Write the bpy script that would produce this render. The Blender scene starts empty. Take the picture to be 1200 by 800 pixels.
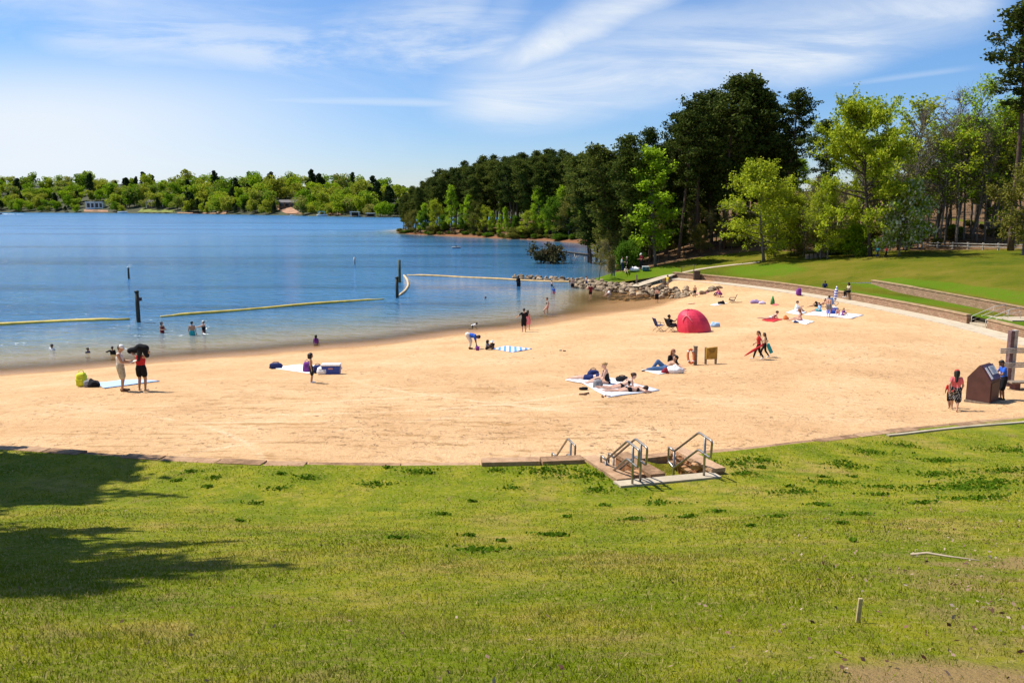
import bpy, bmesh, math, random
import numpy as np
from mathutils import Vector, Matrix, geometry

random.seed(7)
rng = np.random.default_rng(7)
SC = bpy.context.scene
COL = SC.collection
R = math.radians
PI = math.pi

# ------------------------------------------------------------------ camera frame (1200x800 photo units)
CAM_H = 10.0
FOC = 1000.0
HOR = 240.0
TH = math.atan((400 - HOR) / FOC)
FWD = Vector((0, math.cos(TH), -math.sin(TH)))
UPV = Vector((0, math.sin(TH), math.cos(TH)))
CAMP = Vector((0, 0, CAM_H))

def ray(px, py):
    return FWD + Vector(((px - 600) / FOC, 0, 0)) + UPV * ((400 - py) / FOC)

def on_z(px, py, z):
    d = ray(px, py)
    return CAMP + d * ((z - CAM_H) / d.z)

def at_y(px, py, Y):
    d = ray(px, py)
    return CAMP + d * (Y / d.y)

def depth(p):
    return (Vector(p) - CAMP).dot(FWD)

# ------------------------------------------------------------------ helpers
def tag(o, label=None, cat=None, group=None, kind=None):
    if label: o['label'] = label
    if cat: o['category'] = cat
    if group: o['group'] = group
    if kind: o['kind'] = kind
    elif cat: o['kind'] = 'thing'
    return o

def empty(name, loc=(0, 0, 0), rz=0.0, label=None, cat=None, group=None, scale=1.0):
    o = bpy.data.objects.new(name, None)
    COL.objects.link(o)
    o.location = loc
    o.rotation_euler = (0, 0, rz)
    o.scale = (scale, scale, scale)
    o.empty_display_size = 0.1
    return tag(o, label, cat, group)

def link_mesh(name, me, parent=None):
    o = bpy.data.objects.new(name, me)
    COL.objects.link(o)
    if parent is not None: o.parent = parent
    return o

def np_mesh(name, V, F, mat=None, smooth=False):
    """V (n,3), F (m,k) arrays of equal-size faces -> mesh"""
    V = np.asarray(V, dtype=np.float32); F = np.asarray(F, dtype=np.int32)
    me = bpy.data.meshes.new(name)
    me.vertices.add(len(V)); me.vertices.foreach_set('co', V.ravel())
    m, k = F.shape
    me.loops.add(m * k); me.loops.foreach_set('vertex_index', F.ravel())
    me.polygons.add(m)
    me.polygons.foreach_set('loop_start', np.arange(0, m * k, k, dtype=np.int32))
    me.polygons.foreach_set('loop_total', np.full(m, k, dtype=np.int32))
    if smooth: me.polygons.foreach_set('use_smooth', np.ones(m, dtype=bool))
    me.update(calc_edges=True)
    if mat: me.materials.append(mat)
    return me

class MB:
    """collects simple shapes and links them as one mesh object"""
    def __init__(s): s.v = []; s.f = []
    def add(s, v, f):
        n = len(s.v); s.v += [tuple(q) for q in v]; s.f += [tuple(i + n for i in q) for q in f]; return s
    def box(s, c, d, M=None, taper=1.0):
        x, y, z = [q / 2 for q in d]
        vs = []
        for sz in (-1, 1):
            t = taper if sz > 0 else 1.0
            for sx, sy in ((-1, -1), (1, -1), (1, 1), (-1, 1)):
                p = Vector((sx * x * t, sy * y * t, sz * z))
                if M is not None: p = M @ p
                vs.append(p + Vector(c))
        return s.add(vs, [(3, 2, 1, 0), (4, 5, 6, 7), (0, 1, 5, 4), (1, 2, 6, 5), (2, 3, 7, 6), (3, 0, 4, 7)])
    def tube(s, pts, r, n=8, cap=True):
        pts = [Vector(p) for p in pts]
        if not hasattr(r, '__len__'): r = [r] * len(pts)
        vs = []; fs = []
        prev = None
        for i, p in enumerate(pts):
            t = (pts[min(i + 1, len(pts) - 1)] - pts[max(i - 1, 0)])
            t = t.normalized() if t.length > 1e-9 else Vector((0, 0, 1))
            if prev is None:
                a = Vector((0, 0, 1)) if abs(t.z) < 0.9 else Vector((1, 0, 0))
                u = t.cross(a).normalized()
            else:
                u = (prev - t * prev.dot(t))
                u = u.normalized() if u.length > 1e-6 else t.orthogonal().normalized()
            prev = u
            w = t.cross(u)
            for k in range(n):
                a = 2 * PI * k / n
                vs.append(p + (u * math.cos(a) + w * math.sin(a)) * r[i])
        for i in range(len(pts) - 1):
            for k in range(n):
                k2 = (k + 1) % n
                fs.append((i * n + k, i * n + k2, (i + 1) * n + k2, (i + 1) * n + k))
        if cap:
            fs.append(tuple(reversed(range(n))))
            fs.append(tuple((len(pts) - 1) * n + k for k in range(n)))
        return s.add(vs, fs)
    def lathe(s, prof, c=(0, 0, 0), n=20, M=None):
        vs = []; fs = []
        for r, z in prof:
            for k in range(n):
                a = 2 * PI * k / n
                p = Vector((r * math.cos(a), r * math.sin(a), z))
                if M is not None: p = M @ p
                vs.append(p + Vector(c))
        m = len(prof)
        for i in range(m - 1):
            for k in range(n):
                k2 = (k + 1) % n
                fs.append((i * n + k, i * n + k2, (i + 1) * n + k2, (i + 1) * n + k))
        fs.append(tuple(reversed(range(n)))); fs.append(tuple((m - 1) * n + k for k in range(n)))
        return s.add(vs, fs)
    def ball(s, c, r, nu=12, nv=8, M=None):
        if not hasattr(r, '__len__'): r = (r, r, r)
        vs = []; fs = []
        for j in range(1, nv):
            b = PI * j / nv
            for k in range(nu):
                a = 2 * PI * k / nu
                p = Vector((r[0] * math.sin(b) * math.cos(a), r[1] * math.sin(b) * math.sin(a), r[2] * math.cos(b)))
                if M is not None: p = M @ p
                vs.append(p + Vector(c))
        top = Vector((0, 0, r[2])); bot = Vector((0, 0, -r[2]))
        if M is not None: top = M @ top; bot = M @ bot
        vs.append(top + Vector(c)); vs.append(bot + Vector(c))
        T = (nv - 1) * nu; B = T + 1
        for j in range(nv - 2):
            for k in range(nu):
                k2 = (k + 1) % nu
                fs.append((j * nu + k, (j + 1) * nu + k, (j + 1) * nu + k2, j * nu + k2))
        for k in range(nu):
            k2 = (k + 1) % nu
            fs.append((T, k, k2)); fs.append((B, (nv - 2) * nu + k2, (nv - 2) * nu + k))
        return s.add(vs, fs)
    def caps(s, a, ra, b, rb, n=12):
        """tapered capsule"""
        a = Vector(a); b = Vector(b)
        t = b - a
        L = t.length
        t = t / L if L > 1e-6 else Vector((0, 0, 1))
        pts = []; rs = []
        for q in (90, 60, 30): pts.append(a - t * ra * math.sin(R(q))); rs.append(max(ra * math.cos(R(q)), 1e-4))
        pts.append(a); rs.append(ra); pts.append(b); rs.append(rb)
        for q in (30, 60, 90): pts.append(b + t * rb * math.sin(R(q))); rs.append(max(rb * math.cos(R(q)), 1e-4))
        # tube tangent must be constant
        u = t.orthogonal().normalized(); w = t.cross(u)
        vs = []; fs = []
        for p, r in zip(pts, rs):
            for k in range(n):
                an = 2 * PI * k / n
                vs.append(p + (u * math.cos(an) + w * math.sin(an)) * r)
        for i in range(len(pts) - 1):
            for k in range(n):
                k2 = (k + 1) % n
                fs.append((i * n + k, i * n + k2, (i + 1) * n + k2, (i + 1) * n + k))
        fs.append(tuple(reversed(range(n)))); fs.append(tuple((len(pts) - 1) * n + k for k in range(n)))
        return s.add(vs, fs)
    def mesh(s, name, mat=None, smooth=False):
        me = bpy.data.meshes.new(name)
        me.from_pydata([tuple(v) for v in s.v], [], s.f)
        if smooth: me.polygons.foreach_set('use_smooth', np.ones(len(me.polygons), dtype=bool))
        if mat: me.materials.append(mat)
        return me
    def build(s, name, mat=None, parent=None, smooth=False, bevel=0):
        o = link_mesh(name, s.mesh(name, mat, smooth), parent)
        if bevel:
            m = o.modifiers.new('bevel', 'BEVEL'); m.width = bevel; m.segments = 2; m.limit_method = 'ANGLE'
        return o

def copy_tree(o, parent=None):
    c = o.copy(); COL.objects.link(c)
    if parent is not None: c.parent = parent
    for ch in list(o.children): copy_tree(ch, c)
    return c

# ------------------------------------------------------------------ materials
def new_mat(name):
    m = bpy.data.materials.new(name); m.use_nodes = True
    nt = m.node_tree
    return m, nt, nt.nodes['Principled BSDF']

def N(nt, typ, **kw):
    n = nt.nodes.new(typ)
    for k, v in kw.items():
        if k in n.inputs: n.inputs[k].default_value = v
        else: setattr(n, k, v)
    return n

def L(nt, a, b): nt.links.new(a, b)

def tex_noise(nt, vec, scale, detail=4, rough=0.55, dist=0.0):
    n = nt.nodes.new('ShaderNodeTexNoise')
    n.inputs['Scale'].default_value = scale; n.inputs['Detail'].default_value = detail
    n.inputs['Roughness'].default_value = rough; n.inputs['Distortion'].default_value = dist
    if vec is not None: nt.links.new(vec, n.inputs['Vector'])
    return n

def ramp(nt, fac, stops):
    n = nt.nodes.new('ShaderNodeValToRGB')
    cr = n.color_ramp
    while len(cr.elements) < len(stops): cr.elements.new(0.5)
    for e, (p, c) in zip(cr.elements, stops):
        e.position = p
        e.color = (c, c, c, 1) if not hasattr(c, '__len__') else (*c, 1)
    nt.links.new(fac, n.inputs['Fac'])
    return n

def mix(nt, fac, a, b, blend='MIX'):
    n = nt.nodes.new('ShaderNodeMix'); n.data_type = 'RGBA'; n.blend_type = blend
    for sock, v in ((n.inputs[0], fac), (n.inputs[6], a), (n.inputs[7], b)):
        if hasattr(v, 'is_linked') or isinstance(v, bpy.types.NodeSocket): nt.links.new(v, sock)
        elif hasattr(v, '__len__'): sock.default_value = (*v, 1) if len(v) == 3 else v
        else: sock.default_value = v
    return n.outputs[2]

def math_n(nt, op, a, b=None, c=None, clamp=False):
    n = nt.nodes.new('ShaderNodeMath'); n.operation = op; n.use_clamp = clamp
    for i, v in enumerate((a, b, c)):
        if v is None: continue
        if isinstance(v, bpy.types.NodeSocket): nt.links.new(v, n.inputs[i])
        else: n.inputs[i].default_value = v
    return n.outputs[0]

def map_range(nt, v, a, b, c=0.0, d=1.0, smooth=True):
    n = nt.nodes.new('ShaderNodeMapRange')
    n.interpolation_type = 'SMOOTHSTEP' if smooth else 'LINEAR'
    nt.links.new(v, n.inputs[0])
    for i, q in zip((1, 2, 3, 4), (a, b, c, d)): n.inputs[i].default_value = q
    return n.outputs[0]

def bump(nt, height, strength, dist, bsdf):
    b = nt.nodes.new('ShaderNodeBump'); b.inputs['Strength'].default_value = strength; b.inputs['Distance'].default_value = dist
    nt.links.new(height, b.inputs['Height']); nt.links.new(b.outputs[0], bsdf.inputs['Normal'])
    return b

_mats = {}
def plain(name, col, rough=0.6, metal=0.0, var=0.12, scale=14.0, bumpy=0.0, spec=0.35):
    """small-object material: base colour with gentle procedural wear"""
    if name in _mats: return _mats[name]
    m, nt, b = new_mat(name)
    tc = N(nt, 'ShaderNodeTexCoord')
    n = tex_noise(nt, tc.outputs['Object'], scale, 4)
    f = map_range(nt, n.outputs['Fac'], 0.3, 0.7)
    a = [min(1, c * (1 - var)) for c in col]; c2 = [min(1, c * (1 + var)) for c in col]
    L(nt, mix(nt, f, a, c2), b.inputs['Base Color'])
    b.inputs['Roughness'].default_value = rough; b.inputs['Metallic'].default_value = metal
    b.inputs['Specular IOR Level'].default_value = spec
    if bumpy: bump(nt, n.outputs['Fac'], bumpy, 0.02, b)
    _mats[name] = m
    return m

# ------------------------------------------------------------------ thin-plate spline height fields
class TPS:
    def __init__(s, pts, reg=0.0):
        P = np.array(pts, dtype=float)
        s.c = P[:, :2]; z = P[:, 2]
        n = len(P)
        K = s.k(s.c, s.c) + reg * np.eye(n)
        A = np.zeros((n + 3, n + 3)); A[:n, :n] = K
        Q = np.c_[np.ones(n), s.c]
        A[:n, n:] = Q; A[n:, :n] = Q.T
        b = np.r_[z, 0, 0, 0]
        s.w = np.linalg.solve(A, b)
    @staticmethod
    def k(a, b):
        d = np.sqrt(((a[:, None, :] - b[None, :, :]) ** 2).sum(-1)) + 1e-9
        return d * d * np.log(d) * 0.01
    def __call__(s, X):
        X = np.atleast_2d(np.asarray(X, dtype=float))
        out = np.empty(len(X))
        for i in range(0, len(X), 20000):
            x = X[i:i + 20000]
            out[i:i + 20000] = s.k(x, s.c) @ s.w[:-3] + s.w[-3] + x @ s.w[-2:]
        return out

def sst(a, b, x):
    t = np.clip((x - a) / (b - a), 0, 1); return t * t * (3 - 2 * t)
# ================================================================== TERRAIN
# --- border line between the near grass slope and the sand
_kp = [(-400, 498, 3.45), (-200, 511, 3.7), (0, 525, 3.95), (150, 536, 4.05), (300, 544, 4.1), (450, 546, 4.1), (600, 545, 4.1), (700, 541, 4.08),
       (800, 534, 4.0), (860, 528.5, 3.95), (950, 518, 3.8), (1050, 505.5, 3.55), (1200, 490, 3.25), (1350, 474, 3.0), (1600, 452, 2.6)]
KP = [on_z(*q) for q in _kp]
_kx = np.array([p.x for p in KP]); _ky = np.array([p.y for p in KP]); _kz = np.array([p.z for p in KP])
def Ky(x): return np.interp(x, _kx, _ky)
def Kz(x): return np.interp(x, _kx, _kz)

# --- retaining wall line (base, z 1.3) and its walkway
WALLP = [Vector((33.0, 30)), Vector((33.2, 40)), Vector((33.6, 50)), Vector((33.8, 58)), Vector((33.6, 64)), Vector((32.4, 72.5)),
         Vector((30.6, 81)), Vector((27.6, 90)), Vector((23.8, 97)), Vector((19.4, 103))]
def dense(P, step):
    out = []
    for a, b in zip(P[:-1], P[1:]):
        n = max(1, int((b - a).length / step))
        for i in range(n): out.append(a.lerp(b, i / n))
    out.append(P[-1]); return out
def smooth_line(P, step, it=30):
    D = dense(P, step)
    for _ in range(it):
        D = [D[0]] + [(D[i - 1] + D[i] * 2 + D[i + 1]) / 4 for i in range(1, len(D) - 1)] + [D[-1]]
    return D
WALL = smooth_line(WALLP, 0.5, 60)
def line_normal(P, i):
    t = (P[min(i + 1, len(P) - 1)] - P[max(i - 1, 0)]).normalized()
    return Vector((t.y, -t.x))      # to the right of travel = uphill side
WALL_Z0, WALL_Z1 = 1.3, 1.98

# --- sand and lake bed
_shore = [(-300, 458), (-150, 448), (0, 438.5), (75, 433), (150, 426), (220, 420), (300, 414.5), (375, 407.5), (450, 402), (550, 388), (600, 384.5),
          (660, 372.5), (700, 367), (750, 361), (775, 354.5), (788, 349)]
SHORE = [on_z(a, b, 0) for a, b in _shore]
_sp = [(p.x, p.y, 0) for p in SHORE]
for p, q in zip(SHORE, [3] * len(SHORE)):
    d = Vector((-0.35, 1)).normalized()
    _sp.append((p.x + d.x * 5, p.y + d.y * 5, -0.42))
    _sp.append((p.x + d.x * 22, p.y + d.y * 22, -1.5))
for x in (-40, -25, -15, -5, 5, 15, 30): _sp.append((x, 140, -2.4))
for x, z in ((-60, -2.6), (-45, -2.2)): _sp.append((x, 100, z))
for p in KP[::1]: _sp.append((p.x, p.y, p.z - 0.10 - 0.45 * math.exp(-((p.x - 2.5) / 4.5) ** 2)))
_sp.append((2.6, 19.6, 3.5)); _sp.append((1.2, 20.5, 3.5)); _sp.append((4.0, 20.6, 3.5))
for i in range(0, len(WALL), 8):
    n = line_normal(WALL, i)
    _sp.append((WALL[i].x - n.x * 2.0, WALL[i].y - n.y * 2.0, WALL_Z0 - 0.03))
    _sp.append((WALL[i].x + n.x * 3, WALL[i].y + n.y * 3, WALL_Z0 - 0.25))
for a, b, z in ((143, 459, 2.85), (365, 449, 2.55), (614, 389, 0.55), (551, 409, 1.1), (890, 422, 2.0), (1117, 483, 2.85), (720, 455, 2.7), (780, 432, 2.1), (500, 470, 3.1),
                (900, 470, 2.9), (1000, 440, 2.3), (812, 387, 1.2), (960, 368, 1.3), (1050, 400, 1.7), (250, 480, 3.2), (50, 480, 3.1)):
    p = on_z(a, b, z); _sp.append((p.x, p.y, z))
SAND = TPS(_sp, 0.02)
def sand_z(X):
    X = np.atleast_2d(X)
    z = SAND(X)
    return np.maximum(z, -4.0)

# --- near grass slope
TOPZ = 8.35
_ps = np.linspace(-1, 19.2, 203)
_pz = np.interp(_ps, [-1, 0, 2.2, 4, 6, 8, 12, 16, 19.2], [0, 0, .03, .30, .78, 1.34, 2.52, 3.72, 4.25])
for _ in range(60): _pz[1:-1] = (_pz[:-2] + _pz[2:] + 2 * _pz[1:-1]) / 4
_pz = (_pz - np.interp(0, _ps, _pz)) / (_pz[-1] - np.interp(0, _ps, _pz))
STEP_O = None
def hill_z(X):
    X = np.atleast_2d(X); x = X[:, 0]; y = X[:, 1]
    ky = Ky(x); kz = Kz(x) + 0.02
    t = (ky - y) / np.maximum(ky, 1)
    tt = np.clip(t, -0.2, 1.0)
    g = np.interp(tt * 19.2, _ps, _pz)
    z = kz + (TOPZ - kz) * g
    z = np.where(t > 1, TOPZ + (t - 1) * 1.2, z)
    # uneven ground
    z = z + 0.05 * np.sin(x * 0.9 + y * 0.35) * np.sin(y * 0.7 - x * 0.2) * np.clip(tt * 5, 0, 1) * np.clip((y - 1) / 3, 0, 1)
    return z

# --- upper lawn, wood floor and peninsula
_lp = []
for i in range(0, len(WALL), 6):
    n = line_normal(WALL, i)
    _lp.append((WALL[i].x + n.x * 0.3, WALL[i].y + n.y * 0.3, 1.93))
def _c(px, py, z): p = on_z(px, py, z); _lp.append((p.x, p.y, z))
for q in ((740, 327, 0.9), (718, 324, 0.75), (730, 318.5, 1.25), (751, 316, 1.45), (770, 318, 1.3), (800, 309, 2.0), (850, 304, 2.5), (900, 306, 2.9), (1020, 300.5, 4.0), (1100, 297.5, 4.35),
          (1195, 298.5, 4.6), (1100, 320, 3.5), (1200, 325, 3.9), (1000, 320, 3.05), (900, 318, 2.45), (960, 303, 3.4)):
    _c(*q)
for _px, _Y, _z in ((1060, 112, 4.9), (1110, 112, 5.9), (1150, 112, 6.4), (1195, 110, 6.7), (1230, 100, 5.2), (1040, 106, 4.2), (1120, 103, 4.45), (1180, 100, 4.7), (1160, 88, 4.35)): _lp.append(((_px - 600) / 1000 * _Y, _Y, _z))
_lp += [(85, 115, 7.5), (105, 140, 11), (64, 142, 8.2), (36, 150, 5.5), (52, 172, 9), (30, 195, 3.0), (62, 60, 4.2), (72, 85, 4.7), (60, 40, 4.0), (38, 40, 2.9), (37, 56, 2.85), (37, 66, 2.85), (36.5, 76, 2.8),
        (35.5, 84, 2.55), (45, 120, 5.2), (25, 130, 3.0),
        # shore of the wood and the inlet
        (14.6, 112, 0.15), (13.6, 118, 0.05), (16, 130, 0), (19.5, 150, 0), (23, 180, 0), (25, 205, 0),
        (8, 112, -0.8), (9, 130, -1), (12, 155, -1.2), (14, 185, -1.4), (14, 212, -1.2), (3, 235, -1.6), (-14, 248, -1.6), (-30, 270, -1.6), (-50, 292, -1.6), (-60, 320, -2),
        # peninsula shore
        (-38, 303, 0), (-25, 286, 0.1), (-11, 270, 0.1), (0, 257, 0.1), (10, 244, 0.1), (19, 228, 0.1),
        (-30, 312, 1.2), (-14, 290, 2.2), (0, 280, 3), (14, 262, 3.4), (26, 240, 3.2), (20, 310, 6), (55, 260, 8), (60, 330, 11), (0, 330, 5), (-25, 345, 2), (-50, 345, -0.5), (-45, 375, -1), (0, 380, 4), (60, 380, 10),
        (130, 200, 16), (130, 330, 16), (110, 80, 9), (110, 30, 8)]
LAWN = TPS(_lp, 0.01)
UPW = smooth_line([Vector((37.6, 34)), Vector((37.3, 50)), Vector((36.9, 60)), Vector((36.6, 68)), Vector((36.0, 77)), Vector((35.2, 83.5))], 0.5, 40)
_uy = np.array([p.y for p in UPW]); _ux = np.array([p.x for p in UPW])
UPW_Z0, UPW_Z1 = 2.02, 2.72
def land_z(X):
    X = np.atleast_2d(X)
    return LAWN(X)
def terrace_z(X):
    X = np.atleast_2d(X)
    zl = LAWN(X)
    b = sst(78, 86, X[:, 1])
    return (1.96 + 0.0 * zl) * (1 - b) + zl * b

GROUNDS = {'sand': sand_z, 'hill': hill_z, 'land': land_z, 'terrace': terrace_z, 'water': lambda X: np.zeros(len(np.atleast_2d(X)))}
def ground(px, py, kind='sand', dz=0.0):
    """where the line of sight through a photo point meets a ground surface"""
    f = GROUNDS[kind]
    d = ray(px, py)
    ts = np.concatenate([np.arange(2, 60, 0.25), np.arange(60, 420, 1.0)])
    P = np.array(CAMP)[None, :] + ts[:, None] * np.array(d)[None, :]
    h = P[:, 2] - (f(P[:, :2]) + dz)
    k = int(np.argmax(h < 0)) if (h < 0).any() else len(ts) - 1
    a, b = ts[max(k - 1, 0)], ts[k]
    for _ in range(18):
        m = (a + b) / 2
        p = CAMP + d * m
        if p.z - (f([[p.x, p.y]])[0] + dz) < 0: b = m
        else: a = m
    p = CAMP + d * b
    return Vector((p.x, p.y, f([[p.x, p.y]])[0] + dz))

def gz(kind, x, y): return float(GROUNDS[kind]([[x, y]])[0])

def poly_sheet(name, outline, pts_in, zf, mat):
    """triangulated sheet inside an outline, heights from zf"""
    co = [Vector((p[0], p[1])) for p in outline] + [Vector((p[0], p[1])) for p in pts_in]
    n = len(outline)
    v, e, f, *_ = geometry.delaunay_2d_cdt(co, [], [list(range(n))], 1, 1e-4)
    V = np.array([(p.x, p.y) for p in v])
    z = zf(V)
    F = np.array([list(t) for t in f if len(t) == 3])
    # face up
    a, b, c = V[F[:, 0]], V[F[:, 1]], V[F[:, 2]]
    cr = (b[:, 0] - a[:, 0]) * (c[:, 1] - a[:, 1]) - (b[:, 1] - a[:, 1]) * (c[:, 0] - a[:, 0])
    F[cr < 0] = F[cr < 0][:, ::-1]
    me = np_mesh(name, np.c_[V, z], F, mat, True)
    return link_mesh(name, me)

def tensor_sheet(name, xs, ys, zf, mat):
    X, Y = np.meshgrid(xs, ys)
    P = np.c_[X.ravel(), Y.ravel()]
    nx, ny = len(xs), len(ys)
    i = np.arange(ny - 1)[:, None] * nx + np.arange(nx - 1)[None, :]
    F = np.stack([i, i + 1, i + nx + 1, i + nx], -1).reshape(-1, 4)
    return link_mesh(name, np_mesh(name, np.c_[P, zf(P)], F, mat, True)), P

# ------------------------------------------------------------------ ground materials
def pos_node(nt):
    g = nt.nodes.new('ShaderNodeNewGeometry'); return g

def grass_color(nt, P):
    """world-space grass colour shared by the slope, the upper lawn and the blades"""
    n1 = tex_noise(nt, P, 0.55, 5, 0.6)
    n2 = tex_noise(nt, P, 3.1, 4, 0.6)
    n3 = tex_noise(nt, P, 14.0, 3, 0.6)
    base = ramp(nt, n1.outputs['Fac'], [(0.28, (0.095, 0.145, 0.003)), (0.42, (0.19, 0.232, 0.004)), (0.54, (0.29, 0.28, 0.012)), (0.68, (0.38, 0.29, 0.06))])
    c = mix(nt, map_range(nt, n2.outputs['Fac'], 0.40, 0.62, 0, 0.65), base.outputs[0], (0.15, 0.19, 0.003))
    c = mix(nt, map_range(nt, n3.outputs['Fac'], 0.5, 0.72, 0, 0.6), c, (0.45, 0.36, 0.12))
    n6 = tex_noise(nt, P, 1.4, 5, 0.7, 0.4)
    c = mix(nt, map_range(nt, n6.outputs['Fac'], 0.56, 0.70, 0, 0.55), c, (0.30, 0.215, 0.075))
    return c

def clover_mask(nt, P):
    mp = nt.nodes.new('ShaderNodeMapping'); mp.inputs['Scale'].default_value = (0.75, 1.0, 0.75); mp.inputs['Location'].default_value = (3.2, 1.0, 0)
    L(nt, P, mp.inputs[0])
    n = tex_noise(nt, mp.outputs[0], 1.05, 3, 0.6, 0.4)
    w = tex_noise(nt, P, 7.0, 3, 0.7)
    v = math_n(nt, 'ADD', n.outputs['Fac'], math_n(nt, 'MULTIPLY', math_n(nt, 'SUBTRACT', w.outputs['Fac'], 0.5), 0.16))
    sx = nt.nodes.new('ShaderNodeSeparateXYZ'); L(nt, P, sx.inputs[0])
    # clover grows in the moist band by the border, thickest to the right
    y = math_n(nt, 'SUBTRACT', sx.outputs['Y'], math_n(nt, 'MULTIPLY', sx.outputs['X'], 0.18))
    band = math_n(nt, 'MULTIPLY', map_range(nt, y, 12.0, 15.5), map_range(nt, sx.outputs['X'], -16, 12, 0.55, 1.0))
    thr = math_n(nt, 'ADD', v, math_n(nt, 'MULTIPLY', band, 0.10))
    return math_n(nt, 'MULTIPLY', map_range(nt, thr, 0.66, 0.78, 0, 0.45), map_range(nt, band, 0.02, 0.2))

def m_hill():
    m, nt, b = new_mat('slope_grass')
    P = pos_node(nt).outputs['Position']
    c = grass_color(nt, P)
    c = mix(nt, clover_mask(nt, P), c, (0.07, 0.15, 0.004))
    sx = nt.nodes.new('ShaderNodeSeparateXYZ'); L(nt, P, sx.inputs[0])
    # worn earth showing through low right and low left
    d = tex_noise(nt, P, 0.9, 4, 0.65)
    w = math_n(nt, 'MULTIPLY', map_range(nt, d.outputs['Fac'], 0.50, 0.64), map_range(nt, math_n(nt, 'ADD', math_n(nt, 'MULTIPLY', sx.outputs['X'], 1.0), math_n(nt, 'MULTIPLY', sx.outputs['Y'], -0.30)), 0.0, 3.0, 0.15, 0.85))
    w = math_n(nt, 'MULTIPLY', w, map_range(nt, sx.outputs['Y'], 8.5, 12, 1, 0.0))
    dx_ = math_n(nt, 'SUBTRACT', sx.outputs['X'], 2.35); dy_ = math_n(nt, 'MULTIPLY', math_n(nt, 'SUBTRACT', sx.outputs['Y'], 4.1), 1.5)
    rr_ = math_n(nt, 'SQRT', math_n(nt, 'ADD', math_n(nt, 'MULTIPLY', dx_, dx_), math_n(nt, 'MULTIPLY', dy_, dy_)))
    w = math_n(nt, 'MAXIMUM', w, map_range(nt, math_n(nt, 'ADD', rr_, math_n(nt, 'MULTIPLY', math_n(nt, 'SUBTRACT', d.outputs['Fac'], 0.5), 1.4)), 0.95, 0.45, 0, 0.9))
    c = mix(nt, w, c, (0.36, 0.23, 0.10))
    L(nt, c, b.inputs['Base Color']); b.inputs['Roughness'].default_value = 0.9; b.inputs['Specular IOR Level'].default_value = 0.1
    n = tex_noise(nt, P, 26, 5, 0.7)
    bump(nt, n.outputs['Fac'], 1.0, 0.06, b)
    return m

def m_lawn():
    m, nt, b = new_mat('lawn_and_wood_floor')
    P = pos_node(nt).outputs['Position']
    n1 = tex_noise(nt, P, 0.16, 5, 0.6)
    n2 = tex_noise(nt, P, 1.3, 4, 0.65)
    c = ramp(nt, n1.outputs['Fac'], [(0.32, (0.060, 0.090, 0.003)), (0.5, (0.110, 0.118, 0.005)), (0.68, (0.165, 0.138, 0.016))]).outputs[0]
    c = mix(nt, map_range(nt, n2.outputs['Fac'], 0.52, 0.70, 0, 0.6), c, (0.16, 0.13, 0.025))
    n5 = tex_noise(nt, P, 0.8, 5, 0.75, 0.5)
    c = mix(nt, map_range(nt, n5.outputs['Fac'], 0.58, 0.68, 0, 0.7), c, (0.055, 0.085, 0.004))
    a = N(nt, 'ShaderNodeAttribute', attribute_name='cover')
    sx = nt.nodes.new('ShaderNodeSeparateColor'); L(nt, a.outputs['Color'], sx.inputs[0])
    # R lush strip, G leaf litter, B red clay shore
    e = tex_noise(nt, P, 0.7, 4, 0.7)
    wob = math_n(nt, 'MULTIPLY', math_n(nt, 'SUBTRACT', e.outputs['Fac'], 0.5), 0.7)
    lush = map_range(nt, math_n(nt, 'ADD', sx.outputs[0], wob), 0.3, 0.7)
    lit = map_range(nt, math_n(nt, 'ADD', sx.outputs[1], wob), 0.35, 0.65)
    clay = map_range(nt, math_n(nt, 'ADD', sx.outputs[2], wob), 0.75, 1.0)
    c = mix(nt, math_n(nt, 'MULTIPLY', lush, map_range(nt, n2.outputs['Fac'], 0.3, 0.6, 1.0, 0.6)), c, (0.085, 0.165, 0.004))
    n3 = tex_noise(nt, P, 2.2, 5, 0.7)
    litc = ramp(nt, n3.outputs['Fac'], [(0.3, (0.07, 0.042, 0.022)), (0.5, (0.16, 0.092, 0.045)), (0.7, (0.25, 0.155, 0.08))]).outputs[0]
    c = mix(nt, lit, c, litc)
    c = mix(nt, clay, c, (0.22, 0.10, 0.05))
    L(nt, c, b.inputs['Base Color']); b.inputs['Roughness'].default_value = 0.95; b.inputs['Specular IOR Level'].default_value = 0.08
    n = tex_noise(nt, P, 5, 6, 0.75)
    bump(nt, n.outputs['Fac'], 1.0, 0.10, b)
    return m

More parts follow.
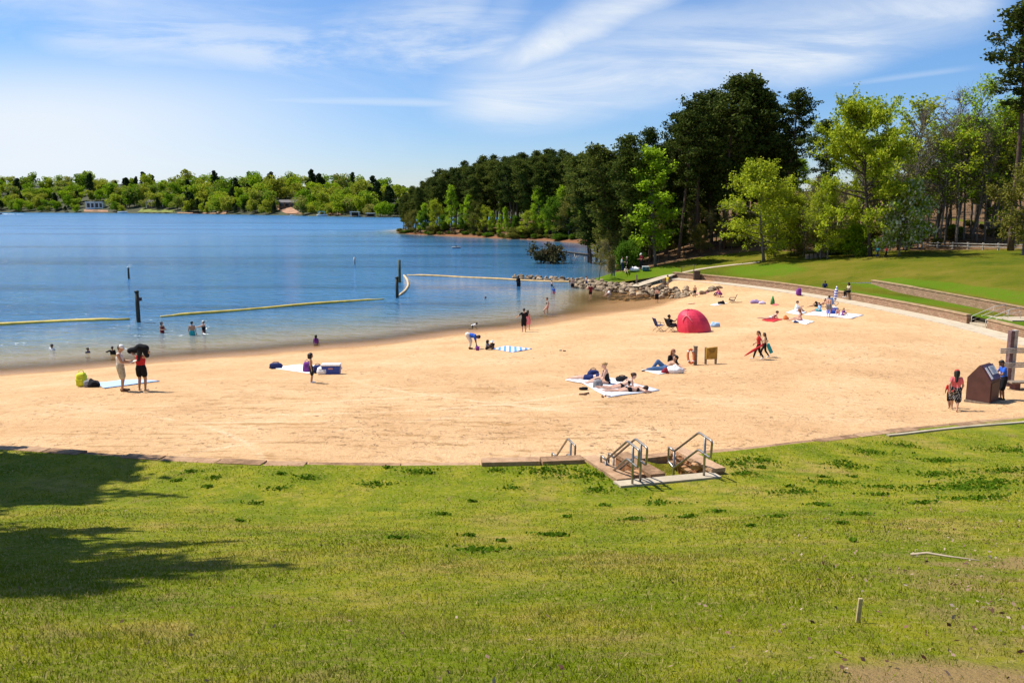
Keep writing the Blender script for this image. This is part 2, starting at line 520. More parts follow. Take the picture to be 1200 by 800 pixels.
def m_sand():
    m, nt, b = new_mat('beach_sand')
    P = pos_node(nt).outputs['Position']
    sx = nt.nodes.new('ShaderNodeSeparateXYZ'); L(nt, P, sx.inputs[0])
    n1 = tex_noise(nt, P, 0.22, 5, 0.6)
    n2 = tex_noise(nt, P, 2.4, 6, 0.7)
    n3 = tex_noise(nt, P, 11, 4, 0.7)
    c = ramp(nt, n1.outputs['Fac'], [(0.3, (0.55, 0.325, 0.155)), (0.5, (0.635, 0.392, 0.195)), (0.7, (0.70, 0.455, 0.245))]).outputs[0]
    c = mix(nt, map_range(nt, n2.outputs['Fac'], 0.50, 0.66, 0, 0.55), c, (0.45, 0.25, 0.10))
    # scuffed footprints and bits of debris
    n4 = tex_noise(nt, P, 4.6, 3, 0.6, 0.8)
    foot = math_n(nt, 'MULTIPLY', map_range(nt, n4.outputs['Fac'], 0.60, 0.68), map_range(nt, tex_noise(nt, P, 0.35, 3, 0.6).outputs['Fac'], 0.42, 0.58))
    c = mix(nt, math_n(nt, 'MULTIPLY', foot, 0.55), c, (0.40, 0.22, 0.09))
    vo = nt.nodes.new('ShaderNodeTexVoronoi'); vo.inputs['Scale'].default_value = 1.15; L(nt, P, vo.inputs['Vector'])
    c = mix(nt, math_n(nt, 'MULTIPLY', map_range(nt, vo.outputs['Distance'], 0.10, 0.05), map_range(nt, n1.outputs['Fac'], 0.48, 0.56)), c, (0.16, 0.09, 0.05))
    # raking: long streaks curving across the dry sand
    def streak(rot, sc, w, lo, hi, loc=(0, 0, 0)):
        mp = nt.nodes.new('ShaderNodeMapping'); mp.inputs['Rotation'].default_value = (0, 0, rot); mp.inputs['Scale'].default_value = sc; mp.inputs['Location'].default_value = loc
        L(nt, P, mp.inputs[0])
        t = tex_noise(nt, mp.outputs[0], w, 4, 0.65, 0.5)
        return map_range(nt, t.outputs['Fac'], lo, hi)
    s1 = streak(0.16, (0.16, 1.3, 1), 1.9, 0.53, 0.66)
    s2 = streak(-0.42, (0.16, 1.4, 1), 1.9, 0.53, 0.66, (4, 2, 0))
    msk = tex_noise(nt, P, 0.13, 3, 0.5)
    region = math_n(nt, 'MULTIPLY', map_range(nt, sx.outputs['Y'], 44, 30), map_range(nt, math_n(nt, 'ABSOLUTE', math_n(nt, 'ADD', sx.outputs['X'], 3.0)), 16.0, 5.0, 0.25, 1.0))
    sA = math_n(nt, 'MULTIPLY', s1, map_range(nt, msk.outputs['Fac'], 0.42, 0.55))
    sB = math_n(nt, 'MULTIPLY', s2, map_range(nt, msk.outputs['Fac'], 0.55, 0.45))
    st = math_n(nt, 'MULTIPLY', math_n(nt, 'MULTIPLY', math_n(nt, 'MAXIMUM', sA, sB), region), map_range(nt, n2.outputs['Fac'], 0.35, 0.6, 0.25, 1.0))
    c = mix(nt, math_n(nt, 'MULTIPLY', st, 0.85), c, (0.40, 0.215, 0.075))
    # pale wheel tracks: arcs of two circles
    def arc(cx, cy, r, w):
        dx = math_n(nt, 'SUBTRACT', sx.outputs['X'], cx); dy = math_n(nt, 'SUBTRACT', sx.outputs['Y'], cy)
        d = math_n(nt, 'SQRT', math_n(nt, 'ADD', math_n(nt, 'MULTIPLY', dx, dx), math_n(nt, 'MULTIPLY', dy, dy)))
        d = math_n(nt, 'ADD', d, math_n(nt, 'MULTIPLY', math_n(nt, 'SUBTRACT', n2.outputs['Fac'], 0.5), 0.35))
        return map_range(nt, math_n(nt, 'ABSOLUTE', math_n(nt, 'SUBTRACT', d, r)), w, 0.02)
    tr = math_n(nt, 'MAXIMUM', math_n(nt, 'MAXIMUM', arc(-8, 40, 13.2, 0.22), arc(-8, 40, 14.7, 0.22)), math_n(nt, 'MAXIMUM', arc(-12, 47, 18.2, 0.2), arc(9, 44, 17.6, 0.25)))
    tr = math_n(nt, 'MAXIMUM', tr, math_n(nt, 'MAXIMUM', arc(-20, 14, 15.2, 0.18), arc(10, 8, 22.0, 0.2)))
    tr = math_n(nt, 'MULTIPLY', math_n(nt, 'MULTIPLY', tr, region), map_range(nt, n1.outputs['Fac'], 0.35, 0.6))
    c = mix(nt, math_n(nt, 'MULTIPLY', math_n(nt, 'MULTIPLY', tr, map_range(nt, n2.outputs['Fac'], 0.40, 0.56)), 0.7), c, (0.78, 0.56, 0.34))
    # wet sand by the water and below it
    zz = math_n(nt, 'ADD', sx.outputs['Z'], math_n(nt, 'MULTIPLY', math_n(nt, 'SUBTRACT', n1.outputs['Fac'], 0.5), 0.22))
    wet = map_range(nt, zz, 0.30, 0.05)
    c = mix(nt, math_n(nt, 'MULTIPLY', wet, 0.9), c, (0.36, 0.19, 0.075))
    L(nt, c, b.inputs['Base Color'])
    L(nt, map_range(nt, zz, 0.02, 0.2, 0.45, 0.95), b.inputs['Roughness'])
    b.inputs['Specular IOR Level'].default_value = 0.2
    h = math_n(nt, 'ADD', math_n(nt, 'MULTIPLY', n2.outputs['Fac'], 0.7), math_n(nt, 'MULTIPLY', n3.outputs['Fac'], 0.35))
    h = math_n(nt, 'SUBTRACT', h, math_n(nt, 'MULTIPLY', st, 0.35))
    h = math_n(nt, 'SUBTRACT', h, math_n(nt, 'MULTIPLY', foot, 0.4))
    bump(nt, h, 1.0, 0.16, b)
    return m

def m_water():
    m, nt, b = new_mat('lake_water')
    P = pos_node(nt).outputs['Position']
    sx = nt.nodes.new('ShaderNodeSeparateXYZ'); L(nt, P, sx.inputs[0])
    a = N(nt, 'ShaderNodeAttribute', attribute_name='depth')
    dp = a.outputs['Fac']
    c = ramp(nt, dp, [(0.0, (0.34, 0.20, 0.06)), (0.16, (0.31, 0.21, 0.085)), (0.36, (0.235, 0.215, 0.15)), (0.62, (0.10, 0.19, 0.26)), (1.0, (0.040, 0.165, 0.330))]).outputs[0]
    # large wind patches: smoother and rougher water
    mp = nt.nodes.new('ShaderNodeMapping'); mp.inputs['Scale'].default_value = (0.25, 1, 1); L(nt, P, mp.inputs[0])
    wp = tex_noise(nt, mp.outputs[0], 0.028, 4, 0.55, 0.3)
    mp2 = nt.nodes.new('ShaderNodeMapping'); mp2.inputs['Scale'].default_value = (0.55, 1, 1); mp2.inputs['Rotation'].default_value = (0, 0, 0.25); L(nt, P, mp2.inputs[0])
    w1 = tex_noise(nt, mp2.outputs[0], 0.75, 3, 0.55, 0.5)
    w2 = tex_noise(nt, mp2.outputs[0], 3.0, 3, 0.6, 0.3)
    w3 = tex_noise(nt, P, 0.11, 2, 0.5)
    h = math_n(nt, 'ADD', math_n(nt, 'MULTIPLY', w1.outputs['Fac'], 1.5), math_n(nt, 'MULTIPLY', w2.outputs['Fac'], 0.40))
    h = math_n(nt, 'ADD', h, math_n(nt, 'MULTIPLY', w3.outputs['Fac'], 1.4))
    cm = N(nt, 'ShaderNodeAttribute', attribute_name='calm').outputs['Fac']
    bp = nt.nodes.new('ShaderNodeBump'); bp.inputs['Distance'].default_value = 0.5
    L(nt, h, bp.inputs['Height'])
    near = map_range(nt, dp, 0.0, 0.6, 0.22, 1.0)
    L(nt, math_n(nt, 'MULTIPLY', math_n(nt, 'MULTIPLY', near, map_range(nt, cm, 0.0, 1.0, 1.0, 0.12, False)), map_range(nt, wp.outputs['Fac'], 0.35, 0.65, 0.7, 1.0)), bp.inputs['Strength'])
    L(nt, bp.outputs[0], b.inputs['Normal'])
    mp3 = nt.nodes.new('ShaderNodeMapping'); mp3.inputs['Scale'].default_value = (0.10, 1, 1); L(nt, P, mp3.inputs[0])
    ws = tex_noise(nt, mp3.outputs[0], 0.045, 4, 0.6, 0.2)
    c = mix(nt, map_range(nt, ws.outputs['Fac'], 0.35, 0.65, 0.0, 0.6), c, (0.008, 0.055, 0.13), 'MIX') if False else mix(nt, math_n(nt, 'MULTIPLY', map_range(nt, ws.outputs['Fac'], 0.48, 0.62), map_range(nt, dp, 0.5, 0.9, 0, 0.55)), c, (0.006, 0.05, 0.12))
    L(nt, c, b.inputs['Base Color'])
    b.inputs['IOR'].default_value = 1.33
    L(nt, math_n(nt, 'MULTIPLY', map_range(nt, sx.outputs['Y'], 60, 400, 0.08, 0.24), map_range(nt, cm, 0.0, 1.0, 1.0, 0.4, False)), b.inputs['Roughness'])
    b.inputs['Specular IOR Level'].default_value = 0.5
    L(nt, map_range(nt, dp, 0.0, 0.30, 0.12, 1.0), b.inputs['Alpha'])
    return m

M_HILL = m_hill(); M_LAWN = m_lawn(); M_SAND = m_sand(); M_WATER = m_water()

# ------------------------------------------------------------------ sheets
# near slope: outline follows the border line; stair pit cut by the outline
def q2(px, py, z): p = on_z(px, py, z); return Vector((p.x, p.y))
# stairs frame: origin at the near end of the border by the left cheek
ST_U = Vector((0.33, -0.944)).normalized()        # up the flight (toward the camera)
ST_V = Vector((0.944, 0.33)).normalized()         # across
ST_O = q2(686, 541, 4.08)            # far left corner of the left cheek
CHEEK_W = 0.32
LEN = 1.62
GAP_A = 0.52                         # stair well between first and second cheek
def st(u, v): p = ST_O + ST_U * u + ST_V * v; return p
ST_LAND_Z = None

kx = np.arange(-60, 60.01, 0.5)
outl = [(-60, -30), (60, -30)]
kline = [(x, float(Ky(x)) - 0.02) for x in kx[::-1]]
pit = [st(0.0, CHEEK_W), st(LEN, CHEEK_W), st(LEN, CHEEK_W + GAP_A), st(0.0, CHEEK_W + GAP_A)]
hl = outl + kline
# splice the pit into the border line
px0 = pit[0].x; px1 = pit[3].x
kl = [p for p in kline if p[0] > px1 + 0.05] + [(pit[3].x, pit[3].y), (pit[2].x, pit[2].y), (pit[1].x, pit[1].y), (pit[0].x, pit[0].y)] + [p for p in kline if p[0] < px0 - 0.05]
hl = outl + kl
def in_pit(x, y):
    d = Vector((x, y)) - ST_O
    u = d.dot(ST_U); v = d.dot(ST_V)
    return -0.6 < u < LEN + 0.02 and CHEEK_W - 0.03 < v < CHEEK_W + GAP_A + 0.03
_hill0 = hill_z
V_C3 = CHEEK_W + GAP_A + CHEEK_W + 1.15          # left face of the third cheek
def hill_z(X):
    X = np.atleast_2d(X)
    z = _hill0(X)
    d0 = X - np.array(ST_O)[None, :]
    u = d0 @ np.array(ST_U); v = d0 @ np.array(ST_V)
    # hollow between second and third cheek
    hol = sst(CHEEK_W + GAP_A + CHEEK_W - 0.05, V_C3 - 0.25, v) * (v < V_C3 + 0.12) * sst(-0.1, 0.35, u) * (1 - sst(LEN - 0.2, LEN + 0.05, u))
    z = z - 0.42 * hol
    return z
GROUNDS['hill'] = hill_z
ptsin = []
for x in np.arange(-59, 59, 0.8):
    yk = float(Ky(x)) - 0.3
    for y in np.arange(-29, yk, 0.8):
        ptsin.append((x + rng.uniform(-.15, .15), min(y + rng.uniform(-.15, .15), yk)))
for x in np.arange(0.5, 6, 0.14):
    for y in np.arange(Ky(x) - 2.4, Ky(x) - 0.12, 0.14): ptsin.append((x, y))
ptsin = [p for p in ptsin if not in_pit(*p)]
hill = poly_sheet('grass_slope', hl, ptsin, hill_z, M_HILL); tag(hill, kind='structure')

xs = np.concatenate([np.arange(-120, -45, 3.0), np.arange(-45, 45, 0.7), np.arange(45, 60, 3)])
ys = np.concatenate([np.arange(12, 30, 0.7), np.arange(30, 125, 0.8), np.arange(125, 175, 4)])
def sand_sheet_z(P):
    z = sand_z(P)
    under = P[:, 1] < Ky(P[:, 0]) - 0.15
    z = np.where(under, z - 0.6 - 2.0 * np.clip(Ky(P[:, 0]) - P[:, 1], 0, 8), z)
    # hand-scale lumps on the dry sand
    lum = 0.018 * np.sin(P[:, 0] * 2.1 + np.sin(P[:, 1] * 1.3) * 2) * np.sin(P[:, 1] * 1.7 + np.sin(P[:, 0] * 0.9) * 2)
    return z + np.where(z > 0.15, lum, 0)
sand, _ = tensor_sheet('sand', xs, ys, sand_sheet_z, M_SAND); tag(sand, kind='structure')

# lake
lx = np.concatenate([np.arange(-2600, -200, 80.0), np.arange(-200, -75, 8.0), np.arange(-75, 45, 1.0), np.arange(45, 200, 8.0), np.arange(200, 1500, 80.0)])
ly = np.concatenate([np.arange(30, 130, 0.9), np.arange(130, 420, 4.0), np.arange(420, 2600, 60.0)])
lake, LP_ = tensor_sheet('lake', lx, ly, lambda P: np.zeros(len(P)), M_WATER); tag(lake, kind='structure')
dep = np.clip(-sand_z(LP_), 0, 4) / 1.7
rockd = np.clip((LP_[:, 0] - 0) * 0.05, 0, 1)
# the corner by the rock jetty stays shallow and sandy
sh_ = np.exp(-(((LP_[:, 0] - 14) / 10.5) ** 2 + ((LP_[:, 1] - 93) / 13.0) ** 2) ** 1.5)
dep = np.clip(dep, 0, 1)
far = sst(95, 125, LP_[:, 1])
lz = np.clip(-land_z(LP_), 0, 3) / 1.2
mixd = np.where(LP_[:, 1] > 108, np.minimum(1, np.maximum(dep, far)), dep) * (1 - 0.88 * sh_)
nearland = (LP_[:, 1] > 100) & (LP_[:, 1] < 420) & (LP_[:, 0] > -70)
mixd = np.where(nearland, np.minimum(mixd, 0.25 + 0.75 * np.clip(lz, 0, 1)), mixd)
_px = np.array([-38, -25, -11, 0, 10, 19, 25, 23, 19, 15]); _py = np.array([303, 286, 270, 257, 244, 228, 205, 180, 150, 125])
dd = np.full(len(LP_), 1e9)
for a, b_ in zip(_px, _py): dd = np.minimum(dd, np.hypot(LP_[:, 0] - a, (LP_[:, 1] - b_) * 0.55))
calm = np.exp(-(dd / 34.0) ** 2) * (LP_[:, 1] < 330)
at = lake.data.attributes.new('calm', 'FLOAT', 'POINT'); at.data.foreach_set('value', calm.astype(np.float32))
at = lake.data.attributes.new('depth', 'FLOAT', 'POINT'); at.data.foreach_set('value', mixd.astype(np.float32))

# upper lawn + wood floor + peninsula
wl = [WALL[i] + line_normal(WALL, i) * 0.18 for i in range(len(WALL))]
uw = [UPW[i] + line_normal(UPW, i) * 0.15 for i in range(len(UPW))]
i_up = min(range(len(wl)), key=lambda i: abs(wl[i].y - 88))
outl = [tuple(p) for p in uw] + [tuple(p) for p in wl[i_up:]] + [(15.5, 102.6), (11.5, 104.2), (10.2, 107), (6, 112), (4, 160), (2, 225), (-60, 280), (-75, 330), (-60, 400), (140, 400), (150, 20), (37.6, 20)]
def inside(poly, x, y):
    c = False; j = len(poly) - 1
    for i in range(len(poly)):
        xi, yi = poly[i]; xj, yj = poly[j]
        if (yi > y) != (yj > y) and x < (xj - xi) * (y - yi) / (yj - yi) + xi: c = not c
        j = i
    return c
pin = []
for x in np.arange(5, 80, 1.1):
    for y in np.arange(24, 135, 1.1):
        if inside(outl, x, y): pin.append((x + rng.uniform(-.2, .2), y + rng.uniform(-.2, .2)))
for x in np.arange(-70, 150, 4.0):
    for y in np.arange(22, 398, 4.0):
        if (y > 136 or x > 81) and inside(outl, x, y): pin.append((x, y))
def near_any(p, L_, r): return any((p[0] - q[0]) ** 2 + (p[1] - q[1]) ** 2 < r * r for q in L_)
bnd = outl
pin = [p for p in pin if not near_any(p, bnd, 0.35)]
lawn = poly_sheet('lawn', outl, pin, land_z, M_LAWN); tag(lawn, kind='structure')
terr_out = [tuple(p) for p in wl[:i_up + 1]] + [tuple(p) for p in uw[::-1]]
tin = []
for x in np.arange(28, 40, 0.6):
    for y in np.arange(29, 90, 0.6):
        if inside(terr_out, x, y) and not near_any((x, y), terr_out, 0.3): tin.append((x, y))
terrace = poly_sheet('terrace_lawn', terr_out, tin, terrace_z, M_LAWN); tag(terrace, kind='structure')

# where litter and clay lie: beyond the lawn edge, and along the inlet shore
EDGE = [(11, 118), (15, 117.5), (19, 119), (23, 121), (28, 122.5), (34, 121), (40, 114), (44, 109), (50, 106), (55, 103), (60, 100), (66, 90), (72, 60), (75, 20)]
ex = np.array([p[0] for p in EDGE]); ey = np.array([p[1] for p in EDGE])
def cover(o, terr=False):
    n = len(o.data.vertices); co = np.empty(n * 3, dtype=np.float32); o.data.vertices.foreach_get('co', co); co = co.reshape(-1, 3)
    x, y, z = co.T
    lit = sst(-1.5, 2.5, y - np.interp(x, ex, ey)) if not terr else np.zeros(n)
    lit = np.where(x > 66, sst(66, 70, x), lit) if not terr else lit
    # trodden shoulder between lawn and wood
    if not terr:
        clay = (1 - sst(0.5, 1.1, z)) * (y > 125)
        lush = np.exp(-((y - np.interp(x, [10, 20, 30], [110, 113, 112])) / 5) ** 2) * (x < 22) + np.exp(-((x - np.interp(y, _uy, _ux) - 1.6) / 1.3) ** 2) * (y < 84) + np.exp(-(((x - 29.5) / 5) ** 2 + ((y - 100) / 8) ** 2))
    else:
        clay = np.zeros(n); lush = 0.55 + 0.35 * np.sin(y * 0.5 + x)
    cl = np.c_[np.clip(lush, 0, 1), lit, clay, np.ones(n)].astype(np.float32)
    a = o.data.color_attributes.new('cover', 'FLOAT_COLOR', 'POINT'); a.data.foreach_set('color', cl.ravel())
cover(lawn); cover(terrace, True)

# far hills across the lake
_fx = [-700, -150, 0, 150, 230, 270, 320, 380, 450, 520, 640, 800]
_fd = [1500, 1230, 1150, 1050, 960, 900, 850, 760, 690, 700, 720, 760]
_fh = [44, 46, 44, 38, 35, 34, 31, 26, 14, 11, 10, 12]
FS = []
for a, d in zip(_fx, _fd): FS.append(((a - 600) / FOC * d, d))
fsx = np.array([p[0] for p in FS]); fsy = np.array([p[1] for p in FS]); fsh = np.array(_fh, dtype=float)
def far_shore_y(x): return np.interp(x, fsx, fsy)
def far_z(P):
    P = np.atleast_2d(P)
    x, y = P.T
    d = y - far_shore_y(x)
    hm = np.interp(x, fsx, fsh)
    z = np.where(d > 0, 1.2 * (1 - np.exp(-np.clip(d, 0, 1e9) / 3)) + hm * (1 - np.exp(-(np.clip(d, 0, 1e9) / 110) ** 1.4)), d * 0.08)
    z = z + np.where(d > 10, 2.0 * np.sin(x * 0.013) * np.sin(y * 0.011), 0)
    return np.maximum(z, -3)
GROUNDS['far'] = far_z
m, nt, b = new_mat('far_shore_ground')
P = pos_node(nt).outputs['Position']
n_ = tex_noise(nt, P, 0.06, 5, 0.6)
cc = ramp(nt, n_.outputs['Fac'], [(0.35, (0.025, 0.03, 0.010)), (0.5, (0.05, 0.05, 0.018)), (0.62, (0.035, 0.05, 0.010)), (0.75, (0.10, 0.065, 0.03))]).outputs[0]
L(nt, cc, b.inputs['Base Color']); b.inputs['Roughness'].default_value = 0.95
M_FAR = m
hills, _ = tensor_sheet('far_hills', np.concatenate([np.arange(-2400, -900, 40.0), np.arange(-900, 150, 9.0)]), np.concatenate([np.arange(660, 1300, 9.0), np.arange(1300, 2300, 50.0)]), far_z, M_FAR)
tag(hills, kind='structure')
# ================================================================== SKY, SUN, CAMERA
SUN_EL = 57.0
SUN_AZ = Vector((-0.93, 0.36)).normalized()       # horizontal direction toward the sun
w = bpy.data.worlds.new('World'); SC.world = w; w.use_nodes = True
nt = w.node_tree
bg = nt.nodes['Background']
sky = nt.nodes.new('ShaderNodeTexSky'); sky.sky_type = 'NISHITA'; sky.sun_disc = False
sky.sun_elevation = R(SUN_EL)
sky.sun_rotation = math.atan2(SUN_AZ.x, SUN_AZ.y)
sky.air_density = 1.0; sky.dust_density = 0.35; sky.ozone_density = 2.2; sky.altitude = 200
tc = nt.nodes.new('ShaderNodeTexCoord')
sp = nt.nodes.new('ShaderNodeSeparateXYZ'); L(nt, tc.outputs['Generated'], sp.inputs[0])
fy = math_n(nt, 'MAXIMUM', sp.outputs['Y'], 0.05)
U = math_n(nt, 'DIVIDE', sp.outputs['X'], fy)         # tan of azimuth
V = math_n(nt, 'DIVIDE', sp.outputs['Z'], fy)         # slope above horizon
cb = nt.nodes.new('ShaderNodeCombineXYZ'); L(nt, U, cb.inputs[0]); L(nt, V, cb.inputs[1])
def nz(scale, sx=1, sy=1, rot=0, detail=6, rough=0.6, dist=0.6, loc=(0, 0, 0)):
    mp = nt.nodes.new('ShaderNodeMapping'); mp.inputs['Scale'].default_value = (sx, sy, 1); mp.inputs['Rotation'].default_value = (0, 0, rot); mp.inputs['Location'].default_value = loc
    L(nt, cb.outputs[0], mp.inputs[0])
    return tex_noise(nt, mp.outputs[0], scale, detail, rough, dist).outputs['Fac']
def band(pts, w_lo, w_hi, wob=0.02):
    """soft streak whose centre line runs through slope points (u, v): piecewise curve"""
    c = nt.nodes.new('ShaderNodeFloatCurve')
    cv = c.mapping.curves[0]
    us = [p[0] for p in pts]; 
    U01 = math_n(nt, 'ADD', math_n(nt, 'MULTIPLY', U, 0.5), 0.5)
    cv.points[0].location = ((us[0] + 1) / 2, pts[0][1]); cv.points[1].location = ((us[-1] + 1) / 2, pts[-1][1])
    for p in pts[1:-1]: cv.points.new((p[0] + 1) / 2, p[1])
    c.mapping.update()
    L(nt, U01, c.inputs['Value'])
    d = math_n(nt, 'SUBTRACT', V, c.outputs[0])
    d = math_n(nt, 'ADD', d, math_n(nt, 'MULTIPLY', math_n(nt, 'SUBTRACT', nz(6, 0.7, 2.5), 0.5), wob))
    up = map_range(nt, d, w_hi, 0.0); dn = map_range(nt, d, -w_lo, 0.0)
    m_ = math_n(nt, 'MULTIPLY', up, dn)
    ends = math_n(nt, 'MULTIPLY', map_range(nt, U, us[0], us[0] + 0.12), map_range(nt, U, us[-1], us[-1] - 0.06))
    return math_n(nt, 'MULTIPLY', m_, ends)
def uv(px, py): d = ray(px, py); return (d.x / d.y, d.z / d.y)
wisp = nz(3.2, 0.8, 2.6, -0.35, 8, 0.62, 0.9)
wisp2 = nz(5.0, 0.5, 3.2, -0.15, 8, 0.62, 0.7, (2, 1, 0))
wm = map_range(nt, wisp, 0.36, 0.62); wm2 = map_range(nt, wisp2, 0.36, 0.60)
B1 = band([uv(520, 96), uv(570, 86), uv(620, 66), uv(680, 34), uv(740, 8), uv(830, -28)], 0.035, 0.05, 0.03)
B2 = band([uv(470, 124), uv(620, 121), uv(720, 106), uv(850, 88), uv(960, 66), uv(1080, 28), uv(1200, -6)], 0.045, 0.13, 0.03)
B3 = band([uv(200, 118), uv(300, 118), uv(450, 120), uv(640, 124)], 0.008, 0.010, 0.004)
B4 = band([uv(380, 70), uv(470, 66), uv(560, 60), uv(640, 20)], 0.03, 0.07, 0.05)
B5 = band([uv(0, 60), uv(150, 40), uv(330, 60), uv(470, 40), uv(600, 10)], 0.05, 0.06, 0.05)
B6 = band([uv(930, 104), uv(1000, 98), uv(1080, 88), uv(1160, 78)], 0.004, 0.006, 0.002)
# the broad veil low in the left
du = map_range(nt, U, -0.02, -0.55); dv = math_n(nt, 'MULTIPLY', map_range(nt, V, 0.20, 0.09), map_range(nt, V, -0.02, 0.05))
veil = math_n(nt, 'MULTIPLY', math_n(nt, 'MULTIPLY', du, dv), map_range(nt, nz(2.0, 1, 2.2, 0.2), 0.2, 0.5))
veil2 = math_n(nt, 'MULTIPLY', map_range(nt, U, 0.15, -0.5), map_range(nt, nz(2.4, 0.8, 2.4, -0.25, 7, 0.6, 0.8, (1, 3, 0)), 0.38, 0.72))
def mul(a, b): return math_n(nt, 'MULTIPLY', a, b)
def mx(a, b): return math_n(nt, 'MAXIMUM', a, b)
cl = mul(B1, math_n(nt, 'ADD', mul(wm, 0.5), 0.62))
cl = mx(cl, mul(B2, math_n(nt, 'ADD', mul(wm2, 0.5), 0.35)))
cl = mx(cl, mul(B3, 0.42)); cl = mx(cl, mul(mul(B4, wm2), 0.85)); cl = mx(cl, mul(mul(B5, wm2), 0.65)); cl = mx(cl, mul(B6, 0.22))
cl = mx(cl, mul(veil, 0.92)); cl = mx(cl, mul(veil2, 0.55))
sky_c = mix(nt, mul(cl, 1.0), sky.outputs[0], (10.2, 10.6, 11.0))
hs = nt.nodes.new('ShaderNodeHueSaturation'); hs.inputs['Saturation'].default_value = 1.18
tint = ramp(nt, V, [(0.0, (0.84, 0.90, 1.12)), (0.10, (0.82, 0.92, 1.16)), (0.25, (0.98, 1.03, 1.18))])
L(nt, mix(nt, 1.0, sky.outputs[0], tint.outputs[0], 'MULTIPLY'), hs.inputs['Color'])
sky_c = mix(nt, cl, hs.outputs[0], (7.0, 7.5, 8.1))
L(nt, sky_c, bg.inputs['Color'])
bg.inputs['Strength'].default_value = 0.086

sd = bpy.data.lights.new('sun', 'SUN'); sd.energy = 4.8; sd.angle = R(0.53); sd.color = (1.0, 0.955, 0.87)
so = bpy.data.objects.new('sun', sd); COL.objects.link(so)
tosun = Vector((SUN_AZ.x * math.cos(R(SUN_EL)), SUN_AZ.y * math.cos(R(SUN_EL)), math.sin(R(SUN_EL))))
so.rotation_euler = tosun.to_track_quat('Z', 'Y').to_euler()
so.location = (-60, 30, 90)

cd = bpy.data.cameras.new('camera'); co_ = bpy.data.objects.new('camera', cd); COL.objects.link(co_)
cd.sensor_width = 36; cd.sensor_fit = 'HORIZONTAL'; cd.lens = FOC / 1200 * 36
cd.clip_start = 0.1; cd.clip_end = 6000
co_.location = CAMP
co_.rotation_euler = (PI / 2 - TH, 0, 0)
SC.camera = co_
SC.view_settings.view_transform = 'Standard'; SC.view_settings.look = 'None'; SC.view_settings.gamma = 1.0
SC.view_settings.use_curve_mapping = False
SC.view_settings.exposure = 0.50
SC.cycles.max_bounces = 6; SC.cycles.transparent_max_bounces = 12; SC.cycles.diffuse_bounces = 3; SC.cycles.glossy_bounces = 3
SC.cycles.use_denoising = True
# ================================================================== PEOPLE
SKIN = {'light': (0.62, 0.36, 0.25), 'tan': (0.46, 0.25, 0.15), 'brown': (0.22, 0.10, 0.055), 'dark': (0.085, 0.042, 0.025)}
def m_skin(k):
    m = plain('skin_' + k, SKIN[k], 0.5, 0, 0.08, 6, 0, 0.4); return m
def m_cloth(name, col): return plain('cloth_' + name, col, 0.85, 0, 0.14, 22, 0.15, 0.15)
CLOTH = {'white': (0.78, 0.77, 0.75), 'black': (0.013, 0.013, 0.016), 'navy': (0.02, 0.03, 0.11), 'blue': (0.03, 0.12, 0.55), 'red': (0.50, 0.03, 0.035), 'darkred': (0.22, 0.02, 0.03), 'pink': (0.72, 0.22, 0.28), 'coral': (0.75, 0.16, 0.16),
         'purple': (0.20, 0.05, 0.26), 'teal': (0.03, 0.38, 0.40), 'jeans': (0.07, 0.13, 0.25), 'khaki': (0.50, 0.44, 0.30), 'yellow': (0.75, 0.55, 0.06), 'green': (0.05, 0.25, 0.07), 'grey': (0.22, 0.22, 0.23), 'brown': (0.16, 0.08, 0.04), 'lightblue': (0.32, 0.50, 0.72), 'cream': (0.75, 0.68, 0.58), 'orange': (0.72, 0.22, 0.07)}
HAIRC = {'black': (0.012, 0.010, 0.009), 'brown': (0.06, 0.032, 0.018), 'auburn': (0.20, 0.06, 0.025), 'blond': (0.42, 0.25, 0.10), 'grey': (0.45, 0.44, 0.42)}
def hair_mat(k): return plain('hair_' + k, HAIRC[k], 0.6, 0, 0.25, 30, 0.3)
def stripes_mat(name, c1, c2, freq, axis=0):
    if name in _mats: return _mats[name]
    m, nt, b = new_mat(name)
    tc = N(nt, 'ShaderNodeTexCoord'); sx = nt.nodes.new('ShaderNodeSeparateXYZ'); L(nt, tc.outputs['Object'], sx.inputs[0])
    v = math_n(nt, 'FRACT', math_n(nt, 'MULTIPLY', sx.outputs[axis], freq))
    L(nt, mix(nt, math_n(nt, 'GREATER_THAN', v, 0.5), c1, c2), b.inputs['Base Color']); b.inputs['Roughness'].default_value = 0.9
    _mats[name] = m; return m
def print_mat(name, c1, c2, sc):
    if name in _mats: return _mats[name]
    m, nt, b = new_mat(name)
    tc = N(nt, 'ShaderNodeTexCoord'); n = nt.nodes.new('ShaderNodeTexVoronoi'); n.inputs['Scale'].default_value = sc
    L(nt, tc.outputs['Object'], n.inputs['Vector'])
    L(nt, mix(nt, map_range(nt, n.outputs['Distance'], 0.28, 0.34), c2, c1), b.inputs['Base Color']); b.inputs['Roughness'].default_value = 0.9
    _mats[name] = m; return m

def ik(a, t, l1, l2, pole):
    a = Vector(a); t = Vector(t); d = t - a; D = min(d.length, (l1 + l2) * 0.995)
    dn = d.normalized(); t = a + dn * D
    c = (l1 * l1 + D * D - l2 * l2) / (2 * D); h = math.sqrt(max(0, l1 * l1 - c * c))
    p = Vector(pole); p = p - dn * p.dot(dn)
    p = p.normalized() if p.length > 1e-5 else dn.orthogonal().normalized()
    return a + dn * c + p * h, t

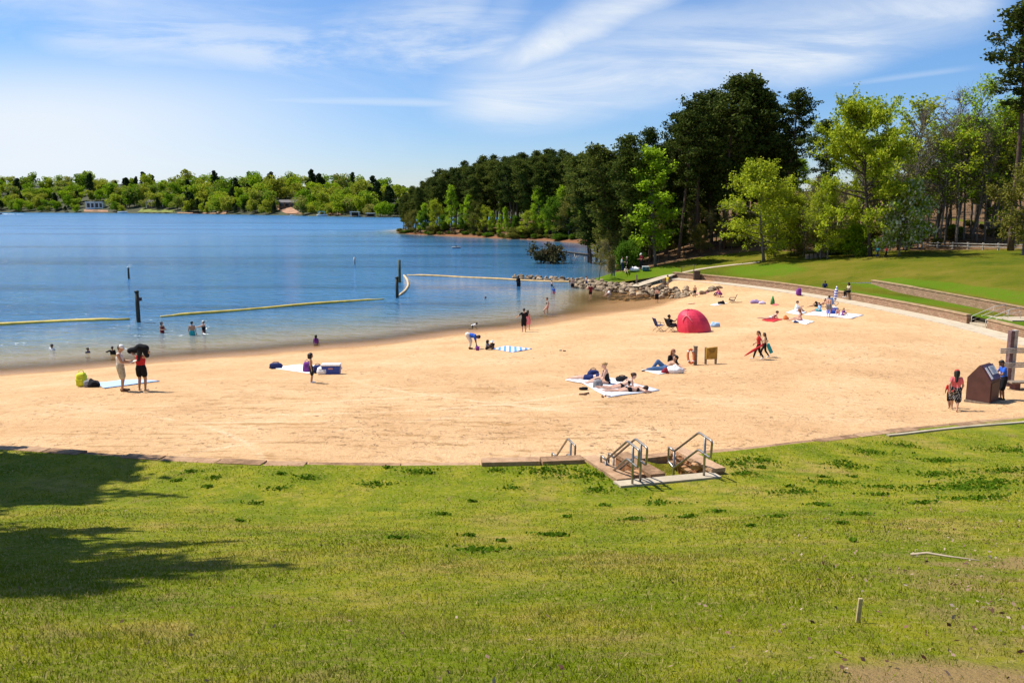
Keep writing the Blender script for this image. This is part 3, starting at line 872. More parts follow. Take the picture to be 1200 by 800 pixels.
def skeleton(pel=(0, 0, .95), lean=0, side=0, twist=0, feet=None, hands=None, kpole=((-.15, 1, .1), (.15, 1, .1)), epole=((-.5, -1, -.3), (.5, -1, -.3)), nod=0, turn=0, toes=None, fem=0, child=0):
    pel = Vector(pel)
    Rm = Matrix.Rotation(R(twist), 3, 'Z') @ Matrix.Rotation(R(-lean), 3, 'X') @ Matrix.Rotation(R(side), 3, 'Y')
    sw = 0.185 - 0.02 * fem; hw = 0.09 + 0.008 * fem
    J = {'pel': pel, 'R': Rm}
    J['bel'] = pel + Rm @ Vector((0, 0.0, .15)); J['chest'] = pel + Rm @ Vector((0, 0, .33)); J['neck'] = pel + Rm @ Vector((0, -.005, .50))
    Rh = Rm @ Matrix.Rotation(R(turn), 3, 'Z') @ Matrix.Rotation(R(-nod), 3, 'X')
    J['Rh'] = Rh
    J['head'] = J['neck'] + Rm @ Vector((0, .01, .06)) + Rh @ Vector((0, .015, .12))
    Rp = Matrix.Rotation(R(-lean * 0.35), 3, 'X')
    feet = feet or ((-.10, -.02, .0), (.11, .04, .0))
    hands = hands or (None, None)
    for i, s in enumerate((-1, 1)):
        k = 'LR'[i]
        hip = pel + Matrix.Rotation(R(twist * .5), 3, 'Z') @ Vector((s * hw, 0, -.02)); J['hip' + k] = hip
        an = Vector(feet[i]) + Vector((0, 0, .08))
        J['kne' + k], J['ank' + k] = ik(hip, an, .435, .425, kpole[i])
        td = Vector(toes[i]) if toes else Vector((s * .18, 1, -.3))
        J['toe' + k] = J['ank' + k] + td.normalized() * .19
        sh = pel + Rm @ Vector((s * sw, -.01, .455)); J['sho' + k] = sh
        h = hands[i]
        h = Vector(h) if h is not None else pel + Rm @ Vector((s * (.27), .06, -.08))
        J['elb' + k], J['wri' + k] = ik(sh, h, .30, .26, epole[i])
    J['sw'] = sw; J['hw'] = hw; J['fem'] = fem; J['child'] = child
    return J

def body_caps(J, big, build=1.0):
    c = []
    Rm = J['R']; X = Rm @ Vector((1, 0, 0)); Y = Rm @ Vector((0, 1, 0))
    fem = J['fem']; b = build
    for s in (-1, 1):
        c.append((J['chest'] + X * s * .085 + Y * .005, .100 * b, J['bel'] + X * s * .065, .085 * b))
        c.append((J['bel'] + X * s * .065, .085 * b, J['pel'] + X * s * .075 + Rm @ Vector((0, -.01, 0)), .105 * b))
        k = 'LR'[(s + 1) // 2]
        c.append((J['chest'] + X * s * .08 + Rm @ Vector((0, 0, .06)), .085 * b, J['sho' + k] - X * s * .02, .062 * b))
        c.append((J['sho' + k], .056 * b, J['elb' + k], .041 * b)); c.append((J['elb' + k], .041 * b, J['wri' + k], .027))
        c.append((J['hip' + k], .098 * b, J['kne' + k], .060 * b)); 
        kn, an = J['kne' + k], J['ank' + k]
        calf = kn.lerp(an, .3)
        c.append((kn, .056 * b, calf, .058 * b)); c.append((calf, .058 * b, an, .034))
        heel = an + Vector((0, 0, -.035)) - (J['toe' + k] - an).normalized() * .03
        c.append((an, .036, heel, .034)); c.append((heel, .034, J['toe' + k] + Vector((0, 0, -.0)), .026))
        if fem: c.append((J['chest'] + X * s * .07 + Y * .07 + Rm @ Vector((0, 0, -.03)), .062 * b, J['chest'] + X * s * .07 + Y * .06 + Rm @ Vector((0, 0, .02)), .05 * b))
        # hand: palm, four fingers, thumb
        w = J['wri' + k]; d = (w - J['elb' + k]).normalized()
        n = d.cross(Vector((0, 0, 1)));
        if n.length < .2: n = d.cross(Vector((1, 0, 0)))
        n = n.normalized(); n2 = d.cross(n).normalized()
        fr = .009 if big else .015
        c.append((w, .027, w + d * .07, .034 if not big else .030))
        for q, ln in ((-1.5, .058), (-.5, .075), (.5, .080), (1.5, .068)):
            a0 = w + d * .085 + n2 * q * .019
            a1 = a0 + d * ln * .55 + n * .004; a2 = a1 + (d * .8 + n * .35).normalized() * ln * .5
            c.append((a0, fr + .001, a1, fr)); c.append((a1, fr, a2, fr - .001))
        t0 = w + d * .03 - n2 * .022; t1 = t0 + (d * .6 - n2 * .75 + n * .2).normalized() * .045; t2 = t1 + (d * .9 - n2 * .3 + n * .25).normalized() * .035
        c.append((t0, fr + .004, t1, fr + .001)); c.append((t1, fr + .001, t2, fr))
    Rh = J['Rh']; h = J['head']; hs = 1.0 + .22 * J['child']
    def H(x, y, z): return h + Rh @ (Vector((x, y, z)) * hs)
    c.append((J['neck'] - Rm @ Vector((0, 0, .05)), .055, h - Rh @ Vector((0, .02, .06)), .050))
    c.append((H(0, -.02, .02), .093 * hs, H(0, .018, .025), .088 * hs)); c.append((H(0, .03, -.02), .075 * hs, H(0, .042, -.082), .045 * hs))
    c.append((H(0, .098, .0), .011 * hs, H(0, .114, -.030), .015 * hs))                        # nose
    for s in (-1, 1):
        c.append((H(s * .088, -.005, .015), .016 * hs, H(s * .086, -.002, -.025), .013 * hs))  # ears
        c.append((H(s * .035, .088, .03), .014 * hs, H(s * .05, .083, .028), .012 * hs))       # brows
    c.append((H(-.02, .086, -.058), .012 * hs, H(.02, .086, -.058), .012 * hs))                # mouth
    return c

_rem = []
def caps_obj(name, caps, mat, parent, vox, infl=0.0):
    mb = MB()
    for a, ra, b, rb in caps: mb.caps(a, max(ra + infl, .004), b, max(rb + infl, .004), 10)
    o = mb.build(name, mat, parent, True)
    m = o.modifiers.new('r', 'REMESH'); m.mode = 'VOXEL'; m.voxel_size = vox; m.use_smooth_shade = True
    s = o.modifiers.new('s', 'SMOOTH'); s.factor = 0.5; s.iterations = 2
    _rem.append(o); return o

def clothes(J, items, root, vox, build=1.0):
    Rm = J['R']; X = Rm @ Vector((1, 0, 0)); Y = Rm @ Vector((0, 1, 0)); U = Rm @ Vector((0, 0, 1)); b = build
    for it in items:
        nm, colr = it[0], it[1]
        mat = colr if isinstance(colr, bpy.types.Material) else (hair_mat(colr) if nm == 'hair' else m_cloth(colr, CLOTH[colr]))
        arg = it[2] if len(it) > 2 else None
        c = []
        def torso(top=.06, bot=0.0, r=.016):
            for s in (-1, 1):
                k = 'LR'[(s + 1) // 2]
                c.append((J['chest'] + X * s * .085 + Y * .005 + U * (top - .06), .100 * b + r, J['bel'] + X * s * .065, .085 * b + r + .004))
                if bot is not None: c.append((J['bel'] + X * s * .065, .085 * b + r + .004, J['pel'] + X * s * .075 + U * (-bot), .108 * b + r))
                if top > 0.03: c.append((J['chest'] + X * s * .08 + U * .06, .085 * b + r, J['sho' + k] - X * s * (.02 if nm != 'tank_top' else .06), .058 * b + r * .8))
                if J['fem']: c.append((J['chest'] + X * s * .07 + Y * .07 - U * .03, .062 * b + r, J['chest'] + X * s * .07 + Y * .06 + U * .02, .05 * b + r))
        def legs(f, r=.020):
            for k in 'LR':
                f1 = min(f, 1.0)
                kn = J['hip' + k].lerp(J['kne' + k], f1)
                c.append((J['hip' + k], .100 * b + r, kn, (.100 - .036 * f1) * b + r + (0.012 if f < 1.2 else 0)))
                if f > 1: 
                    e = J['kne' + k].lerp(J['ank' + k], min(f - 1, 1) * .95)
                    c.append((J['kne' + k], .062 * b + r, e, .045 * b + r))
            for s in (-1, 1): c.append((J['pel'] + X * s * .075 + U * .06, .098 * b + r, J['pel'] + X * s * .075, .105 * b + r))
        if nm in ('shirt', 'tank_top', 'rash_guard'):
            torso(.06, None if len(it) > 3 else .02 if nm != 'tank_top' or not J['fem'] else None)
            if nm != 'tank_top':
                f = arg if arg else .55
                for k in 'LR':
                    e = J['sho' + k].lerp(J['elb' + k], min(1, f))
                    c.append((J['sho' + k], .060 * b + .014, e, .046 * b + .016))
                    if f > 1: c.append((J['elb' + k], .041 * b + .014, J['elb' + k].lerp(J['wri' + k], f - 1), .030 + .012))
        elif nm in ('shorts', 'trousers', 'leggings'):
            legs(arg if arg else .75, .020 if nm != 'leggings' else .009)
        elif nm == 'swimsuit': torso(.03, .03, .008)
        elif nm == 'bikini_top':
            for s in (-1, 1): c.append((J['chest'] + X * s * .09 + Y * .015 - U * .01, .100 * b + .006, J['chest'] + X * s * .03 + Y * .02 - U * .01, .100 * b + .006)); c.append((J['chest'] + X * s * .07 + Y * .07 - U * .03, .070 * b, J['chest'] + X * s * .07 + Y * .06 + U * .0, .056 * b))
        elif nm in ('bikini_bottom', 'swim_trunks'):
            for s in (-1, 1):
                k = 'LR'[(s + 1) // 2]
                c.append((J['pel'] + X * s * .075 + U * .02, .108 * b + .006, J['hip' + k] - U * .03, .098 * b + .010))
            if nm == 'swim_trunks': c = []; legs(.55, .016)
        elif nm in ('skirt', 'dress'):
            if nm == 'dress': torso(.05, 0)
            for k in 'LR':
                e = J['hip' + k].lerp(J['kne' + k], arg if arg else .95)
                c.append((J['hip' + k] + Vector((0, 0, .05)), .105 * b + .02, e, .14)); 
            c.append((J['hipL'].lerp(J['kneL'], .8), .13, J['hipR'].lerp(J['kneR'], .8), .13)); c.append((J['pel'], .12 * b + .01, J['pel'] - U * .05, .14 * b))
        elif nm == 'towel_wrap':
            torso(.0, .05, .04)
        elif nm in ('shoes', 'sandals'):
            for k in 'LR':
                a = J['ank' + k]; d = (J['toe' + k] - a).normalized()
                caps_obj(nm[:-1], [(a + Vector((0, 0, -.035)) - d * .03, .042, J['toe' + k] + Vector((0, 0, .0)), .038)], mat, root, vox)
            continue
        Rh = J['Rh']; h = J['head']; hs = 1.0 + .22 * J['child']
        def H(x, y, z): return h + Rh @ (Vector((x, y, z)) * hs)
        if nm == 'hair':
            mt = mat
            ln = arg or 'short'
            c.append((H(0, -.035, .045), .098 * hs, H(0, .005, .055), .092 * hs))
            if ln == 'short': c.append((H(0, -.05, .0), .085 * hs, H(0, -.045, -.04), .06 * hs))
            if ln == 'bob':
                for s in (-1, 1): c.append((H(s * .06, -.03, .03), .07 * hs, H(s * .075, -.02, -.11), .045 * hs))
                c.append((H(0, -.06, 0), .085 * hs, H(0, -.06, -.11), .07 * hs))
            if ln == 'curly':
                for s in (-1, 1): c.append((H(s * .07, -.03, .06), .085 * hs, H(s * .09, -.03, -.07), .075 * hs))
                c.append((H(0, -.08, .05), .095 * hs, H(0, -.09, -.08), .085 * hs)); c.append((H(0, -.02, .09), .09 * hs, H(0, .02, .085), .08 * hs))
            if ln == 'long':
                c.append((H(0, -.06, 0), .085 * hs, H(0, -.075, -.16), .075)); c.append((H(0, -.075, -.16), .075, J['chest'] - Y * .12 + U * .02, .055))
                for s in (-1, 1): c.append((H(s * .05, -.04, .03), .07 * hs, H(s * .06, -.05, -.12), .05 * hs))
            if ln == 'bun': c.append((H(0, -.05, .0), .085 * hs, H(0, -.045, -.03), .06 * hs)); c.append((H(0, -.115, .055), .048, H(0, -.13, .05), .044))
            if ln == 'tail': c.append((H(0, -.05, .0), .085 * hs, H(0, -.045, -.03), .06 * hs)); c.append((H(0, -.12, .0), .04, H(0, -.15, -.22), .03))
            caps_obj('hair', c, mt, root, vox); continue
        if nm in ('cap', 'sun_hat', 'swim_cap'):
            mb = MB(); M3 = Rh
            prof = [(.108 * hs, .03 * hs), (.108 * hs, .06 * hs), (.098 * hs, .10 * hs), (.07 * hs, .135 * hs), (.03 * hs, .15 * hs), (.004, .152 * hs)]
            mb.lathe(prof, h + Rh @ Vector((0, -.005, 0)), 16, M3)
            cap = mb.build(nm, mat, root, True)
            if nm == 'cap':
                m2 = MB(); m2.box(h + Rh @ Vector((0, .135 * hs, .045 * hs)), (.15 * hs, .12 * hs, .012), M3); m2.build('brim', mat, cap, bevel=.004)
            if nm == 'sun_hat':
                m2 = MB(); m2.lathe([(.10 * hs, .035), (.21 * hs, .02), (.21 * hs, .028), (.10 * hs, .05)], h, 20, M3); m2.build('brim', mat, cap, True)
            continue
        caps_obj(nm, c, mat, root, vox)
    return

POSE = {
    'stand': dict(), 'stand_rel': dict(feet=((-.11, .03, 0), (.10, -.03, 0)), hands=((-.25, .10, .86), (.24, .02, .84))),
    'hold': dict(hands=((-.12, .33, 1.12), (.14, .36, 1.10)), nod=22),
    'arms_up': dict(hands=((-.20, .12, 1.72), (.17, .05, 1.75)), epole=((-1, .1, .2), (1, .1, .2)), feet=((-.13, 0, 0), (.13, 0, 0)), nod=10),
    'reach_left': dict(hands=((-.62, .22, 1.28), (.24, .06, .9))), 'reach_fwd': dict(hands=((-.20, .55, 1.25), (.2, .5, 1.2))),
    'reach_right': dict(hands=((-.24, .06, .9), (.62, .22, 1.22))),
    'akimbo': dict(hands=((-.16, .03, 1.0), (.16, .03, 1.0)), epole=((-1, -.3, 0), (1, -.3, 0))), 'fold': dict(hands=((.06, .24, 1.22), (-.06, .22, 1.17))),
    'walk': dict(pel=(0, 0, .93), feet=((-.08, .30, 0), (.08, -.30, .05)), hands=((-.24, -.18, .90), (.24, .22, .93)), lean=4, toes=((-.1, 1, -.1), (.1, 1, -.75))),
    'walk2': dict(pel=(0, 0, .93), feet=((-.08, -.30, .05), (.08, .28, 0)), hands=((-.24, .22, .95), (.24, -.16, .90)), lean=4, toes=((-.1, 1, -.75), (.1, 1, -.1))),
    'step': dict(pel=(0, 0, .93), feet=((-.08, .20, .12), (.08, -.12, 0)), hands=((-.25, .12, .95), (.25, 0, .9)), nod=15),
    'bend': dict(pel=(0, -.16, .90), lean=100, hands=((-.12, .36, .28), (.13, .42, .20)), feet=((-.14, -.06, 0), (.14, -.02, 0)), epole=((-1, .2, .2), (1, .2, .2))),
    'crouch': dict(pel=(0, -.05, .32), lean=38, feet=((-.14, .05, 0), (.14, .12, 0)), hands=((-.14, .50, .20), (.16, .52, .24)), kpole=((-.4, 1, .6), (.4, 1, .6))),
    'crawl': dict(pel=(0, -.25, .48), lean=72, feet=((-.12, -.62, 0), (.12, -.58, 0)), hands=((-.17, .32, .1), (.17, .34, .1)), kpole=((0, 1, -1), (0, 1, -1)), nod=-40, toes=((0, -1, -.2), (0, -1, -.2))),
    'sit': dict(pel=(0, 0, .13), lean=8, feet=((-.16, .62, 0), (.16, .66, 0)), hands=((-.12, .44, .44), (.13, .46, .45)), kpole=((-.3, .3, 1), (.3, .3, 1))),
    'sit_low': dict(pel=(0, 0, .13), lean=12, feet=((-.13, .84, 0), (.14, .80, 0)), hands=((-.20, .36, .14), (.22, .36, .2)), kpole=((-.5, 0, 1), (.5, 0, 1))),
    'sit_back': dict(pel=(0, 0, .13), lean=-22, feet=((-.14, .82, 0), (.14, .70, 0)), hands=((-.24, -.36, .05), (.24, -.36, .05)), kpole=((-.2, .1, 1), (.2, .1, 1))),
    'sit_wall': dict(pel=(0, 0, .14), lean=6, feet=((-.12, .36, -.42), (.12, .38, -.46)), hands=((-.10, .34, .22), (.12, .36, .24)), kpole=((0, 1, .6), (0, 1, .6))),
    'sit_chair': dict(pel=(0, 0, .40), lean=-14, feet=((-.13, .60, 0), (.13, .66, 0)), hands=((-.24, .30, .66), (.05, .36, .80)), kpole=((0, .6, 1), (0, .6, 1))),
    'recline': dict(pel=(0, 0, .13), lean=-52, feet=((-.12, .86, 0), (.13, .55, 0)), hands=((-.32, -.42, .05), (.30, -.30, .05)), kpole=((-.1, 0, 1), (.1, 0, 1)), nod=30, epole=((-.6, -1, .3), (.6, -1, .3))),
}
def place(name_px, py, kindg, heading, pose_, skin, items, label, hpx=None, s=None, fem=0, child=0, build=1.0, group=None, sink=0.0, big=None, tilt=None, dz=0.0, extra=None):
    """one person. heading: degrees clockwise from 'away from the camera'. hpx: standing height in photo pixels. sink: metres under the surface"""
    px = name_px
    p = ground(px, py, kindg)
    D = depth(p)
    kw = dict(POSE[pose_]) if isinstance(pose_, str) else dict(pose_)
    if extra: kw.update(extra)
    J = skeleton(fem=fem, child=child, **kw)
    if s is None:
        s = (hpx / FOC * D * 1.012 + sink) / (1.75 if pose_ != 'arms_up' else 1.75)
    vis = s * 1.75 / D * FOC
    big = (vis > 40) if big is None else big
    vox = (0.0095 if big else 0.017) 
    root = empty('person', (p.x, p.y, p.z - sink + dz), R(-heading), label, 'person', group, s)
    if tilt == 'prone':
        Mt = Matrix.Translation((0, 0, .13)) @ Matrix.Rotation(R(-90), 4, 'X') @ Matrix.Translation((0, 0, -.95))
    elif tilt == 'supine':
        Mt = Matrix.Translation((0, 0, .13)) @ Matrix.Rotation(R(90), 4, 'X') @ Matrix.Translation((0, 0, -.95))
    else: Mt = None
    n0 = len(_rem); k0 = len(root.children)
    caps_obj('body', body_caps(J, big, build), m_skin(skin), root, vox)
    clothes(J, items, root, vox * 1.1, build)
    if big:
        # eyes
        hs = 1.0 + .22 * child
        for sx_ in (-1, 1): MB().ball(J['head'] + J['Rh'] @ (Vector((sx_ * .034, .090, .010)) * hs), .0115 * hs, 8, 6).build('eye', plain('eye', (0.02, 0.015, 0.012), 0.2), root, True)
    if Mt is not None:
        for o in root.children:
            o.data.transform(Mt)
    root['_J'] = 0
    del root['_J']
    return root, J, s

def hand_w(root, J, s, k='R', off=(0, 0, 0)):
    """world position of a wrist"""
    v = Vector(J['wri' + k]) * s + Vector(off)
    return Vector(root.location) + Matrix.Rotation(root.rotation_euler[2], 3, 'Z') @ v

PRONE = dict(feet=((-.12, 0, 0), (.10, 0, 0)), toes=((-.1, .1, -1), (.1, .1, -1)), hands=((-.30, .05, 1.70), (.30, .05, 1.66)), epole=((-1, 0, 0), (1, 0, 0)), nod=-10, turn=40)
PRONE_UP = dict(lean=-30, feet=((-.12, 0, 0), (.10, 0, 0)), toes=((-.1, .1, -1), (.1, .1, -1)), hands=((-.18, .12, 1.62), (.18, .12, 1.62)), epole=((-.4, 1, -.4), (.4, 1, -.4)), nod=-40)

_w = lambda c: m_cloth(c, CLOTH[c])
# ---- left part of the beach
man_book = place(143, 458.5, 'sand', 78, 'hold', 'tan', [('tank_top', 'white'), ('shorts', print_mat('plaid_khaki', (0.50, 0.46, 0.33), (0.30, 0.28, 0.16), 14), .85), ('hair', 'brown', 'short'), ('cap', 'white'), ('sandals', 'brown')], 'man in white tank top, white cap and khaki shorts standing by the striped towel', hpx=54.5, build=1.08)
woman_towel = place(167, 458, 'sand', 8, 'arms_up', 'tan', [('tank_top', 'red'), ('shorts', 'black', .6), ('hair', 'black', 'long')], 'woman in red top and black shorts drying her hair with a black towel', hpx=50, fem=1, build=1.1)
place(61, 410, 'water', 20, 'stand', 'brown', [('shirt', 'white', .6), ('hair', 'black', 'short'), ('swim_trunks', 'black')], 'swimmer in white shirt chest deep in the water at far left', s=.92, sink=1.2)
place(103, 413, 'water', 100, 'stand', 'brown', [('shirt', 'navy', .6), ('hair', 'black', 'short'), ('swim_trunks', 'black')], 'swimmer in dark shirt neck deep left of the man in the white cap', s=.85, sink=1.15)
place(132, 415, 'water', 0, 'reach_left', 'brown', [('rash_guard', 'black', 1.6), ('hair', 'black', 'short'), ('swim_trunks', 'pink')], 'swimmer with one dark sleeved arm stretched out behind the man in the white cap', s=.85, sink=.95)
place(190, 390, 'water', 120, 'reach_fwd', 'tan', [('swimsuit', 'darkred'), ('hair', 'black', 'bob')], 'wader in dark red swimsuit waist deep beside the thick post', s=1.0, fem=1, sink=.86, extra=dict(hands=((-.1, .36, 1.12), (.14, .36, 1.15))))
place(225.5, 393, 'water', 5, 'stand', 'tan', [('swim_trunks', 'teal'), ('hair', 'black', 'short')], 'bare backed man in teal trunks wading thigh deep', s=1.04, sink=.72)
place(239, 390, 'water', 285, 'reach_fwd', 'light', [('swimsuit', 'black'), ('hair', 'brown', 'short'), ('swim_cap', 'white')], 'wader in black swimsuit and white cap reaching toward the man in teal trunks', s=.98, fem=1, sink=.75)
place(370.5, 402, 'water', 15, 'stand', 'brown', [('rash_guard', 'purple', .8), ('hair', 'black', 'long'), ('swim_trunks', 'black')], 'girl with long black hair in purple top sitting in the shallows', s=.80, fem=1, child=.4, sink=.80)
place(365, 448.5, 'sand', 75, 'stand_rel', 'tan', [('shorts', print_mat('dark_green_shorts', (0.012, 0.012, 0.014), (0.02, 0.12, 0.03), 9), .9), ('hair', 'black', 'curly'), ('shoes', 'white')], 'bare chested child with curly black hair and white shoes in front of the cooler', hpx=34, child=.7, big=True)
bender = place(551, 409, 'sand', 92, 'bend', 'dark', [('trousers', 'cream', 1.75), ('shirt', 'blue', .7, 'short'), ('hair', 'black', 'short'), ('shoes', 'black')], 'person in white trousers and blue shirt bending down to the sand', s=1.02, build=1.22)
place(555.5, 385.5, 'sand', 85, 'crawl', 'dark', [('shirt', 'white', .6), ('hair', 'black', 'short'), ('swim_trunks', 'black')], 'child in white shirt crawling at the edge of the water', s=.62, child=.6)
place(570.5, 409.5, 'sand', 120, 'sit', 'dark', [('shirt', 'grey', .6), ('hair', 'black', 'curly'), ('shorts', 'black', .8)], 'child with bushy black hair sitting by the checked towel', s=.62, child=.8)
place(577.5, 408.5, 'sand', 200, 'sit', 'dark', [('shirt', 'black', .6), ('hair', 'black', 'short'), ('sun_hat', 'white'), ('shorts', 'brown', .8)], 'small child with white hat sitting by the checked towel', s=.56, child=.9)
place(614, 389, 'sand', 350, 'reach_left', 'tan', [('shirt', 'black', .7), ('shorts', 'black', 1.0), ('hair', 'black', 'short')], 'man in black shirt and long black shorts holding one arm out', hpx=27.5, extra=dict(hands=((-.52, .1, 1.12), (.24, .06, .9))))
place(618.5, 386.5, 'sand', 20, 'stand', 'light', [('swimsuit', 'pink'), ('skirt', 'pink', .6), ('hair', 'brown', 'long')], 'pale woman in pink half hidden behind the man in black', hpx=23, fem=1)
place(641.5, 371.5, 'sand', 275, 'step', 'light', [('bikini_top', 'black'), ('bikini_bottom', 'pink'), ('hair', 'brown', 'short')], 'woman in bikini stepping through the shallows', hpx=23, fem=1)
place(569, 350.5, 'water', 270, 'stand', 'tan', [('hair', 'brown', 'short'), ('swim_trunks', 'black')], 'lone swimmer with only head and shoulder above water off the bent person', s=.95, sink=1.38)
# ---- waders by the jetty
wd = 'waders by the rock jetty'
place(607.5, 335.5, 'water', 30, 'stand', 'brown', [('shirt', 'black', 1.4), ('hair', 'black', 'long'), ('dress', 'black', .9)], 'tall wader all in black at the tip of the rock jetty', s=1.05, fem=1, sink=.50)
place(646.5, 335, 'water', 60, 'stand', 'light', [('swim_trunks', 'black'), ('hair', 'brown', 'short')], 'bare chested child waist deep before the thin part of the jetty', s=.72, child=.5, sink=.55)
place(649, 345, 'water', 20, 'stand', 'tan', [('shirt', 'blue', .6), ('swim_trunks', 'coral'), ('hair', 'black', 'short')], 'child in blue shirt and coral shorts in the shallows behind the bikini woman', s=.70, child=.5, sink=.35)
place(671, 338, 'water', 340, 'stand', 'light', [('swim_trunks', 'black'), ('hair', 'brown', 'short')], 'bare chested man in dark trunks wading close to the jetty', s=1.0, sink=.45)
place(687, 335.5, 'water', 70, 'stand', 'light', [('swim_trunks', 'navy'), ('hair', 'brown', 'short')], 'bare chested boy standing in water against the first large rocks', s=.85, sink=.2)
place(692, 347, 'water', 330, 'reach_left', 'light', [('shirt', 'darkred', .7), ('swim_trunks', 'black'), ('hair', 'black', 'short')], 'man in dark red shirt pointing left in the brown shallows', s=1.0, sink=.40, extra=dict(hands=((-.55, .1, 1.25), (.24, .06, .9))))
place(714.5, 345, 'water', 260, 'sit', 'light', [('shirt', 'white', .6), ('hair', 'black', 'short'), ('shorts', 'grey', .8)], 'child in white shirt sitting in the brown shallows by the rocks', s=.95, child=.5, sink=.2)
place(769.5, 355.5, 'sand', 20, 'hold', 'light', [('shorts', 'black', 1.0), ('hair', 'black', 'short')], 'bare chested man in long black shorts at the edge of the brown shallows', hpx=18.5)
place(782, 341.5, 'sand', 60, 'stand_rel', 'tan', [('shirt', 'yellow', .6), ('swim_trunks', 'khaki'), ('hair', 'black', 'short')], 'boy in yellow shirt standing among the jetty rocks', hpx=15.5, dz=.35)
place(814, 348.5, 'sand', 200, 'stand', 'tan', [('swim_trunks', 'black'), ('hair', 'brown', 'short')], 'bare chested boy in black trunks at the right end of the rocks', hpx=14)
# ---- middle of the beach
place(844, 348, 'sand', 250, 'crouch', 'light', [('shirt', 'pink', .7), ('shorts', 'purple', 1.0), ('hair', 'brown', 'long')], 'woman in pink crouching near the end of the wall', s=1.0, fem=1)
place(786, 388, 'sand', 75, 'sit_chair', 'brown', [('shirt', 'black', .7), ('shorts', 'black', .9), ('hair', 'black', 'short')], 'person in black sitting in a folding chair beside the red tent', s=1.0)
place(779, 434.5, 'sand', 272, 'recline', 'tan', [('trousers', 'jeans', 1.9), ('hair', 'black', 'short'), ('shoes', 'black')], 'bare chested man in jeans lying back on one elbow on the white towel', s=1.05, build=1.1)
place(786, 431, 'sand', 150, 'sit_low', 'tan', [('shirt', 'black', .7), ('shorts', 'black', .8), ('hair', 'auburn', 'long')], 'red haired woman in black sitting behind the man in jeans', s=1.04, fem=1)
place(712, 450.5, 'sand', 283, 'sit_low', 'light', [('swimsuit', 'black'), ('hair', 'blond', 'bun')], 'woman in black swimsuit with blond hair pinned up sitting on the spread towels', s=1.02, fem=1, big=True)
place(692, 445.5, 'sand', 280, 'recline', 'light', [('shorts', 'navy', .5), ('bikini_top', 'navy'), ('hair', 'brown', 'short')], 'person lying on the spread towels with bare legs toward the left', s=1.0, fem=1, extra=dict(lean=-80, feet=((-.1, .95, 0), (.12, .95, 0)), hands=((-.3, -.2, .05), (.3, -.2, .05)), nod=60))
place(737, 459.5, 'sand', 78, PRONE, 'light', [('bikini_bottom', 'black'), ('bikini_top', 'black'), ('hair', 'brown', 'short')], 'sunbather in black bikini lying face down nearest the camera', s=.98, fem=1, tilt='prone', big=True)
place(728, 455.5, 'sand', 76, PRONE_UP, 'light', [('bikini_bottom', 'black'), ('bikini_top', 'black'), ('hair', 'brown', 'bun')], 'sunbather in black bikini lying face down with head raised, second from the camera', s=.98, fem=1, tilt='prone', big=True)
rd_w = place(888.5, 421, 'sand', 282, 'walk', 'tan', [('shirt', 'red', .6), ('leggings', 'black', 1.9), ('hair', 'brown', 'tail'), ('shoes', 'white')], 'woman in red shirt and black leggings walking with a furled umbrella', hpx=33.5, fem=1)
bg_w = place(895.5, 418.5, 'sand', 283, 'walk2', 'tan', [('tank_top', 'khaki'), ('leggings', 'black', 1.9), ('hair', 'brown', 'long'), ('shoes', 'white')], 'woman with long brown hair and khaki top walking half hidden behind the woman in red', hpx=29, fem=1)
# ---- far right group
place(903, 374, 'sand', 80, PRONE_UP, 'light', [('bikini_bottom', 'white'), ('bikini_top', 'black'), ('hair', 'brown', 'bun')], 'sunbather propped on elbows on the red towel', s=1.0, fem=1, tilt='prone')
place(932.5, 365.5, 'sand', 95, 'sit', 'light', [('shirt', 'white', .6), ('shorts', 'white', .5), ('hair', 'brown', 'short')], 'woman in white sitting hugging her knees on a pale towel', s=1.0, fem=1)
place(938.5, 376, 'sand', 285, 'sit_low', 'light', [('bikini_top', 'coral'), ('bikini_bottom', 'pink'), ('hair', 'auburn', 'long')], 'red haired woman sitting on the white towel with her back to the lawn', s=1.0, fem=1)
place(970.5, 371.5, 'sand', 40, 'stand_rel', 'light', [('swim_trunks', 'grey'), ('hair', 'black', 'short')], 'bare chested man standing by the blue cooler on the large white towel', hpx=25)
place(960, 359.5, 'sand', 275, 'recline', 'tan', [('shorts', 'black', .9), ('hair', 'black', 'short')], 'person in black shorts lounging behind the standing bare chested man', s=1.0)
place(961, 365.5, 'sand', 270, 'sit_low', 'light', [('shorts', 'teal', .9), ('hair', 'brown', 'short'), ('shirt', 'lightblue', .5)], 'person in teal shorts sitting at the feet of the lounging person', s=.85)
place(982, 369.5, 'sand', 210, 'crouch', 'light', [('swimsuit', 'pink'), ('hair', 'brown', 'short')], 'small child in pink crouching right of the blue cooler', s=.62, child=.6, fem=0)
place(987.5, 370, 'sand', 150, 'sit', 'light', [('rash_guard', 'purple', .6), ('swim_trunks', 'purple'), ('hair', 'brown', 'short')], 'small child in purple sitting at the right of the pink one', s=.66, child=.6)
place(966, 346.8, 'sand', 200, 'stand', 'dark', [('shirt', 'navy', .7), ('shorts', 'black', .9), ('hair', 'black', 'short')], 'person in dark shirt standing on the walk against the wall', hpx=17.5)
# sitter on the wall: seated on the cap
def _wall_pt(px_, dz=0):
    best = min(range(len(WALL)), key=lambda i: abs((lambda p: (p.x / p.y))(WALL[i]) - ray(px_, 340).x / ray(px_, 340).y) if WALL[i].y < 100 else 9)
    return WALL[best], line_normal(WALL, best)
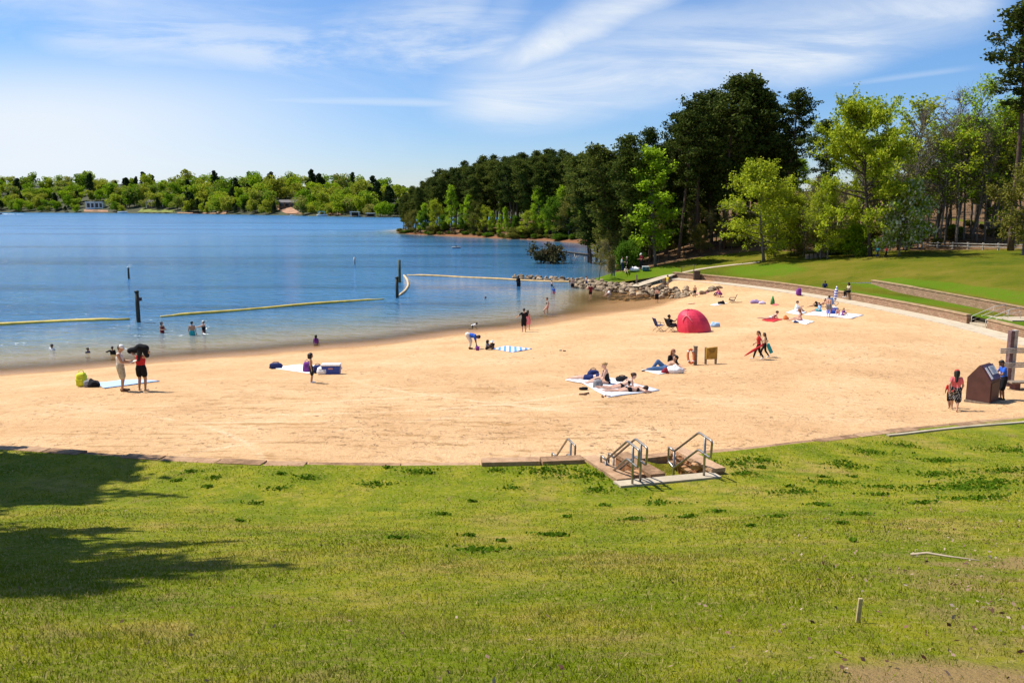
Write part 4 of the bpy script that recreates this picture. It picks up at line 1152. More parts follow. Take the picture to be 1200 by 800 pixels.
# ---- right foreground
place(1118, 481.5, 'sand', 25, 'walk', 'tan', [('shirt', 'coral', .55), ('skirt', print_mat('black_print', (0.012, 0.012, 0.014), (0.55, 0.52, 0.48), 16), .95), ('hair', 'black', 'long'), ('cap', 'red')], 'woman in red cap, coral shirt and black printed skirt walking to the kiosk', hpx=48.5, fem=1, build=1.05)
place(1112.5, 478, 'sand', 15, 'walk2', 'brown', [('shirt', 'red', .6), ('shorts', 'black', .9), ('hair', 'black', 'short')], 'child in red shirt walking close behind the woman in the red cap', hpx=33, child=.5, big=True)
place(1174.5, 468.5, 'sand', 285, 'reach_fwd', 'brown', [('shirt', 'blue', .55), ('shorts', 'black', .95), ('hair', 'black', 'short'), ('shoes', 'black')], 'boy in blue shirt and black shorts leaning on the brown kiosk', hpx=47, extra=dict(lean=8, nod=20, hands=((-.25, .42, 1.16), (.2, .45, 1.2))))
# ---- picnic and lawn
place(718.5, 324.5, 'land', 200, 'fold', 'tan', [('shirt', 'grey', .7), ('trousers', 'jeans', 1.9), ('hair', 'black', 'short')], 'man in grey shirt and jeans standing by the shore bush', hpx=20)
place(728.5, 318, 'land', 100, 'hold', 'tan', [('shirt', 'white', .7), ('trousers', 'navy', 1.9), ('hair', 'black', 'short')], 'person in white shirt and dark trousers standing at the picnic', hpx=17)
place(734.5, 317.5, 'land', 260, 'stand_rel', 'light', [('shirt', 'black', .8), ('trousers', 'black', 1.9), ('hair', 'grey', 'short')], 'grey haired person in black standing at the picnic', hpx=16.5)
place(733.5, 319.5, 'land', 180, 'sit', 'light', [('shirt', 'cream', .6), ('shorts', 'khaki', .7), ('hair', 'grey', 'short')], 'person in cream sitting on the grass at the picnic', s=.85)
place(751.5, 315.5, 'land', 240, 'hold', 'tan', [('shirt', 'darkred', .8), ('trousers', 'black', 1.9), ('hair', 'brown', 'short'), ('cap', 'white')], 'person in dark red shirt and white cap standing by the picnic cooler', hpx=18.5)
place(1028, 301.5, 'land', 80, 'walk', 'brown', [('shirt', 'teal', .7), ('trousers', 'navy', 1.9), ('hair', 'black', 'short')], 'walker in teal shirt under the big yellow green tree', hpx=13)
place(1038.5, 301.5, 'land', 275, 'walk', 'tan', [('shirt', 'red', .7), ('trousers', 'black', 1.9), ('hair', 'black', 'short')], 'walker in red shirt beside the big yellow green tree', hpx=12.5)
# woman sitting on the retaining wall
_wp, _wn = _wall_pt(994)
r_, J_, s_ = place(994, 346, 'sand', 0, 'sit_wall', 'dark', [('shirt', 'khaki', .5), ('trousers', 'black', 1.8), ('hair', 'black', 'long'), ('shoes', 'white')], 'woman with long dark hair sitting on the cap of the retaining wall', s=.98, fem=1)
r_.location = (_wp.x + _wn.x * 0.02, _wp.y + _wn.y * 0.02, WALL_Z1 + 0.03); r_.rotation_euler = (0, 0, math.atan2(-(-_wn.x), -_wn.y))

# evaluate all bodies and clothes into plain meshes
bpy.context.view_layer.update()
_dg = bpy.context.evaluated_depsgraph_get()
for o in _rem:
    me = bpy.data.meshes.new_from_object(o.evaluated_get(_dg))
    old = o.data; mats = list(old.materials)
    o.modifiers.clear(); o.data = me
    me.name = o.name
    me.materials.clear()
    for mm in mats: me.materials.append(mm)
    me.polygons.foreach_set('use_smooth', np.ones(len(me.polygons), dtype=bool))
    bpy.data.meshes.remove(old)
# ================================================================== TREES
def m_leaf(name, stops, trans=0.35, hue_obj=0.5, rough=0.6):
    """stops: list of leaf colours; each tree takes its own mix, each leaf varies a little"""
    m, nt, b = new_mat(name)
    oi = nt.nodes.new('ShaderNodeObjectInfo'); g = nt.nodes.new('ShaderNodeNewGeometry')
    f = math_n(nt, 'ADD', math_n(nt, 'MULTIPLY', oi.outputs['Random'], hue_obj), math_n(nt, 'MULTIPLY', g.outputs['Random Per Island'], 1 - hue_obj))
    n = len(stops)
    r = ramp(nt, f, [((i + 0.5) / n, s) for i, s in enumerate(stops)])
    L(nt, r.outputs[0], b.inputs['Base Color']); b.inputs['Roughness'].default_value = 0.8; b.inputs['Specular IOR Level'].default_value = 0.06
    if trans:
        t = nt.nodes.new('ShaderNodeBsdfTranslucent'); L(nt, r.outputs[0], t.inputs['Color'])
        ms = nt.nodes.new('ShaderNodeMixShader'); ms.inputs[0].default_value = trans
        L(nt, b.outputs[0], ms.inputs[1]); L(nt, t.outputs[0], ms.inputs[2])
        L(nt, ms.outputs[0], nt.nodes['Material Output'].inputs['Surface'])
    return m
def m_bark(name, c1, c2):
    m, nt, b = new_mat(name)
    tc = N(nt, 'ShaderNodeTexCoord')
    mp = nt.nodes.new('ShaderNodeMapping'); mp.inputs['Scale'].default_value = (1, 1, 0.25); L(nt, tc.outputs['Object'], mp.inputs[0])
    n = tex_noise(nt, mp.outputs[0], 9, 5, 0.7)
    r = ramp(nt, n.outputs['Fac'], [(0.35, c1), (0.65, c2)])
    L(nt, r.outputs[0], b.inputs['Base Color']); b.inputs['Roughness'].default_value = 0.95; b.inputs['Specular IOR Level'].default_value = 0.1
    bump(nt, n.outputs['Fac'], 0.9, 0.06, b)
    return m
LF_PINE = m_leaf('pine_needles', [(0.024, 0.042, 0.007), (0.046, 0.070, 0.010), (0.095, 0.115, 0.018), (0.056, 0.082, 0.012), (0.034, 0.054, 0.009)], 0.25, 0.4)
LF_PINE2 = m_leaf('olive_pine_needles', [(0.050, 0.075, 0.010), (0.085, 0.11, 0.014), (0.14, 0.155, 0.022), (0.07, 0.10, 0.014)], 0.3, 0.5)
LF_SPRING = m_leaf('spring_leaves', [(0.25, 0.34, 0.020), (0.35, 0.43, 0.026), (0.46, 0.48, 0.032), (0.36, 0.43, 0.024)], 0.65, 0.35)
LF_LIME = m_leaf('lime_leaves', [(0.25, 0.39, 0.018), (0.34, 0.47, 0.024), (0.28, 0.43, 0.020)], 0.65, 0.4)
LF_OLIVE = m_leaf('olive_leaves', [(0.12, 0.135, 0.018), (0.18, 0.19, 0.026), (0.23, 0.20, 0.04), (0.17, 0.19, 0.025)], 0.3, 0.5)
LF_GREEN = m_leaf('green_leaves', [(0.07, 0.145, 0.010), (0.11, 0.20, 0.013), (0.145, 0.25, 0.016), (0.09, 0.17, 0.012)], 0.35, 0.5)
LF_TAN = m_leaf('budding_twigs', [(0.20, 0.145, 0.07), (0.26, 0.20, 0.08), (0.22, 0.22, 0.05), (0.15, 0.11, 0.06)], 0.2, 0.5)
LF_WHITE = m_leaf('white_blossom', [(0.22, 0.32, 0.015), (0.27, 0.36, 0.03), (0.66, 0.65, 0.50)], 0.3, 0.0)
LF_FAR = m_leaf('far_leaves', [(0.08, 0.15, 0.008), (0.21, 0.35, 0.010), (0.36, 0.45, 0.014), (0.25, 0.25, 0.035), (0.44, 0.47, 0.03), (0.15, 0.29, 0.010), (0.38, 0.31, 0.08)], 0.4, 0.8)
LF_FARPINE = m_leaf('far_pine_needles', [(0.026, 0.042, 0.010), (0.042, 0.062, 0.014)], 0.1, 0.5)
BK_PINE = m_bark('pine_bark', (0.055, 0.038, 0.028), (0.15, 0.10, 0.075))
BK_GREY = m_bark('grey_bark', (0.10, 0.085, 0.07), (0.22, 0.19, 0.16))
BK_DARK = m_bark('dark_bark', (0.04, 0.032, 0.026), (0.10, 0.08, 0.062))

def leaf_quads(C, size, r_, elong=1.6, flat=0.0, var=0.4):
    """quads at centres C with random orientation; flat>0 keeps them nearer horizontal"""
    n = len(C)
    a = r_.normal(size=(n, 3)); a[:, 2] *= (1 - flat * 0.7)
    a /= np.linalg.norm(a, axis=1)[:, None]
    b = r_.normal(size=(n, 3)); b[:, 2] *= (1 - flat)
    b -= a * (a * b).sum(1)[:, None]; b /= np.linalg.norm(b, axis=1)[:, None]
    s = size * (1 + r_.uniform(-var, var, n))[:, None]
    a = a * s * 0.5 * elong; b = b * s * 0.5
    V = np.stack([C - a, C + b, C + a, C - b], 1).reshape(-1, 3)
    F = np.arange(n * 4).reshape(-1, 4)
    return V, F

def make_tree(seed, h, kind):
    """returns (trunk mesh builder, leaf centres list[(centres,size,elong,flat)]) in metres, base at origin"""
    r_ = np.random.default_rng(seed); rd = random.Random(seed)
    T = MB(); C = []
    def limb(p0, d, ln, r0, n=5, droop=0.0, wob=0.12, r1=None):
        pts = [Vector(p0)]; d = Vector(d).normalized()
        for i in range(n):
            d = (d + Vector((rd.gauss(0, wob), rd.gauss(0, wob), rd.gauss(0, wob) - droop))).normalized()
            pts.append(pts[-1] + d * ln / n)
        r1 = r0 * 0.3 if r1 is None else r1
        return pts, [r0 + (r1 - r0) * i / n for i in range(n + 1)]
    if kind in ('pine', 'pine_full', 'pine_tall'):
        tr = 0.012 * h + 0.02
        pts, rs = limb((0, 0, -0.3), (rd.gauss(0, .015), rd.gauss(0, .015), 1), h + 0.2, tr, 12, 0, 0.02, tr * 0.22)
        T.tube(pts, rs, 8)
        lo = {'pine': 0.50, 'pine_full': 0.28, 'pine_tall': 0.60}[kind]
        nb = {'pine': 46, 'pine_full': 60, 'pine_tall': 34}[kind]
        wid = {'pine': 0.15, 'pine_full': 0.17, 'pine_tall': 0.145}[kind] * h
        for i in range(nb):
            f = lo + (1 - lo) * ((i + rd.random()) / nb)
            t = (f - lo) / (1 - lo)
            base = pts[min(int(f * 12), 11)].lerp(pts[min(int(f * 12) + 1, 12)], (f * 12) % 1)
            prof = (0.35 + 1.3 * t) if t < 0.45 else (0.935 - 0.0 * t) * (1 - ((t - 0.45) / 0.56) ** 2.2) + 0.10
            prof *= rd.uniform(0.6, 1.15)
            az = rd.random() * 2 * PI
            up = -0.05 + 0.75 * t + rd.gauss(0, 0.12)
            bp, br = limb(base, (math.cos(az), math.sin(az), up), max(0.5, wid * prof), tr * 0.22 * (1 - 0.5 * t), 4, -0.03, 0.10)
            T.tube(bp, br, 4, False)
            # side sprays with needle tufts
            for k in range(3 + int(prof * 4)):
                s = 0.35 + 0.65 * rd.random()
                q = bp[min(int(s * 4), 3)].lerp(bp[min(int(s * 4) + 1, 4)], (s * 4) % 1)
                off = Vector((rd.gauss(0, 1), rd.gauss(0, 1), rd.gauss(0.35, 0.4))) * (0.34 + 0.22 * prof)
                c = q + off
                T.tube([q, c], [0.02, 0.012], 3, False)
                nn = rd.randint(26, 40)
                sp_ = (0.42, 0.42, 0.24)
                C.append((np.array(c)[None, :] + r_.normal(size=(nn, 3)) * np.array(sp_), 0.23, 2.0, 0.2))
        # a few dead stubs below the crown
        for i in range(9):
            f = rd.uniform(0.2, lo)
            base = pts[int(f * 12)]
            az = rd.random() * 2 * PI
            T.tube([base, base + Vector((math.cos(az), math.sin(az), rd.uniform(-.1, .3))) * rd.uniform(0.5, 1.6)], [0.04, 0.01], 3, False)
    elif kind in ('spring', 'round', 'column', 'bare', 'open'):
        tr = {'spring': 0.016, 'round': 0.02, 'column': 0.012, 'bare': 0.013, 'open': 0.012}[kind] * h
        bole = {'spring': 0.16, 'round': 0.29, 'column': 0.15, 'bare': 0.30, 'open': 0.35}[kind]
        pts, rs = limb((0, 0, -0.3), (rd.gauss(0, .03), rd.gauss(0, .03), 1), h * 0.94, tr, 12, 0, 0.045, tr * 0.12)
        T.tube(pts, rs, 8)
        nb = {'spring': 40, 'round': 46, 'column': 34, 'bare': 22, 'open': 20}[kind]
        wid = {'spring': 0.34, 'round': 0.42, 'column': 0.19, 'bare': 0.22, 'open': 0.24}[kind] * h
        upw = {'spring': 0.35, 'round': 0.4, 'column': 0.8, 'bare': 1.0, 'open': 1.0}[kind]
        dens = {'spring': 1.15, 'round': 2.2, 'column': 1.0, 'bare': 0.10, 'open': 0.42}[kind]
        for i in range(nb):
            f = bole + (0.98 - bole) * ((i + rd.random()) / nb)
            t = (f - bole) / (0.98 - bole)
            k = f * 12
            base = pts[min(int(k), 11)].lerp(pts[min(int(k) + 1, 12)], k % 1)
            prof = (math.sin(PI * min(1, 0.22 + 0.78 * t)) ** 0.8) * (1 if kind != 'spring' else (1.25 - 0.45 * t)) + 0.12
            az = i * 2.4 + rd.gauss(0, 0.5)
            bp, br = limb(base, (math.cos(az), math.sin(az), upw * (0.5 + t) + rd.gauss(0, 0.15)), wid * prof * rd.uniform(0.7, 1.15), tr * 0.38 * (1 - 0.7 * t) + 0.015, 5, 0.015, 0.13)
            T.tube(bp, br, 5, False)
            for j in range(7 if kind not in ('bare',) else 9):
                s = rd.uniform(0.25, 1.0)
                q = bp[min(int(s * 5), 4)].lerp(bp[min(int(s * 5) + 1, 5)], (s * 5) % 1)
                d = (bp[-1] - bp[0]).normalized() + Vector((rd.gauss(0, .7), rd.gauss(0, .7), rd.gauss(0.15, .4)))
                tp, trr = limb(q, d, wid * rd.uniform(0.18, 0.42), 0.022 + 0.0006 * h, 3, 0.0, 0.2, 0.008)
                T.tube(tp, trr, 3, False)
                nn = int(rd.randint(20, 46) * dens)
                if kind == 'bare':
                    for z_ in range(3):
                        e = tp[-1] + Vector((rd.gauss(0, .5), rd.gauss(0, .5), rd.gauss(.3, .4))) * 0.8
                        T.tube([tp[rd.randint(1, 3)], e], [0.016, 0.006], 3, False)
                if nn:
                    tt = r_.uniform(0.2, 1.1, nn)[:, None]
                    cc_ = np.array(tp[0])[None, :] * (1 - tt) + np.array(tp[-1])[None, :] * tt
                    C.append((cc_ + r_.normal(size=(nn, 3)) * np.array((0.34, 0.34, 0.26)), 0.20, 1.5, 0.35))
    return T, C

def tree_meshes(name, seed, h, kind, bark, leaf, lscale=1.0, extra=None):
    T, C = make_tree(seed, h, kind)
    tm = T.mesh(name + '_trunk', bark, True)
    r_ = np.random.default_rng(seed + 99)
    Vs = []; Fs = []; k = 0
    for c, s, e, fl in C:
        V, F = leaf_quads(c, s * lscale, r_, e, fl)
        Vs.append(V); Fs.append(F + k); k += len(V)
    cm = np_mesh(name + '_crown', np.concatenate(Vs), np.concatenate(Fs), leaf)
    return tm, cm

def far_crown(seed, h, w, leaf, conic=False):
    """whole small tree: trunk + lumpy crown for the far shore, one mesh with two materials"""
    r_ = np.random.default_rng(seed)
    Vs = []; Fs = []; k = 0
    nl = 18 if not conic else 8
    C = []
    for i in range(nl):
        if conic:
            z = h * (0.35 + 0.62 * i / nl); rr = w * 0.5 * (1 - 0.75 * i / nl)
            c = np.array([r_.normal() * w * 0.08, r_.normal() * w * 0.08, z])
        else:
            a = r_.uniform(0, 2 * PI); q = r_.uniform(0, 0.40) * w
            c = np.array([q * math.cos(a), q * math.sin(a), h * (0.24 + 0.56 * (i + r_.uniform(0, 1)) / nl)]); rr = w * r_.uniform(0.12, 0.25)
        n = 170 if conic else 105
        d = r_.normal(size=(n, 3)); d /= np.linalg.norm(d, axis=1)[:, None]
        C.append(c + d * rr * (r_.uniform(0.55, 1.08, n) ** 0.6)[:, None] * np.array([1, 1, 0.85]))
    C = np.concatenate(C)
    return leaf_quads(C, 0.85, r_, 1.4, 0.3)

def far_tree_mesh(name, seed, h, w, leaf, conic=False):
    V, F = far_crown(seed, h, w, leaf, conic)
    T = MB(); T.tube([(0, 0, -1), (0.2, 0, h * 0.45), (0, 0.1, h * 0.8)], [0.32, 0.25, 0.08], 5)
    tv = np.array(T.v); 
    # triangles-only trunk as quads
    tf = [q for q in T.f if len(q) == 4]
    n = len(V)
    me = np_mesh(name, np.concatenate([V, tv]), np.concatenate([F, np.array(tf) + n]), leaf)
    me.materials.append(BK_DARK)
    mi = np.zeros(len(F) + len(tf), dtype=np.int32); mi[len(F):] = 1
    me.polygons.foreach_set('material_index', mi)
    return me

_proto = {}
def variant(kind, i):
    key = (kind, i)
    if key in _proto: return _proto[key]
    sp_ = {
        'pine': (26, 'pine', BK_PINE, LF_PINE, 1.0), 'pine_full': (22, 'pine_full', BK_PINE, LF_PINE, 1.0), 'pine_tall': (28, 'pine_tall', BK_PINE, LF_PINE, 1.0), 'pine_olive': (21, 'pine_full', BK_PINE, LF_PINE2, 1.0),
        'spring': (14, 'spring', BK_GREY, LF_SPRING, 1.0), 'shade': (16, 'round', BK_DARK, LF_GREEN, 1.9), 'lime': (17, 'column', BK_GREY, LF_LIME, 1.15), 'round': (18, 'round', BK_DARK, LF_SPRING, 1.25),
        'green': (13, 'round', BK_DARK, LF_GREEN, 1.2), 'olive': (13, 'spring', BK_GREY, LF_OLIVE, 1.1), 'bare': (21, 'bare', BK_GREY, LF_TAN, 0.9), 'tan': (15, 'open', BK_GREY, LF_TAN, 1.0),
        'open': (22, 'open', BK_GREY, LF_LIME, 1.25), 'openspring': (19, 'open', BK_GREY, LF_SPRING, 1.4), 'dogwood': (8, 'spring', BK_GREY, LF_WHITE, 1.2),
        'shrub': (4.5, 'round', BK_GREY, LF_OLIVE, 0.7), 'greenshrub': (4, 'round', BK_GREY, LF_GREEN, 0.75), 'tanshrub': (4, 'open', BK_GREY, LF_TAN, 0.8), 'limeshrub': (5, 'spring', BK_GREY, LF_LIME, 0.8)}[kind]
    _proto[key] = (sp_[0],) + tree_meshes(kind, hash_(kind) + i * 17, sp_[0], sp_[1], sp_[2], sp_[3], sp_[4])
    return _proto[key]
def hash_(s): return sum(ord(c) * (i + 3) for i, c in enumerate(s)) % 1000

NAMES = {'pine': 'pine_tree', 'pine_olive': 'pine_tree', 'pine_full': 'pine_tree', 'pine_tall': 'pine_tree', 'spring': 'young_tree', 'lime': 'leafing_tree', 'round': 'broad_tree', 'shade': 'broad_tree', 'green': 'leafy_tree', 'olive': 'olive_tree', 'bare': 'bare_tree', 'tan': 'budding_tree',
         'open': 'slender_tree', 'openspring': 'slender_tree', 'dogwood': 'flowering_tree', 'shrub': 'shrub', 'greenshrub': 'shrub', 'tanshrub': 'shrub', 'limeshrub': 'shrub'}
NAMES['olive'] = 'budding_tree'
def plant(kind, i, loc, h, label, group=None, rz=None, wid=1.0, lean=None):
    h0, tm, cm = variant(kind, i)
    o = empty(NAMES[kind], loc, rng.uniform(0, 6.28) if rz is None else rz, label, 'shrub' if 'shrub' in kind else 'tree', group)
    s = h / h0
    o.scale = (s * wid, s * wid, s)
    if lean: o.rotation_euler = (lean[0], lean[1], o.rotation_euler[2])
    link_mesh('trunk' if 'shrub' not in kind else 'stem', tm, o); link_mesh('crown' if 'shrub' not in kind else 'foliage', cm, o)
    return o

def plant_px(kind, i, px, py_base, py_top, Y, label, group=None, wid=1.0, kindg='land', rz=None):
    """photo column px, top line py_top, standing at distance Y; foot on the ground there"""
    d = ray(px, py_base)
    x = d.x / d.y * Y
    z = gz(kindg, x, Y)
    top = at_y(px, py_top, Y)
    return plant(kind, i, (x, Y, z), max(1.0, top.z - z), label, group, rz, wid)

# ---- prominent trees, each told apart
P_ = plant_px
# the great pine stand behind the picnic ground
stand = 'tall pines of the dark stand behind the picnic ground'
P_('pine', 0, 795, 306, 128, 124, 'tall dark pine at the left shoulder of the tallest pine stand', stand)
P_('pine', 1, 818, 306, 112, 127, 'tall dark pine second from left in the tallest pine stand', stand)
P_('pine_full', 2, 848, 305, 92, 126, 'tallest dark pine with rounded top left of the notch in the stand', stand, 1.05)
P_('pine', 3, 872, 305, 100, 130, 'dark pine in the middle of the tallest pine stand', stand)
P_('pine_full', 0, 893, 305, 90, 127, 'broad dark pine topping the right half of the tallest stand', stand, 1.2)
P_('pine', 2, 912, 305, 108, 125, 'dark pine with layered branches at the right edge of the tallest stand', stand, 1.1)
P_('pine_full', 1, 833, 306, 108, 133, 'dark pine filling the back of the stand left of the notch', stand, 1.1)
P_('pine_full', 3, 880, 306, 108, 136, 'dark pine filling the back of the stand under the notch', stand, 1.2)
P_('pine', 1, 762, 307, 152, 128, 'dark pine between the lime green tree and the tallest stand', stand)
P_('pine_full', 1, 780, 307, 135, 131, 'dark pine rising behind the lime green tree', stand)
P_('pine_olive', 2, 742, 312, 162, 122, 'feathery olive pine left of the lime green tree', stand, 1.0)
P_('pine_olive', 3, 715, 318, 172, 132, 'olive drooping pine over the fallen log by the inlet', stand, 1.25)
P_('pine_olive', 0, 690, 318, 185, 150, 'olive pine where the near wood meets the inlet', stand, 1.2)
P_('lime', 0, 768, 310, 165, 119, 'bright lime green upright tree in front of the dark pines', None, 1.15)
P_('spring', 0, 895, 305, 185, 110, 'airy yellow green tree on the lawn before the dark pine stand', None, 1.0)
P_('spring', 1, 908, 304, 215, 113, 'smaller yellow green tree with low spreading boughs beside the airy one', None, 1.05)
P_('spring', 2, 931, 304, 225, 114, 'thin pale green tree on the litter right of the airy lawn tree')
P_('pine', 0, 969, 300, 143, 118, 'lone dark pine standing free against the sky right of the stand', None, 1.0)
P_('round', 0, 1020, 300, 112, 101, 'big yellow green tree with dark trunk in the middle of the lawn edge', None, 0.70)
P_('open', 0, 1035, 299, 100, 112, 'tall thin leafing tree rising behind the big yellow green tree', None, 1.0)
P_('openspring', 1, 1062, 299, 110, 116, 'slanting thin leafing tree right of the big yellow green tree', None, 1.1)
P_('openspring', 2, 1008, 299, 126, 122, 'thin orange tinged tree left behind the big yellow green tree', None, 0.95)
P_('dogwood', 0, 1054, 298, 208, 98.8, 'white flowering dogwood right of the big yellow green tree', None, 0.72)
P_('bare', 0, 1095, 296, 98, 112, 'bare grey tree with forked limbs against the sky', None, 1.0)
P_('bare', 1, 1108, 296, 120, 118, 'leaning bare tree behind the bare forked one', None, 0.9)
P_('open', 1, 1118, 296, 84, 110, 'tall lean tree with first green leaves right of the bare trees', None, 0.8)
P_('pine_tall', 0, 1184, 296, 8, 100, 'towering pine with bare trunk at the right edge of the picture', None, 1.1)
P_('pine_tall', 1, 1215, 296, -25, 98, 'second towering pine cut by the right edge of the picture', None, 1.1)
P_('olive', 0, 1198, 300, 180, 93, 'rust tinged low tree at the right end of the rail fence', None, 0.9)
P_('spring', 3, 970, 302, 215, 104, 'small budding tree with slim twin trunks left of the big yellow green tree', None, 0.75)
P_('tan', 0, 962, 302, 205, 106, 'slim nearly bare tree beside the stumps')
P_('limeshrub', 0, 1000, 301, 262, 104, 'pale green bush at the foot of the lawn edge between two trunks', None, 1.2)
P_('tanshrub', 1, 1060, 297, 258, 104, 'grey twiggy bush behind the walkers on the lawn', None, 1.5)
P_('tan', 0, 702, 327, 280, 110, 'pale twiggy young tree on the shore by the fallen log', None, 1.0)
P_('tanshrub', 2, 716, 326, 299, 111, 'low twiggy bush on the shore beside the man in jeans', None, 0.7)
P_('greenshrub', 1, 738, 314, 285, 117, 'small bright bush behind the picnic', None, 0.9)

# ---- right hand wood behind the fence
wood = 'trees of the spring wood behind the rail fence'
wl_ = {'lime': 'bright leafing tree in the spring wood behind the rail fence', 'open': 'thin leafing tree in the spring wood behind the rail fence', 'openspring': 'thin yellow leafed tree in the spring wood behind the rail fence',
       'tan': 'brown budding tree in the spring wood behind the rail fence', 'green': 'mid green tree in the spring wood behind the rail fence', 'bare': 'bare tree in the spring wood behind the rail fence', 'olive': 'olive tinged tree in the spring wood behind the rail fence',
       'pine_full': 'dark pine at the back of the spring wood', 'spring': 'yellow green tree in the spring wood behind the rail fence'}
rw = random.Random(41)
for k in range(62):
    px = 940 + 290 * ((k * 0.618) % 1) + rw.uniform(-6, 6)
    Y = rw.choice([108, 112, 118, 125, 132, 140]) + rw.uniform(-2, 2)
    kd = rw.choice(['open', 'lime', 'openspring', 'tan', 'bare', 'bare', 'tan', 'openspring', 'open', 'tan'])
    top = {'open': 150, 'lime': 165, 'openspring': 160, 'tan': 190, 'green': 215, 'bare': 165, 'spring': 200}[kd] + rw.uniform(-12, 28)
    if px < 1000: top = max(top, 212 + rw.uniform(0, 15))
    elif px < 1060: top = max(top, 160)
    if px > 1125: top -= 35
    P_(kd, k % 4, px, 296, top, Y, wl_[kd], wood + ', ' + {'open': 'thin', 'lime': 'bright', 'openspring': 'yellow', 'tan': 'brown', 'green': 'mid green', 'bare': 'bare', 'spring': 'yellow green'}[kd], rw.uniform(0.85, 1.15))
for k in range(16):
    px = 1060 + 8.2 * k + rw.uniform(-3, 3)
    P_('bare', k % 4, px, 296, rw.uniform(105, 175), rw.uniform(107, 113), 'bare tree in the spring wood behind the rail fence', wood + ', bare', rw.uniform(0.55, 0.8))
und = 'undergrowth bushes along the foot of the wood'
for k in range(46):
    px = 925 + 300 * ((k * 0.618 + 0.3) % 1)
    Y = rw.uniform(106, 122)
    kd = rw.choice(['tanshrub', 'tanshrub', 'shrub', 'tanshrub', 'limeshrub'])
    P_(kd, k % 3, px, 296, 296 - rw.uniform(10, 34), Y, {'tanshrub': 'brown twiggy bush', 'shrub': 'olive bush', 'greenshrub': 'dark green bush', 'limeshrub': 'pale green bush'}[kd] + ' in the undergrowth at the foot of the wood behind the fence', und + ', ' + kd.replace('shrub', ' shrub').strip(), 1.3)

# ---- deep wood behind the pine stand (dark between the trunks)
deep = 'pines deep in the near wood behind the stand'
for k in range(56):
    px = 690 + 270 * ((k * 0.618 + 0.11) % 1)
    Y = rw.uniform(134, 190)
    top = np.interp(px, [690, 730, 760, 800, 850, 900, 925, 940, 960], [198, 190, 178, 150, 130, 132, 175, 212, 222]) + rw.uniform(-4, 26)
    P_(rw.choice(['pine_full', 'pine_full', 'pine', 'pine_full']) if px < 925 else rw.choice(['green', 'lime', 'pine_full']), k % 4, px, 300, top, Y, 'dark tree deep in the near wood, seen between the front trunks', deep, rw.uniform(1.0, 1.3))
low = 'understory saplings among the near pines'
for k in range(34):
    px = 722 + 205 * ((k * 0.618 + 0.5) % 1)
    Y = rw.uniform(124, 138)
    P_(rw.choice(['pine_full', 'olive', 'tan', 'olive']), k % 3, px, 300, rw.uniform(228, 270), Y, 'thin understory sapling among the trunks of the near pines', low, 0.9)
for k in range(44):
    px = 725 + 215 * ((k * 0.618 + 0.2) % 1)
    Y = rw.uniform(140, 185)
    P_(rw.choice(['greenshrub', 'shrub']), k % 3, px, 300, 292 - rw.uniform(10, 34), Y, 'dark bush on the floor of the near wood behind the trunks', 'dark bushes on the floor of the near wood', 1.8)

# ---- peninsula
pen = 'pines on the wooded point across the inlet'
rp = random.Random(5)
_topx = [470, 490, 520, 540, 560, 600, 650, 700, 740]
_topy = [232, 214, 198, 190, 186, 180, 176, 174, 178]
def pen_shore(px):   # distance of the point's shoreline
    return np.interp(px, [468, 500, 560, 600, 640, 700], [306, 290, 272, 256, 246, 226])
for k in range(170):
    px = 472 + 250 * ((k * 0.618 + 0.07) % 1)
    back = rp.random()
    Y = pen_shore(px) + 5 + back * 75
    top = np.interp(px, _topx, _topy) + rp.uniform(-2, 10) + (1 - back) * 10
    kd = rp.choice(['pine', 'pine_full', 'pine_olive', 'pine_olive', 'pine'])
    P_(kd, k % 4, px, 275, top, Y, 'olive pine in the wood on the point across the inlet' if kd == 'pine_olive' else 'dark pine in the wood on the point across the inlet', pen + (', olive ones' if kd == 'pine_olive' else ', dark ones'), rp.uniform(0.85, 1.1))
brt = 'fresh green trees on the point across the inlet'
for px, tp, kd in ((478, 248, 'olive'), (487, 246, 'olive'), (528, 213, 'lime'), (541, 238, 'lime'), (545, 252, 'green'), (560, 232, 'olive'), (575, 246, 'lime'), (585, 250, 'lime'), (604, 253, 'green'), (634, 216, 'lime'), (650, 214, 'lime'), (628, 230, 'lime'), (655, 232, 'green'), (672, 240, 'green'), (520, 252, 'green'), (500, 245, 'green'), (493, 236, 'lime'), (513, 232, 'spring'), (553, 226, 'lime'), (567, 240, 'spring'), (595, 240, 'lime'), (617, 246, 'spring'), (643, 236, 'lime'), (666, 226, 'olive'), (686, 240, 'lime')):
    P_(kd, rp.randint(0, 3), px, 275, tp, pen_shore(px) + rp.uniform(1.5, 5), {'lime': 'lime green tree among the dark pines on the point', 'olive': 'olive budding tree among the dark pines on the point', 'green': 'mid green tree among the dark pines on the point', 'spring': 'yellow green tree among the dark pines on the point'}[kd], brt + ', ' + kd, rp.uniform(0.65, 0.95))
for k in range(90):
    px = 466 + 240 * ((k * 0.618 + 0.4) % 1)
    kd = rp.choice(['greenshrub', 'shrub', 'shrub', 'greenshrub', 'tanshrub'])
    P_(kd, k % 3, px, 275, 277 - (rp.uniform(2, 6) if k % 2 else rp.uniform(5, 15)) + (px - 470) * 0.01, pen_shore(px) + (rp.uniform(-1.0, 2.5) if k % 2 else rp.uniform(3, 24)), {'tanshrub': 'brown twiggy bush', 'shrub': 'olive bush', 'greenshrub': 'dark green bush', 'limeshrub': 'pale green bush'}[kd] + ' at the water edge of the wooded point', 'shore bushes of the wooded point, ' + kd, rp.uniform(1.2, 2.4))

